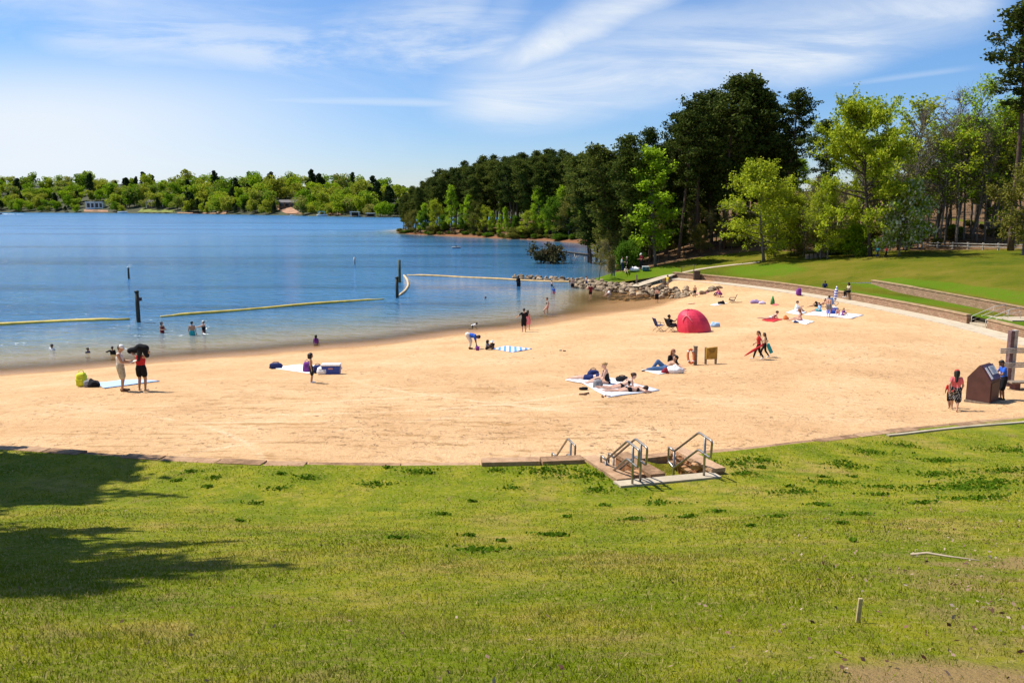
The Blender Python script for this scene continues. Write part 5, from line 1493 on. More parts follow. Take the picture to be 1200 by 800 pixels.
# ---- far shore
farm = [far_tree_mesh('far_tree', 300 + i, 18, 17, LF_FAR) for i in range(6)]
farp = [far_tree_mesh('far_pine', 340 + i, 20, 9, LF_FARPINE, True) for i in range(3)]
rf = random.Random(77)
def plant_far(px, d, i, s, pine=False):
    Y0 = float(np.interp((px - 600) / FOC, [a / b for a, b in zip(fsx, fsy)], fsy)) + d
    x = (px - 600) / FOC * Y0
    z = gz('far', x, Y0)
    o = link_mesh('far_pine' if pine else 'far_tree', (farp if pine else farm)[i])
    o.location = (x, Y0, z - 0.4); o.rotation_euler = (0, 0, rf.uniform(0, 6.28)); o.scale = (s * rf.uniform(0.9, 1.15), s * rf.uniform(0.9, 1.15), s * rf.uniform(0.75, 1.2))
    tag(o, 'dark pine in the wood on the far shore of the lake' if pine else 'leafy spring tree in the wood on the far shore of the lake', 'tree', 'pines of the far shore' if pine else 'leafy trees of the far shore')
HOUSE_GAPS = [(104, 132, 60), (178, 200, 40), (150, 210, 34), (215, 245, 14), (330, 352, 80), (405, 440, 12)]
for row, d in enumerate((5, 20, 42, 70, 105, 150, 205)):
    n = [46, 44, 42, 42, 40, 40, 40][row]
    for k in range(n):
        px = -12 + 500 * (k + 0.5 * (row % 2) + rf.uniform(-0.3, 0.3)) / n
        if any(a <= px <= b and d < mx_ for a, b, mx_ in HOUSE_GAPS): continue
        pine = rf.random() < (0.14 if row else 0.28)
        plant_far(px, d + rf.uniform(-6, 6), rf.randint(0, 2) if pine else rf.randint(0, 5), (1.22 if px < 330 else 1.08) * (0.62 if row == 0 else 0.85 if row == 1 else 1.0) * rf.uniform(0.65, 1.25), pine)
for px, d, s in ((222, 22, 0.95), (229, 24, 1.1), (236, 22, 0.9), (246, 18, 0.85), (252, 20, 0.75), (190, 30, 0.7), (97, 50, 0.9), (150, 30, 0.8)):
    plant_far(px, d, rf.randint(0, 2), s, True)

# ---- the tree just outside the picture on the left, whose shade falls on the slope
for (x, y, h, lab) in ((-14.2, 11.7, 15.0, 'leafy tree beside the slope, just left of the picture, shading the grass'), (-17.2, 20.6, 16.0, 'leafy tree at the left end of the sand border, left of the picture')):
    o = plant('shade', 1, (x, y, gz('hill', x, y)), h, lab, None, None, 0.46)
# ================================================================== BUILT THINGS
def project(p):
    d = Vector(p) - CAMP
    f = d.dot(FWD)
    return (600 + d.x / f * FOC, 400 - d.dot(UPV) / f * FOC)
def m_stone(name, c1, c2, c3, sc=3.0, bm=0.8):
    m, nt, b = new_mat(name)
    tc = N(nt, 'ShaderNodeTexCoord'); g = nt.nodes.new('ShaderNodeObjectInfo')
    ad = nt.nodes.new('ShaderNodeVectorMath'); ad.operation = 'ADD'
    L(nt, tc.outputs['Object'], ad.inputs[0])
    cbx = nt.nodes.new('ShaderNodeCombineXYZ'); L(nt, math_n(nt, 'MULTIPLY', g.outputs['Random'], 37.0), cbx.inputs[0]); L(nt, cbx.outputs[0], ad.inputs[1])
    n = tex_noise(nt, ad.outputs[0], sc, 6, 0.7)
    f = math_n(nt, 'ADD', n.outputs['Fac'], math_n(nt, 'MULTIPLY', math_n(nt, 'SUBTRACT', g.outputs['Random'], 0.5), 0.30))
    r = ramp(nt, f, [(0.3, c1), (0.5, c2), (0.7, c3)])
    L(nt, r.outputs[0], b.inputs['Base Color']); b.inputs['Roughness'].default_value = 0.92; b.inputs['Specular IOR Level'].default_value = 0.2
    n2 = tex_noise(nt, tc.outputs['Object'], sc * 5, 5, 0.7)
    bump(nt, n2.outputs['Fac'], bm, 0.03, b)
    return m
M_SLAB = m_stone('border_stone', (0.20, 0.115, 0.06), (0.36, 0.215, 0.12), (0.50, 0.32, 0.19))
M_CONC = m_stone('concrete', (0.34, 0.27, 0.185), (0.44, 0.36, 0.25), (0.52, 0.44, 0.32), 1.6, 0.4)
M_ROCK = m_stone('jetty_rock', (0.10, 0.075, 0.05), (0.28, 0.205, 0.13), (0.50, 0.37, 0.23), 1.6)
M_RUST = m_stone('rough_stone', (0.22, 0.10, 0.04), (0.40, 0.20, 0.09), (0.52, 0.32, 0.17), 4.0, 1.0)
M_STEEL = plain('handrail_steel', (0.30, 0.28, 0.25), 0.38, 0.85, 0.2, 8)
M_WOOD = plain('weathered_wood', (0.22, 0.17, 0.12), 0.9, 0, 0.3, 9, 0.4)
M_GREYWOOD = plain('grey_rail_wood', (0.40, 0.37, 0.33), 0.9, 0, 0.25, 6, 0.4)
M_POST = plain('piling', (0.045, 0.04, 0.025), 0.7, 0, 0.4, 5, 0.4)

def m_block():
    m, nt, b = new_mat('wall_block')
    P = nt.nodes.new('ShaderNodeNewGeometry').outputs['Position']
    sx = nt.nodes.new('ShaderNodeSeparateXYZ'); L(nt, P, sx.inputs[0])
    cbx = nt.nodes.new('ShaderNodeCombineXYZ'); L(nt, math_n(nt, 'SUBTRACT', sx.outputs['Y'], sx.outputs['X']), cbx.inputs[0]); L(nt, sx.outputs['Z'], cbx.inputs[1])
    br = nt.nodes.new('ShaderNodeTexBrick'); L(nt, cbx.outputs[0], br.inputs['Vector'])
    br.inputs['Scale'].default_value = 1.0; br.inputs['Brick Width'].default_value = 0.42; br.inputs['Row Height'].default_value = 0.155; br.inputs['Mortar Size'].default_value = 0.012
    br.inputs['Color1'].default_value = (0.30, 0.165, 0.095, 1); br.inputs['Color2'].default_value = (0.42, 0.26, 0.16, 1); br.inputs['Mortar'].default_value = (0.10, 0.06, 0.04, 1)
    n = tex_noise(nt, P, 1.3, 5, 0.7)
    c = mix(nt, map_range(nt, n.outputs['Fac'], 0.4, 0.7, 0, 0.6), br.outputs['Color'], (0.22, 0.15, 0.07))
    L(nt, c, b.inputs['Base Color']); b.inputs['Roughness'].default_value = 0.95
    bump(nt, math_n(nt, 'ADD', br.outputs['Fac'], math_n(nt, 'MULTIPLY', tex_noise(nt, P, 14, 4, 0.7).outputs['Fac'], -0.8)), -0.7, 0.03, b)
    return m
M_BLOCK = m_block()
M_CAP = plain('wall_cap', (0.36, 0.24, 0.13), 0.9, 0, 0.2, 2.0, 0.3)

def strip(P2, w0, w1, z0, z1, normals=None):
    """a wall of constant section along a 2-D line, offsets w0..w1 along the uphill normal. z0/z1: number or function"""
    mb = MB(); vs = []; fs = []
    n = len(P2)
    f0 = z0 if callable(z0) else (lambda p: z0); f1 = z1 if callable(z1) else (lambda p: z1)
    for i, p in enumerate(P2):
        nn = line_normal(P2, i)
        a = p + nn * w0; b = p + nn * w1
        vs += [(a.x, a.y, f0(a)), (a.x, a.y, f1(a)), (b.x, b.y, f1(b)), (b.x, b.y, f0(b))]
    for i in range(n - 1):
        k = i * 4; l = k + 4
        for q in range(4):
            q2 = (q + 1) % 4
            fs.append((k + q, l + q, l + q2, k + q2))
    fs.append((0, 1, 2, 3)); fs.append(tuple(reversed([(n - 1) * 4 + q for q in range(4)])))
    return mb.add(vs, fs)

# ---- retaining walls of the upper lawn, with the gap of the lawn steps
GAP0, GAP1 = 60.0, 62.4
for seg, lab in (([p for p in WALL if p.y >= GAP1], 'long curved brown block retaining wall between the sand walk and the lawn'), ([p for p in WALL if p.y <= GAP0], 'brown block retaining wall right of the lawn steps')):
    r0 = seg[0]
    o = strip(seg, 0.0, 0.34, WALL_Z0 - 0.5, WALL_Z1 - 0.07).build('retaining_wall', M_BLOCK)
    tag(o, lab, 'wall')
    strip(seg, -0.05, 0.40, WALL_Z1 - 0.067, WALL_Z1 + 0.03).build('wall_cap', M_CAP, o)
o = strip([p for p in UPW if p.y > 56.5 and p.y > 60.2], 0.0, 0.32, UPW_Z0 - 0.4, UPW_Z1 - 0.07).build('retaining_wall', M_BLOCK)
tag(o, 'upper brown block retaining wall set back on the lawn above the terrace', 'wall')
strip([p for p in UPW if p.y > 60.2], -0.05, 0.38, UPW_Z1 - 0.067, UPW_Z1 + 0.03).build('wall_cap', M_CAP, o)
o = strip([p for p in UPW if p.y < 57.8], 0.0, 0.32, UPW_Z0 - 0.4, UPW_Z1 - 0.07).build('retaining_wall', M_BLOCK)
tag(o, 'upper block wall continuing right of the lawn steps', 'wall'); strip([p for p in UPW if p.y < 57.8], -0.05, 0.38, UPW_Z1 - 0.067, UPW_Z1 + 0.03).build('wall_cap', M_CAP, o)
# walk at the foot of the wall
walk = strip(WALL, -1.75, -0.003, WALL_Z0 - 0.35, WALL_Z0 + 0.05).build('concrete_walk', M_CONC); tag(walk, kind='structure')
# lawn steps
t = empty('lawn_steps', (34.0, 61.2, WALL_Z0), 0, 'concrete steps with pale pipe rails rising through the block walls to the lawn', 'steps')
for i in range(4):
    MB().box((-0.10 + 0.36 * i, 0, 0.085 + 0.165 * i / 2), (0.36, 2.2, 0.17 + 0.165 * i)).build('step', M_CONC, t)
MB().box((2.2, -1.2, 0.70), (2.6, 2.0, 0.10)).build('landing', M_CONC, t)
M_PALE = plain('pale_pipe', (0.62, 0.60, 0.55), 0.5, 0.3, 0.1)
for k, y in enumerate((-0.95, 0.95)):
    r_ = MB().tube([(-0.25, y, 0.05), (-0.25, y, 0.62), (-0.1, y, 0.70), (1.4, y, 1.36), (2.2, y, 1.50), (2.2, y, 0.7)], 0.022, 8).build('handrail', M_PALE, t, True)
    MB().tube([(-0.25, y, 0.35), (1.4, y, 1.05), (2.2, y, 1.2)], 0.016, 8).build('lower_rail', M_PALE, r_, True)
    MB().tube([(1.3, y, 0.65), (1.3, y, 1.31)], 0.02, 8).build('post', M_PALE, r_, True)

# ---- border of stone slabs between slope and sand
slab_lab = 'flat brown stone slab in the long border between the sand and the near grass'
rb = random.Random(9)
x = -26.0; k = 0
while x < 28:
    ln = rb.uniform(0.9, 2.2)
    x1 = x + ln
    xa, xb = st(0, 0).x - 0.05, st(0, V_C3 + CHEEK_W).x + 0.05
    if x < xa < x1: x1 = xa if xa - x > 0.3 else x1
    if x < xa and x1 > xa + .01: x = x1 = xb
    skip = x1 > xa + .01 and x < xb - .01
    if skip: x = xb; continue
    if x1 > x + .05:
        a = Vector((x + 0.012, float(Ky(x)), float(Kz(x)))); b_ = Vector((x1 - 0.012, float(Ky(x1)), float(Kz(x1))))
        c = (a + b_) / 2; d = b_ - a
        near_st = -1.6 < x1 - st(0, 0).x < 0.1
        hh = 0.15
        o = MB().box((0, 0, 0), (d.length, rb.uniform(0.32, 0.40), 0.30), None, 0.985).build('border_slab', M_SLAB, bevel=0.012)
        o.location = (c.x, c.y + 0.03, c.z - 0.15 + (0.12 if near_st else rb.uniform(0.0, 0.045))); o.rotation_euler = (rb.gauss(0, .015), -math.atan2(d.z, math.hypot(d.x, d.y)), math.atan2(d.y, d.x))
        tag(o, slab_lab, 'stone slab', 'stone border slabs')
    x = x1; k += 1
# slabs bridging the heads of the two stair wells at sand level
for v0, v1 in ((V_C3 - 1.0, V_C3 - 0.02),):
    a = st(-0.12, v0); b_ = st(-0.12, v1)
    o = MB().box((0, 0, 0), ((b_ - a).length, 0.3, 0.25)).build('border_slab', M_SLAB, bevel=0.012)
    c = (a + b_) / 2; o.location = (c.x, c.y, float(Kz(c.x)) - 0.13); o.rotation_euler = (0, 0, math.atan2((b_ - a).y, (b_ - a).x)); tag(o, slab_lab, 'stone slab', 'stone border slabs')
# pale concrete kerb strip in the grass at the right
pts = [q for q in ((1040, 511.5, 3.60), (1100, 504.5, 3.48), (1150, 499, 3.40), (1200, 494.5, 3.32), (1270, 487.5, 3.2))]
P2 = [on_z(*q).to_2d() for q in pts]
o = strip(smooth_line(P2, 0.5, 6), -0.05, 0.05, lambda p: gz('hill', p.x, p.y) - 0.1, lambda p: gz('hill', p.x, p.y) + 0.045).build('kerb_strip', M_CONC)
tag(o, 'narrow pale concrete kerb half sunk in the grass near the right border', 'kerb')

# ---- stairs from the slope to the sand
def p3(u, v, z): q = st(u, v); return Vector((q.x, q.y, z))
stair = empty('beach_stairs', p3(0, 0, 0), 0, 'short stone stairs with rough cheek walls going down from the near grass to the sand', 'stairs')
so_ = Vector(stair.location)
zk = float(Kz(ST_O.x)) + 0.06
ze = gz('hill', st(LEN, 0.2).x, st(LEN, 0.2).y) + 0.06
def prism(corners, z0, z1f):
    """vertical prism over four plan corners"""
    mb = MB(); vs = []
    for (u, v) in corners: vs.append(p3(u, v, z0) - so_)
    for (u, v) in corners: vs.append(p3(u, v, z1f(u, v)) - so_)
    return mb.add(vs, [(0, 1, 2, 3), (7, 6, 5, 4), (0, 4, 5, 1), (1, 5, 6, 2), (2, 6, 7, 3), (3, 7, 4, 0)])
ztop = lambda u, v: zk + (ze - zk) * u / LEN
def fixn(o):
    bm = bmesh.new(); bm.from_mesh(o.data); bmesh.ops.recalc_face_normals(bm, faces=bm.faces); bm.to_mesh(o.data); bm.free(); return o
C2a = CHEEK_W + GAP_A; C2b = C2a + CHEEK_W
for (v0, v1, l) in ((0, CHEEK_W, LEN + 0.05), (C2a, C2b, LEN), (V_C3, V_C3 + CHEEK_W, LEN + 0.1)):
    o = fixn(prism([(-0.12, v0), (l, v0), (l, v1), (-0.12, v1)], zk - 1.0, ztop).build('cheek_wall', M_RUST, stair))
    fixn(prism([(-0.16, v0 - 0.02), (l + 0.02, v0 - 0.02), (l + 0.02, v1 + 0.02), (-0.16, v1 + 0.02)], zk - 0.06, lambda u, v: ztop(u, v) + 0.03).build('coping', M_SLAB, o))
    # shift the coping prism bottom to follow the slope
for o in [c for c in stair.children]:
    for cp in o.children:
        for i in range(4): cp.data.vertices[i].co.z = cp.data.vertices[i + 4].co.z - 0.09
# steps in the left well
for i in range(4):
    u0 = 0.02 + i * 0.33
    fixn(prism([(u0, CHEEK_W + 0.005), (u0 + 0.36, CHEEK_W + 0.005), (u0 + 0.36, C2a - 0.005), (u0, C2a - 0.005)], zk - 1.2, lambda u, v, i=i: zk - 0.52 + i * 0.165).build('step', M_RUST, stair))
# landing
zl = ze - 0.0
o = fixn(prism([(LEN + 0.06, CHEEK_W - 0.42), (LEN + 0.42, CHEEK_W - 0.42), (LEN + 0.42, V_C3 + 0.05), (LEN + 0.06, V_C3 + 0.05)], zl - 0.5, lambda u, v: gz('hill', st(LEN + .28, v).x, st(LEN + .28, v).y) + 0.05).build('landing', M_CONC, stair))
# rough stones along the third cheek
for k in range(9):
    u = 0.1 + 1.2 * ((k * 0.618) % 1); z = zk - 0.30 + 0.28 * ((k * 0.37) % 1)
    q = p3(u, V_C3 - 0.06, z) - so_
    mb = MB(); mb.ball(q, (0.16, 0.10, 0.09), 8, 6)
    mb.v = [tuple(Vector(v) + Vector((rb.gauss(0, .015), rb.gauss(0, .015), rb.gauss(0, .012)))) for v in mb.v]
    mb.build('rubble_stone', M_RUST, stair)

def handrail(bx, ux, ln, rise, label, h=0.92, low=True, group=None):
    """bx: 3-D foot of the lower post; ux: plan direction up the flight"""
    t = empty('handrail', bx, math.atan2(ux.y, ux.x), label, 'handrail', group)
    r = 0.026
    def rnd(P, rad=0.07):
        out = [Vector(P[0])]
        for i in range(1, len(P) - 1):
            a, b_, c = Vector(P[i - 1]), Vector(P[i]), Vector(P[i + 1])
            d1 = (a - b_); d2 = (c - b_)
            q = min(rad, d1.length * .45, d2.length * .45)
            s_, e_ = b_ + d1.normalized() * q, b_ + d2.normalized() * q
            for k in range(5):
                f = k / 4
                out.append((s_ * (1 - f) + b_ * f) * (1 - f) + (b_ * (1 - f) + e_ * f) * f)
        out.append(Vector(P[-1])); return out
    hi = h; lo_ = 0.47
    top = rise + hi
    L_ = ln
    # the closed loop rail
    P = [(0, 0, lo_ - 0.30), (0, 0, lo_ + 0.02)]
    loop = [(0.0, 0, hi - 0.06), (-0.26, 0, hi - 0.02), (-0.26, 0, lo_ + 0.04), (0.0, 0, lo_ - 0.06), (L_ * .80, 0, rise + lo_ + 0.02), (L_ + 0.24, 0, rise + lo_ - 0.04), (L_ + 0.28, 0, top - 0.06), (L_ * .80, 0, top), (0.0, 0, hi - 0.06)]
    MB().tube(rnd(loop), r, 10).build('rail', M_STEEL, t, True)
    MB().tube([(0, 0, -0.25), (0, 0, hi - 0.06)], r, 10).build('post', M_STEEL, t, True)
    MB().tube([(L_, 0, rise - 0.12), (L_, 0, top - 0.02)], r, 10).build('post', M_STEEL, t, True)
    return t
zup = ze + 0.0
def rail_at(u_up, v, ln, rise, label, h=0.88):
    q = st(u_up - ln, v); qq = st(u_up, v); zu = gz('hill', st(LEN + .28, .5).x, st(LEN + .28, .5).y) + 0.05
    return handrail((q.x, q.y, zu - rise), ST_U, ln, rise, label, h)
rail_at(LEN + .26, V_C3 - 0.30, 1.30, 0.66, 'steel loop handrail at the right of the near stairs')
rail_at(LEN + .36, CHEEK_W - 0.12, 1.30, 0.66, 'steel loop handrail left of the stair well, nearest the camera')
rail_at(LEN + .26, CHEEK_W + 0.12, 1.30, 0.66, 'steel loop handrail on the far side of the stair well, second of the pair')
q = at_y(669, 516, 20.2); handrail((q.x - ST_U.x * .95, q.y - ST_U.y * .95, q.z - 0.88 - 0.62), ST_U, 0.95, 0.62, 'steel loop handrail half hidden behind the border slabs', 0.88)

# ---- rocks of the jetty
def rock_mesh(seed):
    r_ = np.random.default_rng(seed)
    bm = bmesh.new(); bmesh.ops.create_icosphere(bm, subdivisions=2, radius=0.5)
    sc_ = (1.25, 0.95, 0.72)
    pl = [(Vector(r_.normal(size=3)).normalized(), r_.uniform(0.28, 0.42)) for _ in range(9)]
    for v in bm.verts:
        for n, d in pl:
            k = v.co.dot(n)
            if k > d: v.co -= n * (k - d) * 0.92
        v.co = Vector((v.co.x * sc_[0], v.co.y * sc_[1], v.co.z * sc_[2])) + Vector(r_.normal(size=3)) * 0.012
    me = bpy.data.meshes.new('rock'); bm.to_mesh(me); bm.free(); me.materials.append(M_ROCK); return me
rocks = [rock_mesh(i) for i in range(7)]
def put_rock(p, s, lab, grp):
    o = link_mesh('rock', rocks[rb.randint(0, 6)]); o.location = p; o.scale = [s * rb.uniform(.8, 1.2) for _ in range(3)]
    o.rotation_euler = (rb.uniform(-.5, .5), rb.uniform(-.5, .5), rb.uniform(0, 6.28)); tag(o, lab, 'rock', grp)
front = [on_z(672, 337, 0), on_z(700, 339.5, 0.05), on_z(740, 344, 0.1), on_z(775, 346.5, 0.15), on_z(800, 346, 0.5), on_z(822, 342, 0.9), on_z(843, 337, 1.15)]
front = dense([f.to_2d() for f in front], 0.6)
for i, p in enumerate(front):
    f = i / (len(front) - 1)
    rows = 5 if 0.12 < f < 0.8 else (3 if f < .9 else 2)
    if f < 0.12: rows = 2
    for k in range(rows):
        q = p + Vector((rb.gauss(0, .25), k * 0.85 + rb.gauss(0, .2)))
        zb = max(0.0, float(sand_z([[q.x, q.y]])[0])) if k < 1 else 0.10 + k * 0.15 + 0.6 * max(0, f - .6)
        zb = min(zb, 1.25)
        put_rock((q.x, q.y, zb + 0.1), rb.uniform(0.45, 0.95), 'grey tan boulder in the thick rock heap between the shallows and the wall', 'boulders of the thick rock heap')
thin = dense([on_z(603, 326.5, 0).to_2d(), on_z(640, 329, 0).to_2d(), on_z(672, 331, 0).to_2d(), on_z(700, 335, 0).to_2d()], 0.62)
for i, p in enumerate(thin):
    for k in range(2):
        q = p + Vector((rb.gauss(0, .2), k * 0.7 + rb.gauss(0, .2)))
        put_rock((q.x, q.y, 0.14 + 0.2 * k), rb.uniform(0.5, 0.95), 'pale boulder in the thin line of rocks running out into the lake', 'boulders of the thin rock line')
# pale earth behind the rocks
# ---- path to the picnic ground, with a low rail
pp = [ground(a, b, 'land').to_2d() for a, b in ((742, 336), (758, 331), (778, 325), (800, 319.5), (822, 315), (846, 312), (868, 309.5), (890, 307.5))]
PATH = smooth_line(pp, 0.6, 14)
def drape_strip(P2, w0, w1, dz, nacross=5):
    vs = []; fs = []
    for i, p in enumerate(P2):
        nn = line_normal(P2, i)
        for k in range(nacross):
            q = p + nn * (w0 + (w1 - w0) * k / (nacross - 1)); vs.append((q.x, q.y, gz('land', q.x, q.y) + dz))
    for i in range(len(P2) - 1):
        for k in range(nacross - 1):
            a = i * nacross + k; fs.append((a, a + 1, a + nacross + 1, a + nacross))
    return MB().add(vs, fs)
path = drape_strip(PATH, -0.85, 0.85, 0.05).build('path', M_CONC, None, True); tag(path, kind='structure')
rail = empty('path_rail', (PATH[8].x, PATH[8].y, 0), 0, 'thin dark rail on short posts along the pale path', 'railing')
ro = Vector(rail.location)
rp_ = [PATH[i] + line_normal(PATH, i) * 1.0 for i in range(14, len(PATH) - 14)]
for i in range(0, len(rp_), 7):
    p = rp_[i]; z = gz('land', p.x, p.y); MB().box(Vector((p.x, p.y, z + 0.42)) - ro, (0.09, 0.09, 0.9)).build('post', M_WOOD, rail)
MB().tube([Vector((p.x, p.y, gz('land', p.x, p.y) + 0.78)) - ro for p in rp_], 0.03, 6).build('rail', M_WOOD, rail, True)
# marker posts by the rocks and a dark box on the wall end
p = ground(746, 332, 'land'); o = MB().box((0, 0, .45), (.16, .16, 1.1), None, .9).build('marker_post', M_WOOD); o.location = p; tag(o, 'short dark wooden marker post in the grass above the rocks', 'post')
p = WALL[min(range(len(WALL)), key=lambda i: abs(WALL[i].x / WALL[i].y - .2215))]; nn = line_normal(WALL, WALL.index(p))
o = MB().box((0, 0, .5), (.7, .7, 1.0), None, .95).box((0, 0, 1.03), (.78, .78, .06)).build('bin', plain('bin_brown', (0.07, 0.045, 0.03), .7)); q = p - nn * .5; o.location = (q.x, q.y, WALL_Z0 + .05); tag(o, 'dark square litter bin standing against the far end of the wall', 'bin')

# ---- rail fence along the wood
def rail_fence(pts, lab, rails=(0.35, 0.68), hgt=0.85):
    t = empty('rail_fence', pts[0], 0, lab, 'fence'); o0 = Vector(pts[0])
    for p in pts: MB().box(Vector(p) - o0 + Vector((0, 0, hgt / 2 - .1)), (.16, .16, hgt + .2)).build('post', M_GREYWOOD, t)
    for z in rails:
        for a, b_ in zip(pts[:-1], pts[1:]):
            MB().tube([Vector(a) - o0 + Vector((0, -.1, z)), Vector(b_) - o0 + Vector((0, -.1, z + rb.gauss(0, .02)))], 0.055, 6).build('rail', M_GREYWOOD, t)
def fence_pts(px0, px1, Y0, Y1, n):
    out = []
    for i in range(n):
        f = i / (n - 1); Y = Y0 + (Y1 - Y0) * f; px = px0 + (px1 - px0) * f
        d = ray(px, 297); x = d.x / d.y * Y; out.append(Vector((x, Y, gz('land', x, Y))))
    return out
rail_fence(fence_pts(1080, 1205, 108, 98.5, 8), 'grey split rail fence at the foot of the brown bank on the right')
rail_fence(fence_pts(942, 996, 113, 109, 4), 'short grey rail fence in the shade left of the big yellow green tree')
rail_fence(fence_pts(1010, 1075, 108.5, 108, 5), 'low grey rail fence behind the walkers')
for k, px in enumerate((946, 951, 956, 961, 965)):
    d = ray(px, 302); Y = 107.5; x = d.x / d.y * Y
    o = MB().lathe([(.26, -.2), (.25, .35), (.22, .55), (.05, .57)], (0, 0, 0), 10).build('stump', M_WOOD, None, False); o.location = (x, Y, gz('land', x, Y)); tag(o, 'short wooden stump in the row left of the slim twin trunked tree', 'stump', 'row of stumps')

# ---- swimming area posts and floating booms
def pile(px, py_base, py_top, r, lab, mat, cap=None, box=False):
    b_ = on_z(px, py_base, 0); top = at_y(px, py_top, b_.y)
    t = empty('piling', b_, 0, lab, 'post')
    MB().tube([(0, 0, -2), (0, 0, top.z * .5), (0.01, 0, top.z)], [r * 1.05, r, r * .95], 12).build('shaft', mat, t, True)
    if cap: MB().lathe([(r * 1.15, top.z - .02), (r * 1.2, top.z + .06), (r * .6, top.z + .13), (.01, top.z + .14)], (0, 0, 0), 12).build('cap', cap, t, True)
    if box: MB().box((r * 1.3, 0, top.z * .76), (r * 1.6, r * 1.8, .28)).build('sign_box', plain('dark_box', (.05, .03, .03), .7), t, bevel=.01)
    return b_, top.z
DK = plain('post_cap', (0.02, 0.03, 0.02), .6)
A1, h1 = pile(162.5, 377.5, 342, .17, 'thick dark piling with a box on its side at the gap between the yellow booms', M_POST, DK, True)
A2, h2 = pile(465.5, 349, 325.5, .17, 'thick dark piling with dark cap at the right end of the yellow boom', M_POST, DK)
A3, h3 = pile(468.5, 331, 304.5, .17, 'tall mossy piling just behind the capped one', plain('mossy_piling', (0.07, 0.075, 0.025), .8, 0, .3, 5, .4))
pile(151, 326.5, 313.5, .13, 'thin grey piling with white top far out left', M_POST, plain('white_cap', (.7, .7, .68), .6))
pile(415.5, 309.5, 301.5, .16, 'small whitish piling out in the middle of the lake', plain('pale_piling', (.45, .45, .43), .7))
def boom(pts, r, lab, mat, n=7):
    P = [on_z(a, b_, .02) for a, b_ in pts]
    D = []
    for a, b_ in zip(P[:-1], P[1:]):
        m_ = max(2, int((b_ - a).length / .9))
        for i in range(m_): D.append(a.lerp(b_, i / m_))
    D.append(P[-1])
    D = [Vector((p.x, p.y, .04 + .03 * math.sin(i * .5))) for i, p in enumerate(D)]
    for _ in range(3): D = [D[0]] + [(D[i - 1] + D[i] * 2 + D[i + 1]) / 4 for i in range(1, len(D) - 1)] + [D[-1]]
    o0 = D[0]
    o = MB().tube([p - o0 for p in D], [r * (1 if 1 < i < len(D) - 2 else .5) for i in range(len(D))], 8).build('float_boom', mat, None, True); o.location = o0
    tag(o, lab, 'boom')
YB = plain('boom_yellow', (0.66, 0.47, 0.07), .55, 0, .2, 1.2); TB = plain('boom_tan', (0.56, 0.35, 0.13), .6, 0, .2, 1.2)
boom([(-90, 386), (0, 381), (75, 376.5), (152, 374.5)], .19, 'yellow floating boom at the left edge up to the thick piling', YB)
boom([(188, 371.3), (260, 366), (350, 358), (450, 350.5)], .17, 'long yellow floating boom between the thick piling and the paired pilings', YB)
boom([(467, 347), (474, 342), (478.5, 335), (477.5, 328), (473, 322.5)], .16, 'pale curved boom bowing right from the capped piling', plain('boom_pale', (0.58, 0.42, 0.22), .6, 0, .15, 1.2))
boom([(477, 322.5), (520, 324), (570, 326.5), (620, 329.3), (660, 330.8), (690, 331), (705, 329.5)], .17, 'tan floating boom running from the pilings to the jetty rocks', TB)

# ---- fallen tree in the inlet
b_ = on_z(702, 308.5, 0); 
ft = empty('fallen_tree', b_, 0, 'grey fallen trunk lying out over the water with its brown leafy top in the inlet', 'tree')
tipp = on_z(640, 309, 0) - b_
r0 = Vector((1.2, 0.5, 0.9)); r1 = Vector(((on_z(661, 309, 0) - b_).x, 0, 2.0))
MB().tube([r0, r0.lerp(r1, .3) + Vector((0, 0, .1)), r0.lerp(r1, .7), r1, r1 + (r1 - r0) * .45 + Vector((0, 0, -.5))], [.26, .24, .19, .14, .05], 8).build('trunk', BK_GREY if 'BK_GREY' in globals() else M_GREYWOOD, ft, True)
for k in range(16):
    f = .12 + .85 * k / 16; q = r0.lerp(r1, f); 
    MB().tube([q, q + Vector((rb.gauss(0, .5), rb.gauss(0, .5), -.8)), Vector((q.x + rb.gauss(-.4, .7), q.y + rb.gauss(0, .8), -.6))], [.06, .045, .03], 5).build('branch', M_GREYWOOD, ft, True)
r_ = np.random.default_rng(4)
Cc = []
for k in range(60):
    c = np.array([tipp.x + r_.normal() * 1.3 + .2, r_.normal() * .9, abs(r_.normal()) * 1.1 + .15 + 1.2 * math.exp(-((k % 10) - 5) ** 2 / 9)])
    Cc.append(c + r_.normal(size=(40, 3)) * np.array((.35, .35, .32)))
V_, F_ = leaf_quads(np.concatenate(Cc), .26, r_, 1.8, .1)
link_mesh('crown', np_mesh('fallen_crown', V_, F_, m_leaf('withered_leaves', [(.05, .05, .018), (.085, .075, .025), (.11, .09, .04)], .2, 0.0)), ft)

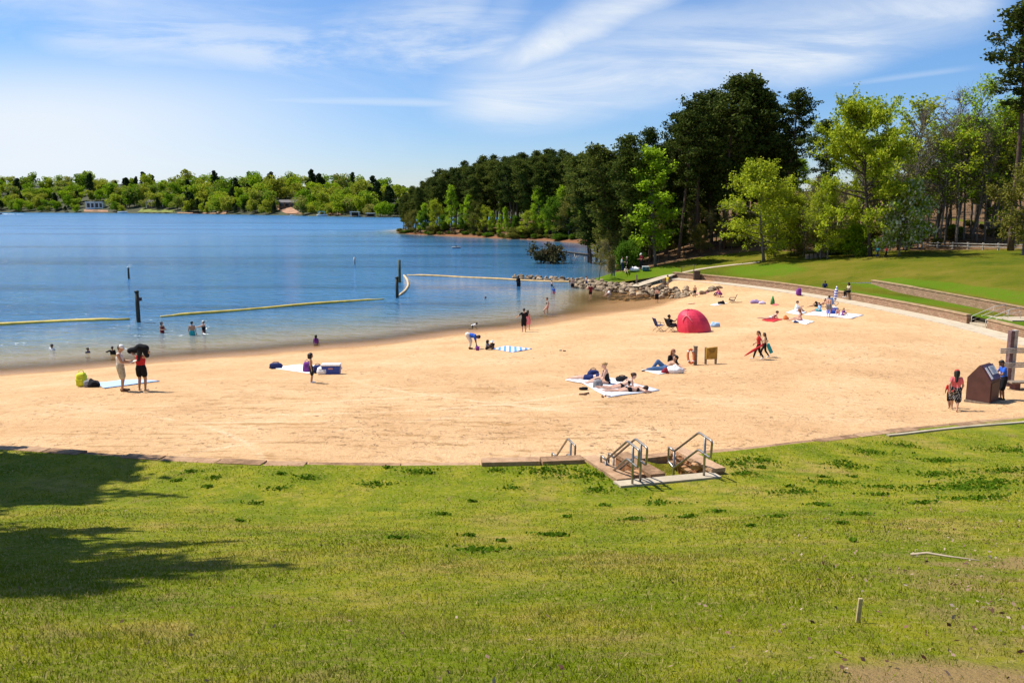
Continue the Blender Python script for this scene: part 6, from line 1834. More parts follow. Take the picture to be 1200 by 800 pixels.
# ---- boats and houses across the lake
def far_pt(px, d=0.0):
    Y0 = float(np.interp((px - 600) / FOC, [a / b for a, b in zip(fsx, fsy)], fsy)) + d
    return Vector(((px - 600) / FOC * Y0, Y0, 0))
WHT = plain('white_paint', (0.78, 0.78, 0.76), .5); ROOFM = plain('grey_roof', (0.17, 0.155, 0.15), .9); GLS = plain('dark_glass', (0.02, 0.025, 0.03), .1); BRN = plain('brown_siding', (0.20, 0.12, 0.07), .9); TEAL = plain('teal_canvas', (0.02, 0.42, 0.40), .7)
def house(px, d, w, h, dp, label, wall, roof, flat=False, rise=2.2, nwin=4, porch=False):
    p = far_pt(px, d); z = gz('far', p.x, p.y)
    t = empty('house', (p.x, p.y, z), 0, label, 'house')
    MB().box((0, dp / 2, h / 2 - 1), (w, dp, h + 2)).build('wall', wall, t)
    if flat:
        MB().box((0, dp / 2 - .6, h + .2), (w + 1.6, dp + 2, .5)).build('roof', roof, t)
        for s in (-1, 0, 1):
            MB().box((s * w * .5, -1.4, h / 2 - 1.0), (.7, .7, h + 2)).build('column', wall, t)
    else:
        x, y = w / 2 + .6, dp / 2 + .6
        MB().add([(-x, dp / 2 - y, h), (x, dp / 2 - y, h), (x, dp / 2 + y, h), (-x, dp / 2 + y, h), (-x, dp / 2, h + rise), (x, dp / 2, h + rise)], [(3, 2, 1, 0), (0, 1, 5, 4), (2, 3, 4, 5), (0, 4, 3), (1, 2, 5)]).build('roof', roof, t)
    for i in range(nwin):
        xx = -w / 2 + w * (i + .5) / nwin
        f = MB().box((xx, -.06, h * .52), (w / nwin * .72, .10, h * .62)).build('window', GLS, t)
        MB().box((xx, -.13, h * .85), (w / nwin * .8, .05, .25)).build('frame', WHT, f)
        if porch: MB().tube([(-w / 2 + w * i / (nwin - 1), -2, 0), (-w / 2 + w * i / (nwin - 1), -2, h)], .22, 6).build('column', WHT, t)
    return t
house(117, 22, 21, 8.5, 9, 'white flat roofed house with dark glass front on the far shore', WHT, WHT, True)
house(187, 45, 20, 7, 9, 'low house with white porch columns above the green lawn on the far shore', BRN, ROOFM, False, 3.0, 4, True)
house(67, 34, 15, 4, 8, 'low grey roofed house half hidden in the trees at far left', plain('tan_siding', (.35, .28, .2), .9), ROOFM, False, 2.5, 3)
house(343, 55, 22, 5, 9, 'dark roofed house high on the bare slope of the far shore', BRN, ROOFM, False, 2.5, 4)
# boathouses on the water
def boathouse(px, w, h, label, roofm, wallm, off=-4):
    p = far_pt(px, off); t = empty('boathouse', (p.x, p.y, 0), 0, label, 'boathouse')
    MB().box((0, 0, h), (w, 5.5, .35)).build('roof', roofm, t)
    for sx_ in (-1, 1):
        for sy in (-1, 1): MB().box((sx_ * w * .44, sy * 2.2, h / 2 - .5), (.35, .35, h + 1)).build('post', wallm, t)
    MB().box((0, 0, .45), (w * 1.1, 6.5, .2)).build('deck', M_WOOD, t)
    MB().box((0, 2.0, h * .5), (w * .8, .15, h * .6)).build('shade_panel', plain('painted_inside_shade', (.03, .03, .03), .9), t)  # near-black panel paints in the shade inside the open boathouse
    return t
boathouse(235, 13, 3.4, 'ochre roofed boathouse in front of the bare clay bank', plain('ochre_roof', (.38, .24, .08), .9), M_WOOD)
boathouse(418, 8, 4.2, 'white two tier boathouse near the right end of the far shore', WHT, WHT)
boathouse(436, 7.5, 3.2, 'low white roofed boathouse right of the two tier one', WHT, M_WOOD)
def boat(p, w, label, hull, top=None, wake=False, rz=0.0):
    t = empty('boat', p, rz, label, 'boat')
    vs = []; fs = []
    S = 9
    for i in range(S):
        f = i / (S - 1); x = (f - .5) * w; b_ = .5 * .36 * w * (1 - max(0, (f - .45) / .55) ** 2.2) + .02
        for (yy, zz) in ((-b_, .18 * w), (-b_ * .7, .02 * w), (0, -.05 * w), (b_ * .7, .02 * w), (b_, .18 * w)):
            vs.append((x, yy, zz + .03 * w * f))
    for i in range(S - 1):
        for k in range(4): a = i * 5 + k; fs.append((a, a + 5, a + 6, a + 1))
        a = i * 5; fs.append((a + 4, a + 9, a + 5, a))
    fs.append((0, 1, 2, 3, 4))
    MB().add(vs, fs).build('hull', hull, t, True)
    MB().box((w * .02, 0, .23 * w), (w * .22, w * .22, .12 * w), None, .7).build('windscreen', GLS, t)
    if top: 
        c_ = MB().box((-.05 * w, 0, .46 * w), (w * .7, w * .42, .05 * w)).build('canopy', top, t)
        for sx_ in (-1, 1):
            for sy in (-1, 1): MB().tube([(-.05 * w + sx_ * .3 * w, sy * .18 * w, .18 * w), (-.05 * w + sx_ * .3 * w, sy * .18 * w, .45 * w)], .02 * w, 5).build('pole', WHT, c_)
    return t
boat(far_pt(149, -6), 11, 'white motor boat moored at the far shore beside the green lawn', WHT)
boat(far_pt(380, -8), 9, 'pontoon boat with teal canopy at the far shore', WHT, TEAL)
boat(far_pt(346, -8), 5, 'tiny white boat drawn up at the far shore left of the teal canopy', WHT)
p = on_z(-1.5, 251.2, 0); boat(p, 7, 'dark speedboat running left with a white wake at the left edge', plain('dark_hull', (.03, .03, .04), .4), None, False, PI)
r_ = np.random.default_rng(12)
mb = MB()
for k in range(26): 
    f = k / 26; mb.ball(Vector((p.x + 4 + f * 24, p.y + r_.normal() * (1 + 2 * f), .03)), (1.6 - f, 1.0, .45 * (1 - f) + .06), 7, 5)
o = mb.build('wake_foam', plain('foam', (.8, .82, .83), .7), None, True); tag(o, kind='stuff')
p = on_z(534.5, 291, 0); t = boat(p, 2.0, 'small pale fishing boat out in the inlet', plain('pale_hull', (.45, .45, .44), .5))
# lawn on the far shore
P2 = []
lw = far_pt(182, 4); ll = []
vs = []; fs = []
for i, px in enumerate(np.linspace(166, 207, 12)):
    for k, d in enumerate(np.linspace(3, 34, 6)):
        q = far_pt(px + k * .9, d); vs.append((q.x, q.y, gz('far', q.x, q.y) + .35))
for i in range(11):
    for k in range(5): a = i * 6 + k; fs.append((a, a + 6, a + 7, a + 1))
m, nt, b = new_mat('far_lawn'); L(nt, ramp(nt, tex_noise(nt, pos_node(nt).outputs['Position'], .2, 4, .6).outputs['Fac'], [(.3, (.13, .17, .02)), (.7, (.20, .21, .035))]).outputs[0], b.inputs['Base Color']); b.inputs['Roughness'].default_value = .95
o = MB().add(vs, fs).build('far_lawn', m, None, True); tag(o, kind='structure')
def clay(px0, px1, d0, d1, shear=0):
    vs = []; fs = []
    for i, px in enumerate(np.linspace(px0, px1, 10)):
        for k, d in enumerate(np.linspace(d0, d1, 5)):
            q = far_pt(px + shear * k / 4, d); vs.append((q.x, q.y, gz('far', q.x, q.y) + .3))
    for i in range(9):
        for k in range(4): a = i * 5 + k; fs.append((a, a + 5, a + 6, a + 1))
    o = MB().add(vs, fs).build('clay_bank', M_CLAY, None, True); tag(o, kind='structure')
m, nt, b = new_mat('clay'); L(nt, ramp(nt, tex_noise(nt, pos_node(nt).outputs['Position'], .15, 5, .7).outputs['Fac'], [(.3, (.20, .09, .05)), (.5, (.34, .18, .10)), (.7, (.42, .26, .17))]).outputs[0], b.inputs['Base Color']); b.inputs['Roughness'].default_value = .95; M_CLAY = m
clay(212, 268, .5, 5); clay(258, 269, 3, 26); clay(104, 132, 3, 14); clay(338, 358, 6, 70, -18); clay(385, 408, 6, 50, -16)
# ================================================================== BEACH THINGS
W_ = lambda c: m_cloth(c, CLOTH[c])
def towel(corners, mat, label, kind='sand', group=None, n=14, thick=0.03, name='towel'):
    """cloth lying on the sand; corners as photo points, in order round the cloth"""
    C = [ground(a, b, kind) for a, b in corners]
    o0 = C[0]
    r_ = random.Random(int(corners[0][0] * 7))
    vs = []; fs = []
    ph = r_.uniform(0, 6)
    for lay in (0, 1):
        for i in range(n + 1):
            for j in range(n + 1):
                f, g = i / n, j / n
                p = (C[0] * (1 - f) + C[1] * f) * (1 - g) + (C[3] * (1 - f) + C[2] * f) * g
                z = gz(kind, p.x, p.y) + (0.012 if lay == 0 else thick + 0.022 * (math.sin(f * 9 + ph + g * 4) * math.sin(g * 7 + ph) + 1) * .5)
                vs.append(Vector((p.x + .02 * math.sin(g * 11 + ph), p.y + .03 * math.sin(f * 8 + ph), z)) - o0)
    m = (n + 1) ** 2
    for i in range(n):
        for j in range(n):
            a = i * (n + 1) + j
            fs.append((m + a, m + a + n + 1, m + a + n + 2, m + a + 1)); fs.append((a, a + 1, a + n + 2, a + n + 1))
    for i in range(n):
        a = i; fs.append((a, a + m, a + 1 + m, a + 1)) ; a = n * (n + 1) + i; fs.append((a, a + 1, a + 1 + m, a + m))
        a = i * (n + 1); b = a + n + 1; fs.append((a, b, b + m, a + m)); a = i * (n + 1) + n; b = a + n + 1; fs.append((a, a + m, b + m, b))
    o = MB().add(vs, fs).build(name, mat, None, True); fixn(o); o.location = o0
    return tag(o, label, 'blanket' if name == 'blanket' else 'towel', group)
def bag(px, py, w, h, d, mat, label, kind='sand', rz=0.0, name='bag', strap=True, cat='bag', squash=0.9):
    p = ground(px, py, kind)
    t = empty(name, p, rz, label, cat)
    mb = MB(); mb.ball((0, 0, h * .48), (w / 2, d / 2, h / 2), 14, 10)
    vs = []
    for v in mb.v:
        x, y, z = v
        sq = lambda q, m: math.copysign(min(1, abs(q) / m) ** .62 * m, q)
        x = sq(x, w / 2) * .86; y = sq(y, d / 2) * .86; z = h * .48 + sq(z - h * .48, h / 2)
        z = max(z, 0.02)
        vs.append((x * (1.12 - .18 * z / h) + .02 * math.sin(z * 30 + px), y * 1.1 + .015 * math.sin(x * 23), z))
    mb.v = vs; mb.build('body', mat, t, True)
    MB().box((0, -d * .46, h * .36), (w * .6, d * .22, h * .42), None, .85).build('pocket', mat, t, bevel=.02)
    if strap: MB().tube([(-w * .22, 0, h * .9), (-w * .18, 0, h * 1.08), (0, 0, h * 1.16), (w * .18, 0, h * 1.08), (w * .22, 0, h * .9)], .016, 6).build('strap', mat, t, True)
    return t
def cooler(px, py, w, h, d, body, lid, label, kind='sand', rz=0.0):
    p = ground(px, py, kind); t = empty('cooler', p, rz, label, 'cooler')
    MB().box((0, 0, h * .42), (w, d, h * .84), None, 1.05).build('body', body, t, bevel=.025)
    MB().box((0, 0, h * .92), (w * 1.08, d * 1.08, h * .17)).build('lid', lid, t, bevel=.03)
    for s in (-1, 1): MB().tube([(s * w * .53, -d * .25, h * .62), (s * w * .60, -d * .2, h * .5), (s * w * .60, d * .2, h * .5), (s * w * .53, d * .25, h * .62)], .018, 6).build('handle', lid, t, True)
    MB().box((0, -d * .535, h * .6), (w * .26, .012, h * .13)).build('badge', plain('badge_red', (.6, .3, .3), .5), t)
    return t
def folding_chair(px, py, mat, label, rz=0.0, s=1.0, low=False, kind='sand'):
    p = ground(px, py, kind); t = empty('folding_chair', p, rz, label, 'chair', scale=s)
    fr = plain('chair_frame', (.06, .06, .065), .5, .6)
    zs = .22 if low else .42
    MB().add([(-.27, .25, zs + .03), (.27, .25, zs + .03), (.25, -.22, zs - .04), (-.25, -.22, zs - .04), (-.27, .25, zs + .05), (.27, .25, zs + .05), (.25, -.22, zs - .02), (-.25, -.22, zs - .02)], [(3, 2, 1, 0), (4, 5, 6, 7), (0, 1, 5, 4), (1, 2, 6, 5), (2, 3, 7, 6), (3, 0, 4, 7)]).build('seat', mat, t)
    MB().add([(-.28, -.20, zs), (.28, -.20, zs), (.29, -.42, zs + .52), (-.29, -.42, zs + .52), (-.28, -.17, zs), (.28, -.17, zs), (.29, -.39, zs + .53), (-.29, -.39, zs + .53)], [(3, 2, 1, 0), (4, 5, 6, 7), (0, 1, 5, 4), (1, 2, 6, 5), (2, 3, 7, 6), (3, 0, 4, 7)]).build('backrest', mat, t)
    for s_ in (-1, 1):
        MB().tube([(s_ * .29, .27, 0), (s_ * .28, -.20, zs + .04), (s_ * .30, -.42, zs + .55)], .014, 6).build('leg', fr, t, True)
        MB().tube([(s_ * .29, -.34, 0), (s_ * .28, .26, zs + .05)], .014, 6).build('leg', fr, t, True)
        MB().tube([(s_ * .31, -.30, zs + .24), (s_ * .31, .24, zs + .22), (s_ * .30, .27, zs + .02)], .018, 6).build('armrest', fr, t, True)
    return t
def small(px, py, fn, name, label, cat, mat, kind='sand', rz=0.0, smooth=True, group=None):
    p = ground(px, py, kind); mb = MB(); fn(mb); o = mb.build(name, mat, None, smooth); o.location = p; o.rotation_euler = (0, 0, rz)
    return tag(o, label, cat, group)
def crumple(w, d, h, seed):
    def f(mb):
        r_ = random.Random(seed); mb.ball((0, 0, h * .35), (w / 2, d / 2, h * .65), 14, 9)
        mb.v = [(x + .04 * w * math.sin(y * 20 + seed) + r_.gauss(0, .01), y + r_.gauss(0, .01), max(.005, z * (1 + .35 * math.sin(x * 13 + seed) * math.cos(y * 17)))) for x, y, z in mb.v]
    return f

# ---- left party
towel([(110, 449), (160, 445), (187, 447), (122, 455.5)], stripes_mat('blue_stripe_towel', (0.16, 0.36, 0.70), (0.62, 0.72, 0.84), 2.6, 1), 'light blue striped towel behind the man in the white cap', name='towel')
bag(96.5, 453, .50, .62, .4, plain('lime_bag', (0.62, 0.66, 0.03), .7), 'lime yellow backpack at the left end of the striped towel', name='backpack')
bag(105, 453.5, .5, .32, .35, W_('grey'), 'grey bag slumped beside the lime yellow backpack')
small(110, 453.5, crumple(.55, .4, .3, 3), 'cloth_pile', 'dark crumpled cloth next to the lime yellow backpack', 'clothes', W_('black'))
# cloth in raised hands of the woman
r_ = woman_towel[0]; J_ = woman_towel[1]; s_ = woman_towel[2]
mb = MB()
zz = J_['wriL']; zz2 = J_['wriR']; hd = J_['head']
mb.caps(zz + Vector((-.28, 0, -.10)), .13, zz + Vector((.05, .0, -.04)), .14, 10); mb.caps(zz, .12, hd + Vector((0, -.02, .17)), .15, 10); mb.caps(hd + Vector((0, -.02, .17)), .15, zz2 + Vector((.05, 0, .0)), .15, 10); mb.caps(zz2 + Vector((.02, 0, 0)), .15, zz2 + Vector((.12, -.03, -.28)), .10, 10)
o = mb.build('towel', W_('black'), None, True); m_ = o.modifiers.new('r', 'REMESH'); m_.mode = 'VOXEL'; m_.voxel_size = .025
o.location = r_.location; o.rotation_euler = r_.rotation_euler; o.scale = r_.scale; tag(o, 'black towel bundled above the head of the woman in red and black', 'towel')
r_, J_, s_ = man_book
pw = hand_w(r_, J_, s_, 'R'); o = MB().box((0, 0, 0), (.26, .19, .03)).build('book', W_('cream'), None, bevel=.005); o.location = pw + Vector((.16, 0, .05)); o.rotation_euler = (.1, -.3, .2); tag(o, 'pale open book in the hands of the man in the white cap', 'book')
small(147, 457.5, lambda mb: mb.caps((-.13, 0, .05), .05, (.14, .02, .04), .04), 'sandal', 'dark sandal on the sand at the heel of the man in the white cap', 'sandal', W_('black'))

# ---- cooler party
towel([(317, 431.5), (352, 427.5), (392, 430), (362, 438)], plain('white_blanket', CLOTH['white'], .9), 'plain white blanket left of the blue cooler', name='blanket')
bag(323.5, 432, .75, .32, .4, W_('navy'), 'navy duffel bag on the far left corner of the white blanket')
bag(360, 436, .45, .52, .35, W_('purple'), 'purple backpack behind the curly haired child', name='backpack')
bag(372.5, 437, .55, .40, .4, W_('navy'), 'navy bag with white top beside the blue cooler')
bag(378, 438.5, .6, .36, .4, W_('white'), 'white and black bag in front of the blue cooler')
cooler(388.5, 438.2, .82, .50, .46, plain('cooler_blue', (0.025, 0.07, 0.36), .4), plain('cooler_white', (.80, .80, .78), .45), 'big blue cooler with white lid by the white blanket', rz=.05)
# ---- bending person's party
m_chk = stripes_mat('blue_check', (0.10, 0.28, 0.74), (0.70, 0.77, 0.86), 3.1, 0)
towel([(578, 409), (594, 405.5), (623, 409), (600, 413)], m_chk, 'blue and white checked towel beside the sitting children')
small(559.5, 410.5, lambda mb: mb.lathe([(.10, 0), (.12, .12), (.14, .24), (.125, .24), (.10, .03)]), 'bucket', 'purple sand bucket under the hand of the bending person', 'bucket', W_('purple'))
for px, py, c in ((657, 411, 'grey'), (661.5, 411.5, 'black')): small(px, py, lambda mb: mb.caps((-.06, 0, .03), .035, (.06, .02, .03), .03), 'sandal', ('grey' if c == 'grey' else 'black') + ' sandal lying alone on the sand right of the checked towel', 'sandal', W_(c))
# ---- sunbathers' blankets
towel([(662, 446), (700, 440.5), (733, 447), (700, 452)], plain('pale_towel_a', (.70, .74, .80), .9), 'long pale towel under the blond woman and the lying legs')
towel([(683, 449.5), (722, 444), (773, 458), (712, 466)], print_mat('pale_print', (.76, .77, .80), (.45, .52, .68), 5), 'wide white patterned blanket under the two sunbathers', name='blanket')
bag(700.5, 455, .45, .38, .32, W_('grey'), 'white and grey bag on the blanket before the blond woman')
bag(729, 447.5, .62, .26, .4, W_('black'), 'black bag behind the two sunbathers on the blanket')
bag(695, 444, .6, .42, .36, W_('navy'), 'dark bag standing at the knees of the lying person')
small(684, 456.5, crumple(.36, .25, .13, 5), 'cloth_pile', 'small dark heap on the sand left of the patterned blanket', 'clothes', W_('black'))
for k, (px, py) in enumerate(((683, 463), (687.5, 462), (706.5, 465.5), (712.5, 465))):
    small(px, py, lambda mb: mb.caps((-.11, 0, .03), .045, (.12, .03, .03), .04), 'sandal', 'brown sandal on the sand at the near left edge of the patterned blanket', 'sandal', W_('brown'), rz=k * .7, group='sandals by the patterned blanket')
# ---- reclining couple
towel([(752, 434), (782, 430), (800, 434.5), (772, 439)], plain('white_towel_b', CLOTH['white'], .9), 'white towel under the reclining couple')
small(790.5, 437.3, crumple(.85, .5, .34, 8), 'cloth_pile', 'white crumpled towel right of the reclining couple', 'towel', W_('white'))
bag(790.8, 431.5, .3, .36, .25, W_('black'), 'small black bag behind the red haired woman')
small(780.5, 437.5, crumple(.5, .3, .22, 2), 'cloth_pile', 'dark red cloth at the elbow of the reclining man', 'clothes', W_('darkred'))

# ---- ring post and notice board
p = ground(814.5, 427.5, 'sand'); hgt = 21.5 * depth(p) / FOC
t = empty('ring_post', p, 0, 'square wooden post with an orange life ring on its left side', 'post')
MB().box((0, 0, hgt / 2 - .1), (.17, .17, hgt + .2)).build('post', M_WOOD, t, bevel=.01)
MB().box((0, 0, hgt + .02), (.2, .2, .04)).build('cap', M_WOOD, t)
ring = MB(); pts = [Vector((-.25, -.1 , hgt * .50)) + Vector((math.cos(a) * .15, math.sin(a) * .12, math.sin(a) * .33)) for a in np.linspace(0, 2 * PI, 25)]
ring.tube(pts, .06, 10, False); ro_ = ring.build('life_ring', plain('ring_orange', (.62, .14, .04), .5), t, True)
for a in (.8, 2.4, 3.9, 5.5):
    c = Vector((-.25, -.1, hgt * .50)) + Vector((math.cos(a) * .15, math.sin(a) * .12, math.sin(a) * .33)); MB().ball(c, (.068, .068, .068), 8, 6).build('band', W_('white'), ro_, True)
p = ground(833.5, 426.5, 'sand'); D = depth(p); sc = D / FOC; 
t = empty('notice_board', p, R(14), 'yellow wooden notice board with carved lines on two short legs', 'sign')
yl = plain('board_yellow', (0.42, 0.24, 0.035), .75, 0, .18, 5, .3)
wB, zB0, zB1 = 14 * sc, 6.0 * sc, 20.5 * sc
MB().add([(-wB / 2, -.04, zB0), (wB / 2, -.04, zB0), (wB / 2, -.04, zB1), (-wB / 2, -.04, zB1 - .05), (-wB / 2, .04, zB0), (wB / 2, .04, zB0), (wB / 2, .04, zB1), (-wB / 2, .04, zB1 - .05)], [(0, 1, 2, 3), (7, 6, 5, 4), (0, 4, 5, 1), (1, 5, 6, 2), (2, 6, 7, 3), (3, 7, 4, 0)]).build('board', yl, t, bevel=.008)
for s in (-1, 1): MB().box((s * wB * .46, .09, zB1 / 2 - .1), (.10, .09, zB1 + .15)).build('leg', M_WOOD, t)
dk = plain('carved_line', (.17, .10, .02), .9)
for k, f in enumerate((.72, .60, .48)): MB().box((0, -.046, zB0 + (zB1 - zB0) * (f + .08)), (wB * (.62 - .1 * k), .008, .035)).build('lettering', dk, t)

# ---- red tent with chairs
p = ground(814, 388.5, 'sand'); sc = depth(p) / FOC
t = empty('beach_tent', p, R(-6), 'red pop up beach tent with pale loop on its side', 'tent')
m, nt, b = new_mat('tent_red'); tc = N(nt, 'ShaderNodeTexCoord'); n = tex_noise(nt, tc.outputs['Object'], 1.6, 4, .6)
L(nt, ramp(nt, n.outputs['Fac'], [(.35, (.60, .018, .055)), (.65, (.70, .03, .075))]).outputs[0], b.inputs['Base Color']); b.inputs['Roughness'].default_value = .55
bump(nt, tex_noise(nt, tc.outputs['Object'], 2.4, 4, .6, 1.0)  .outputs['Fac'], .35, .15, b); TENT = m
a_, b2, hh = 19.5 * sc, 1.15, 26 * sc
vs = []; fs = []
NA, NB = 28, 9
for j in range(NB + 1):
    e = (j / NB) * PI / 2
    for i in range(NA):
        an = 2 * PI * i / NA
        # panels pulled flat between poles
        sg = an % (PI / 3) - PI / 6
        k = (math.cos(PI / 6) / math.cos(sg)) ** .8
        rr = math.cos(e) ** .72 * (k * .5 + .5)
        x = a_ * rr * math.cos(an); y = b2 * rr * math.sin(an); z = hh * math.sin(e) ** .9
        x -= .32 * a_ * math.sin(e)
        vs.append((x, y, z))
for j in range(NB):
    for i in range(NA):
        i2 = (i + 1) % NA; fs.append((j * NA + i, j * NA + i2, (j + 1) * NA + i2, (j + 1) * NA + i))
MB().add(vs, fs).build('canopy', TENT, t, False)
for an in (PI / 3 * k + .02 for k in range(6)):
    P = []
    for j in range(NB + 1):
        e = (j / NB) * PI / 2; rr = math.cos(e) ** .72 * 1.01
        k = .93
        P.append((a_ * rr * k * math.cos(an) - .32 * a_ * math.sin(e), b2 * rr * k * math.sin(an), hh * math.sin(e) ** .9 + .015))
    MB().tube(P, .016, 5).build('pole', plain('pole_red', (.35, .02, .05), .5), t, True)
lp = []
for f in np.linspace(0, 1, 9):
    an = -PI / 2 - .85 + .75 * f; e = (.42 + .26 * math.sin(PI * f)) * 1.25; rr = math.cos(e) ** .72
    lp.append((a_ * rr * math.cos(an) * .99 - .32 * a_ * math.sin(e), b2 * rr * math.sin(an) * 1.0 - .03, hh * math.sin(e) ** .9))
MB().tube(lp, .03, 6).build('piping', W_('pink'), t, True)
folding_chair(772, 388, W_('navy'), 'navy folding chair left of the person in black', R(-75), 1.0)
folding_chair(786, 388.6, W_('black'), 'black folding chair holding the person in black', R(-75), 1.0)
small(838, 383, crumple(.7, .45, .34, 4), 'cloth_pile', 'pale blue crumpled bundle at the right of the red tent', 'towel', W_('lightblue'))
# walkers' things
r_, J_, s_ = rd_w
pw = hand_w(r_, J_, s_, 'R') if True else None
hw_ = hand_w(r_, J_, s_, 'L')
um = empty('umbrella', hw_, 0, 'long red furled beach umbrella carried low by the woman in red', 'umbrella')
MB().tube([(.10, 0, .12), (-.1, -.03, -.04), (-.45, -.10, -.22), (-.8, -.18, -.42), (-.98, -.22, -.52)], [.02, .05, .07, .045, .012], 10).build('canopy', W_('red'), um, True)
MB().tube([(.10, 0, .12), (.32, .04, .24)], .016, 6).build('shaft', M_WOOD, um, True)
p = ground(899, 417, 'sand')
o = MB().box((0, 0, .55), (.20, .08, .58), Matrix.Rotation(-.45, 3, 'Y')).build('bag', W_('teal'), None, bevel=.05); o.location = p + Vector((.05, -.2, -.1)); tag(o, 'teal bag hanging at the side of the woman behind the red one', 'bag')

# ---- far group
towel([(893, 375.5), (905, 372.5), (917, 374.5), (906, 377.5)], W_('red'), 'red towel under the propped up sunbather')
towel([(921, 366.5), (930, 363.5), (945, 366), (936, 369)], plain('towel_blueish', (.66, .70, .76), .9), 'pale towel under the woman in white hugging her knees')
towel([(928, 376.5), (940, 374), (954, 377), (944, 380.5)], W_('white'), 'white towel under the red haired woman in pink')
small(933, 378.3, crumple(.4, .3, .15, 3), 'cloth_pile', 'small dark thing on the near edge of the red haired woman\'s towel', 'clothes', W_('navy'))
towel([(942, 369), (960, 363.5), (1012, 369.5), (998, 373.5)], plain('white_towel_c', (.72, .70, .72), .9), 'large white blanket under the standing bare chested man and the cooler', name='blanket')
cooler(974.5, 367.5, .70, .58, .45, plain('cooler_blue2', (0.02, 0.10, 0.50), .4), plain('cooler_white', (.8, .8, .78), .45), 'bright blue cooler beside the standing bare chested man', rz=.2)
folding_chair(976, 362.5, W_('lightblue'), 'pale blue folding chair behind the bright blue cooler', R(200), 1.0)
p = ground(977.5, 363, 'sand')
t = empty('parasol', p, 0, 'small furled blue and white parasol stuck in the sand behind the cooler', 'parasol'); MB().tube([(0, 0, -.2), (.1, 0, 1.9)], .018, 6).build('pole', WHT, t, True)
MB().tube([(.03, 0, .75), (.06, 0, 1.1), (.09, 0, 1.55), (.11, 0, 2.0)], [.05, .13, .15, .03], 10).build('canopy', stripes_mat('parasol_stripe', (.08, .10, .42), (.75, .75, .78), 4.5, 2), t, True)
small(921, 374.5, crumple(.45, .3, .3, 9), 'cloth_pile', 'orange cloth bundle on the sand between the red towel and the red haired woman', 'clothes', W_('orange'))
bag(936, 346.5, .55, .75, .4, W_('purple'), 'purple and white bag standing on the walk by the wall', name='backpack')
# near the wall end
towel([(832, 357.5), (845, 355), (853, 355.5), (838, 358.5)], W_('white'), 'white towel left of the black beach chair')
towel([(816, 344), (823, 342), (830, 343), (822, 345.3)], W_('pink'), 'pink towel on the sand beside the boy in black trunks')
small(845.5, 356.5, crumple(.7, .4, .3, 6), 'cloth_pile', 'dark heap of things on the white towel by the black beach chair', 'clothes', W_('black'))
folding_chair(858, 354.5, W_('black'), 'low black beach chair standing alone near the wall end', R(70), 1.05, True)
small(838, 346.5, crumple(.35, .3, .25, 2), 'cloth_pile', 'small dark bundle behind the crouching woman in pink', 'clothes', W_('black'))
small(885, 355.5, crumple(1.0, .5, .32, 7), 'cloth_pile', 'mauve heap of bags and cloth on the open sand', 'bag', plain('mauve', (.32, .22, .38), .8))
small(893, 356, crumple(.7, .4, .22, 1), 'cloth_pile', 'pale lilac cloth right of the mauve heap', 'towel', plain('lilac', (.62, .52, .72), .8))
small(905.3, 356.5, lambda mb: mb.lathe([(.20, 0), (.17, .35), (.07, .62), (.05, .75), (.01, .76)], (0, 0, 0), 12), 'bottle', 'tall green tapered bottle standing on the small red towel', 'bottle', W_('green'))
towel([(904, 357.8), (908, 356), (913, 357), (909, 358.3)], W_('coral'), 'small red towel by the green bottle')
small(810.5, 356, crumple(.8, .4, .12, 11), 'cloth_pile', 'orange cloth lying flat on the sand above the tent', 'towel', plain('peach', (.78, .42, .25), .8))

# ---- kiosk at the right
p = ground(1150.5, 470.5, 'sand'); sc = depth(p) / FOC
BR = plain('kiosk_brown', (0.085, 0.035, 0.028), .55, 0, .15, 3, .1)
k_ = empty('kiosk', p, R(-50), 'dark brown kiosk box with sloping top carrying a white notice', 'kiosk')
wK, dK, h0, h1_ = 26 * sc, 0.85, 1.00, 1.42
x = wK / 2; y = dK / 2
prof = [(-x, .08), (x, .08), (x, .88), (x * .12, 1.40), (-x * .05, 1.42), (-x, .92)]
mb = MB(); vs = [(a, -y, z) for a, z in prof] + [(a, y, z) for a, z in prof]; n6 = 6
mb.add(vs, [tuple(range(6)), tuple(reversed(range(6, 12)))] + [(i, i + 6, (i + 1) % 6 + 6, (i + 1) % 6) for i in range(6)])
fixn(mb.build('body', BR, k_))
MB().box((0, 0, .035), (wK * 1.08, dK * 1.12, .09)).build('base', M_WOOD, k_)
# sloping desk with notice on the right face of the roof
ax = Vector((x - x * .12, 0, .88 - 1.40)); ang = math.atan2(-(ax.z), ax.x)
Mr = Matrix.Rotation(ang, 3, 'Y')
mid = Vector(((x + x * .12) / 2, 0, 1.14)); nrm = Mr @ Vector((0, 0, 1))
dsk = MB().box(mid + nrm * .035, (ax.length * .92, dK * .94, .05), Mr).build('sign_panel', plain('panel_purple', (.10, .05, .09), .4), k_)
NW = plain('notice_white', (.80, .80, .78), .5)
nt1 = MB().box(mid + nrm * .065 + Mr @ Vector((-.06, .12, 0)), (ax.length * .52, dK * .56, .012), Mr).build('notice', NW, dsk)
MB().box(mid + nrm * .065 + Mr @ Vector((.02, -.34, 0)), (ax.length * .74, dK * .16, .012), Mr).build('strip_notice', NW, dsk)
gl = plain('print_grey', (.30, .30, .32), .8)
for i in range(6):
    for s in (0,): MB().box(mid + nrm * .074 + Mr @ Vector((-.06 - ax.length * .19 + i * ax.length * .075, .12, 0)), (.016, dK * (.42 - .08 * (i % 3)), .004), Mr).build('printed_line', gl, nt1)
MB().box((x + .012, 0, .48), (.02, dK * .82, .66)).build('door', BR, k_, bevel=.005)

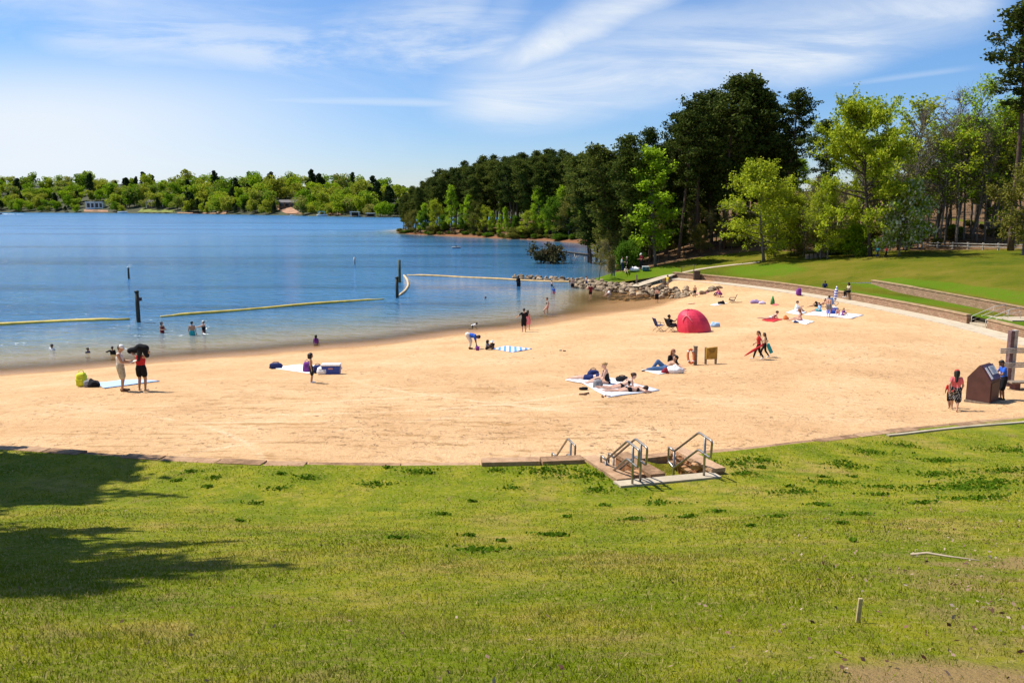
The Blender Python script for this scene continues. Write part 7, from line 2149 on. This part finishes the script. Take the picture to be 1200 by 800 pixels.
# ---- timber post with slatted boards, bench
p = ground(1181, 452.5, 'sand'); sc = depth(p) / FOC; H = 66 * sc
M_PP = plain('purple_post', (.14, .085, .085), .85, 0, .3, 6, .4)
t = empty('slatted_post', p, R(6), 'tall weathered timber post with two rows of grey slats through it', 'post')
MB().box((-.06, 0, H / 2 - .15), (.17, .24, H + .3)).build('post', M_PP, t, bevel=.012)
MB().box((.13, .02, H / 2 - .15), (.17, .22, H + .34)).build('post', M_GREYWOOD, t, bevel=.012)
for z in (H * .62, H * .36):
    for k in range(3): MB().box((.25, -.16 + (.005 if k % 2 else 0), z + k * .085), (1.75, .04, .06)).build('slat', M_GREYWOOD, t)
p = ground(1194, 457, 'sand')
t = empty('bench', p, R(6), 'low brown timber bench at the right edge behind the boy in blue', 'bench')
MB().box((.25, 0, .36), (1.5, .42, .07)).build('seat', M_WOOD, t, bevel=.01)
for s in (-.2, .7): MB().box((s, 0, .17), (.24, .36, .33)).build('leg', plain('bench_leg', (.12, .05, .045), .8), t, bevel=.01)
MB().box((.25, 0, .03), (1.5, .1, .06)).build('stretcher', M_WOOD, t)

# ---- picnic
small(743.5, 317.5, crumple(1.3, .8, .5, 5), 'cloth_pile', 'white sheet draped over picnic things on the grass', 'sheet', W_('white'), 'land')
cooler(756.5, 317.2, .8, .6, .5, plain('cooler_teal', (.02, .12, .16), .5), WHT, 'dark teal cooler with white lid on the grass at the picnic', 'land')
# ---- near slope: stake, stick, dead leaves
p = ground(1005.5, 729, 'hill'); o = MB().box((0, 0, .06), (.028, .02, .24), Matrix.Rotation(.06, 3, 'Y')).build('stake', plain('stake_wood', (.42, .33, .17), .9, 0, .2, 20), None, bevel=.003); o.location = p; tag(o, 'short square wooden stake driven into the near grass', 'stake')
a = ground(1067, 652.5, 'hill'); c = ground(1110, 655, 'hill'); e = ground(1148, 658.5, 'hill')
o = MB().tube([Vector((0, 0, .03)), (c - a) * .5 + Vector((0, .05, .04)), c - a + Vector((0, 0, .035)), e - a + Vector((0, 0, .02))], [.016, .014, .011, .006], 6).build('stick', plain('stick_bark', (.40, .32, .22), .9), None, True); o.location = a; tag(o, 'long thin dry stick lying on the grass at the right', 'stick')

# ================================================================== GRASS (uncountable)
def m_blades():
    m, nt, b = new_mat('grass_blades')
    P = pos_node(nt).outputs['Position']
    c = grass_color(nt, P)
    c = mix(nt, clover_mask(nt, P), c, (0.07, 0.15, 0.004))
    g = nt.nodes.new('ShaderNodeNewGeometry')
    c = mix(nt, map_range(nt, g.outputs['Random Per Island'], 0.80, 0.84), c, (0.50, 0.40, 0.15))
    c = mix(nt, map_range(nt, g.outputs['Random Per Island'], 0.0, 0.5, 0.4, 0.0), c, (0.17, 0.23, 0.003))
    L(nt, c, b.inputs['Base Color']); b.inputs['Roughness'].default_value = .7; b.inputs['Specular IOR Level'].default_value = .06
    t = nt.nodes.new('ShaderNodeBsdfTranslucent'); L(nt, c, t.inputs['Color'])
    ms = nt.nodes.new('ShaderNodeMixShader'); ms.inputs[0].default_value = .35
    L(nt, b.outputs[0], ms.inputs[1]); L(nt, t.outputs[0], ms.inputs[2]); L(nt, ms.outputs[0], nt.nodes['Material Output'].inputs['Surface'])
    return m
def blades():
    r_ = np.random.default_rng(3)
    Ps = []; Hs = []; Ws = []
    for y0, y1, den, h, w in ((2.4, 4.2, 5200, .027, .0034), (4.2, 6.5, 3000, .026, .0048), (6.5, 10, 1400, .025, .0075), (10, 14.5, 600, .024, .011), (14.5, 24, 300, .024, .015)):
        xm = 0.66 * y1 + 1.0
        n = int(den * (y1 - y0) * 2 * xm)
        x = r_.uniform(-xm, xm, n); y = r_.uniform(y0, y1, n)
        ok = (y < Ky(x) - .12) & (np.abs(x) < .66 * y + 1.0)
        d0 = np.c_[x, y] - np.array(ST_O)[None, :]; u = d0 @ np.array(ST_U); v = d0 @ np.array(ST_V)
        ok &= ~((u > -.2) & (u < LEN + .52) & (v > -.05) & (v < C2b + .04)) & ~((u > -.2) & (u < LEN + .2) & (v > V_C3 - .05) & (v < V_C3 + CHEEK_W + .04)) & ~((u > LEN) & (u < LEN + .53) & (v > -.0) & (v < V_C3 + .1))
        # patchy turf
        pt = np.sin(x * 1.7 + np.sin(y * 1.1) * 1.5) * np.sin(y * 2.1 + np.sin(x * .8) * 2) 
        ok &= r_.random(n) < (.72 + .28 * pt)
        bare = (x - .30 * y > .8) & (y < 9.5)
        ok &= ~(bare & (r_.random(n) < .35))
        ok &= ~((np.hypot(x - 2.35, (y - 4.1) * 1.5) + .25 * np.sin(x * 7 + y * 5) < .75) & (r_.random(n) < .85))
        x, y = x[ok], y[ok]
        Ps.append(np.c_[x, y]); Hs.append(np.full(len(x), h) * r_.uniform(.5, 1.5, len(x))); Ws.append(np.full(len(x), w))
    P = np.concatenate(Ps); H = np.concatenate(Hs); W = np.concatenate(Ws); n = len(P)
    tall = np.clip(.75 + .75 * np.sin(P[:, 0] * 1.3 + 2 * np.sin(P[:, 1] * .7)) * np.sin(P[:, 1] * 1.9 + 1.7 * np.sin(P[:, 0] * .9)) + .5 * np.sin(P[:, 0] * 4.1 + P[:, 1]) * np.sin(P[:, 1] * 5.3), .4, 1.9)
    H = H * (.65 + .35 * tall)
    z = hill_z(P)
    a = r_.uniform(0, 2 * PI, n); ln = r_.normal(0, .55, (n, 2))
    dx = np.cos(a) * W; dy = np.sin(a) * W
    V = np.empty((n, 3, 3), dtype=np.float32)
    V[:, 0] = np.c_[P[:, 0] - dx, P[:, 1] - dy, z - .008]; V[:, 1] = np.c_[P[:, 0] + dx, P[:, 1] + dy, z - .008]
    V[:, 2] = np.c_[P[:, 0] + ln[:, 0] * H, P[:, 1] + ln[:, 1] * H, z + H]
    me = np_mesh('grass', V.reshape(-1, 3), np.arange(n * 3).reshape(-1, 3), m_blades())
    o = link_mesh('grass', me); tag(o, 'short patchy spring grass of the near slope', 'grass', kind='stuff')
    return n
NBL = blades()
def litter():
    r_ = np.random.default_rng(8)
    n = 9000
    y = 2 + 14 * r_.random(n) ** 1.6; x = r_.uniform(-1, 1, n) * (.66 * y + .8)
    k = r_.random(n) < np.clip(.18 + .22 * (x - .25 * y), .05, 1) * (.4 + .6 * (np.sin(x * 2.3 + np.sin(y * 1.7) * 2) * np.sin(y * 1.9 + x) > .1))
    x, y = x[k], y[k]; P = np.c_[x, y]; n = len(P)
    c = np.c_[P, hill_z(P) + .03]
    V, F = leaf_quads(c, .018, r_, 1.7, .6, .7)
    m = m_leaf('dead_leaves', [(.10, .055, .035), (.30, .20, .14), (.42, .33, .25), (.20, .10, .07)], .1, 0.0)
    o = link_mesh('dead_leaves', np_mesh('dead_leaves', V, F, m)); tag(o, 'scattered dry brown leaves on the near slope', 'leaves', kind='stuff')
litter()
def clover():
    r_ = np.random.default_rng(21)
    C = [(490, 553, 16), (325, 573, 10), (440, 568, 16), (465, 631, 9), (520, 603, 8), (566, 645, 26), (640, 627, 11), (657, 628, 10), (690, 556, 34), (640, 552, 22), (740, 609, 13), (775, 590, 16), (804, 606, 11), (860, 543, 22), (890, 540, 18), (935, 577, 20), (975, 566, 20),
         (1035, 571, 14), (1030, 580, 10), (1100, 556, 26), (1130, 572, 42), (1160, 566, 34), (1180, 552, 26), (1150, 584, 26), (960, 592, 12), (1010, 603, 14), (910, 606, 8), (360, 560, 12), (250, 560, 9), (222, 553, 8), (300, 590, 8), (1100, 540, 22), (1020, 530, 18), (1060, 522, 16), (1180, 528, 22), (600, 572, 10), (840, 600, 10), (870, 556, 12), (770, 545, 10), (700, 575, 14), (990, 545, 22), (1080, 590, 14)]
    rr = random.Random(6)
    for k in range(26): C.append((rr.uniform(190, 1195), 548 + 90 * rr.random() ** 1.6, rr.uniform(2, 6)))
    P = []
    for px, py, w in C:
        c = ground(px, py, 'hill'); a = w * depth(c) / FOC * 1.0; n = int(720 * a * a * 1.6 + 45)
        q = r_.normal(size=(n, 2)) * np.array((a * .75, a * .5)) 
        lob = 1 + .45 * np.sin(3 * np.arctan2(q[:, 1], q[:, 0]) + px)
        P.append(np.array([[c.x, c.y]]) + q * lob[:, None])
    P = np.concatenate(P); P = P[P[:, 1] < Ky(P[:, 0]) - .1]
    d0 = P - np.array(ST_O)[None, :]; u = d0 @ np.array(ST_U); v = d0 @ np.array(ST_V)
    P = P[~((u > -.25) & (u < LEN + .5) & (v > -.05) & (v < V_C3 + CHEEK_W + .05))]
    n = len(P)
    Cc = np.c_[P, hill_z(P) + r_.uniform(.010, .045, n)]
    V, F = leaf_quads(Cc, .042, r_, 1.3, .5, .5)
    m = m_leaf('clover_leaves', [(.055, .12, .004), (.08, .155, .005), (.11, .19, .006), (.065, .135, .004)], .35, 0.0)
    o = link_mesh('clover', np_mesh('clover', V, F, m)); tag(o, 'dark green clover patches in the near grass', 'clover', kind='stuff')
clover()
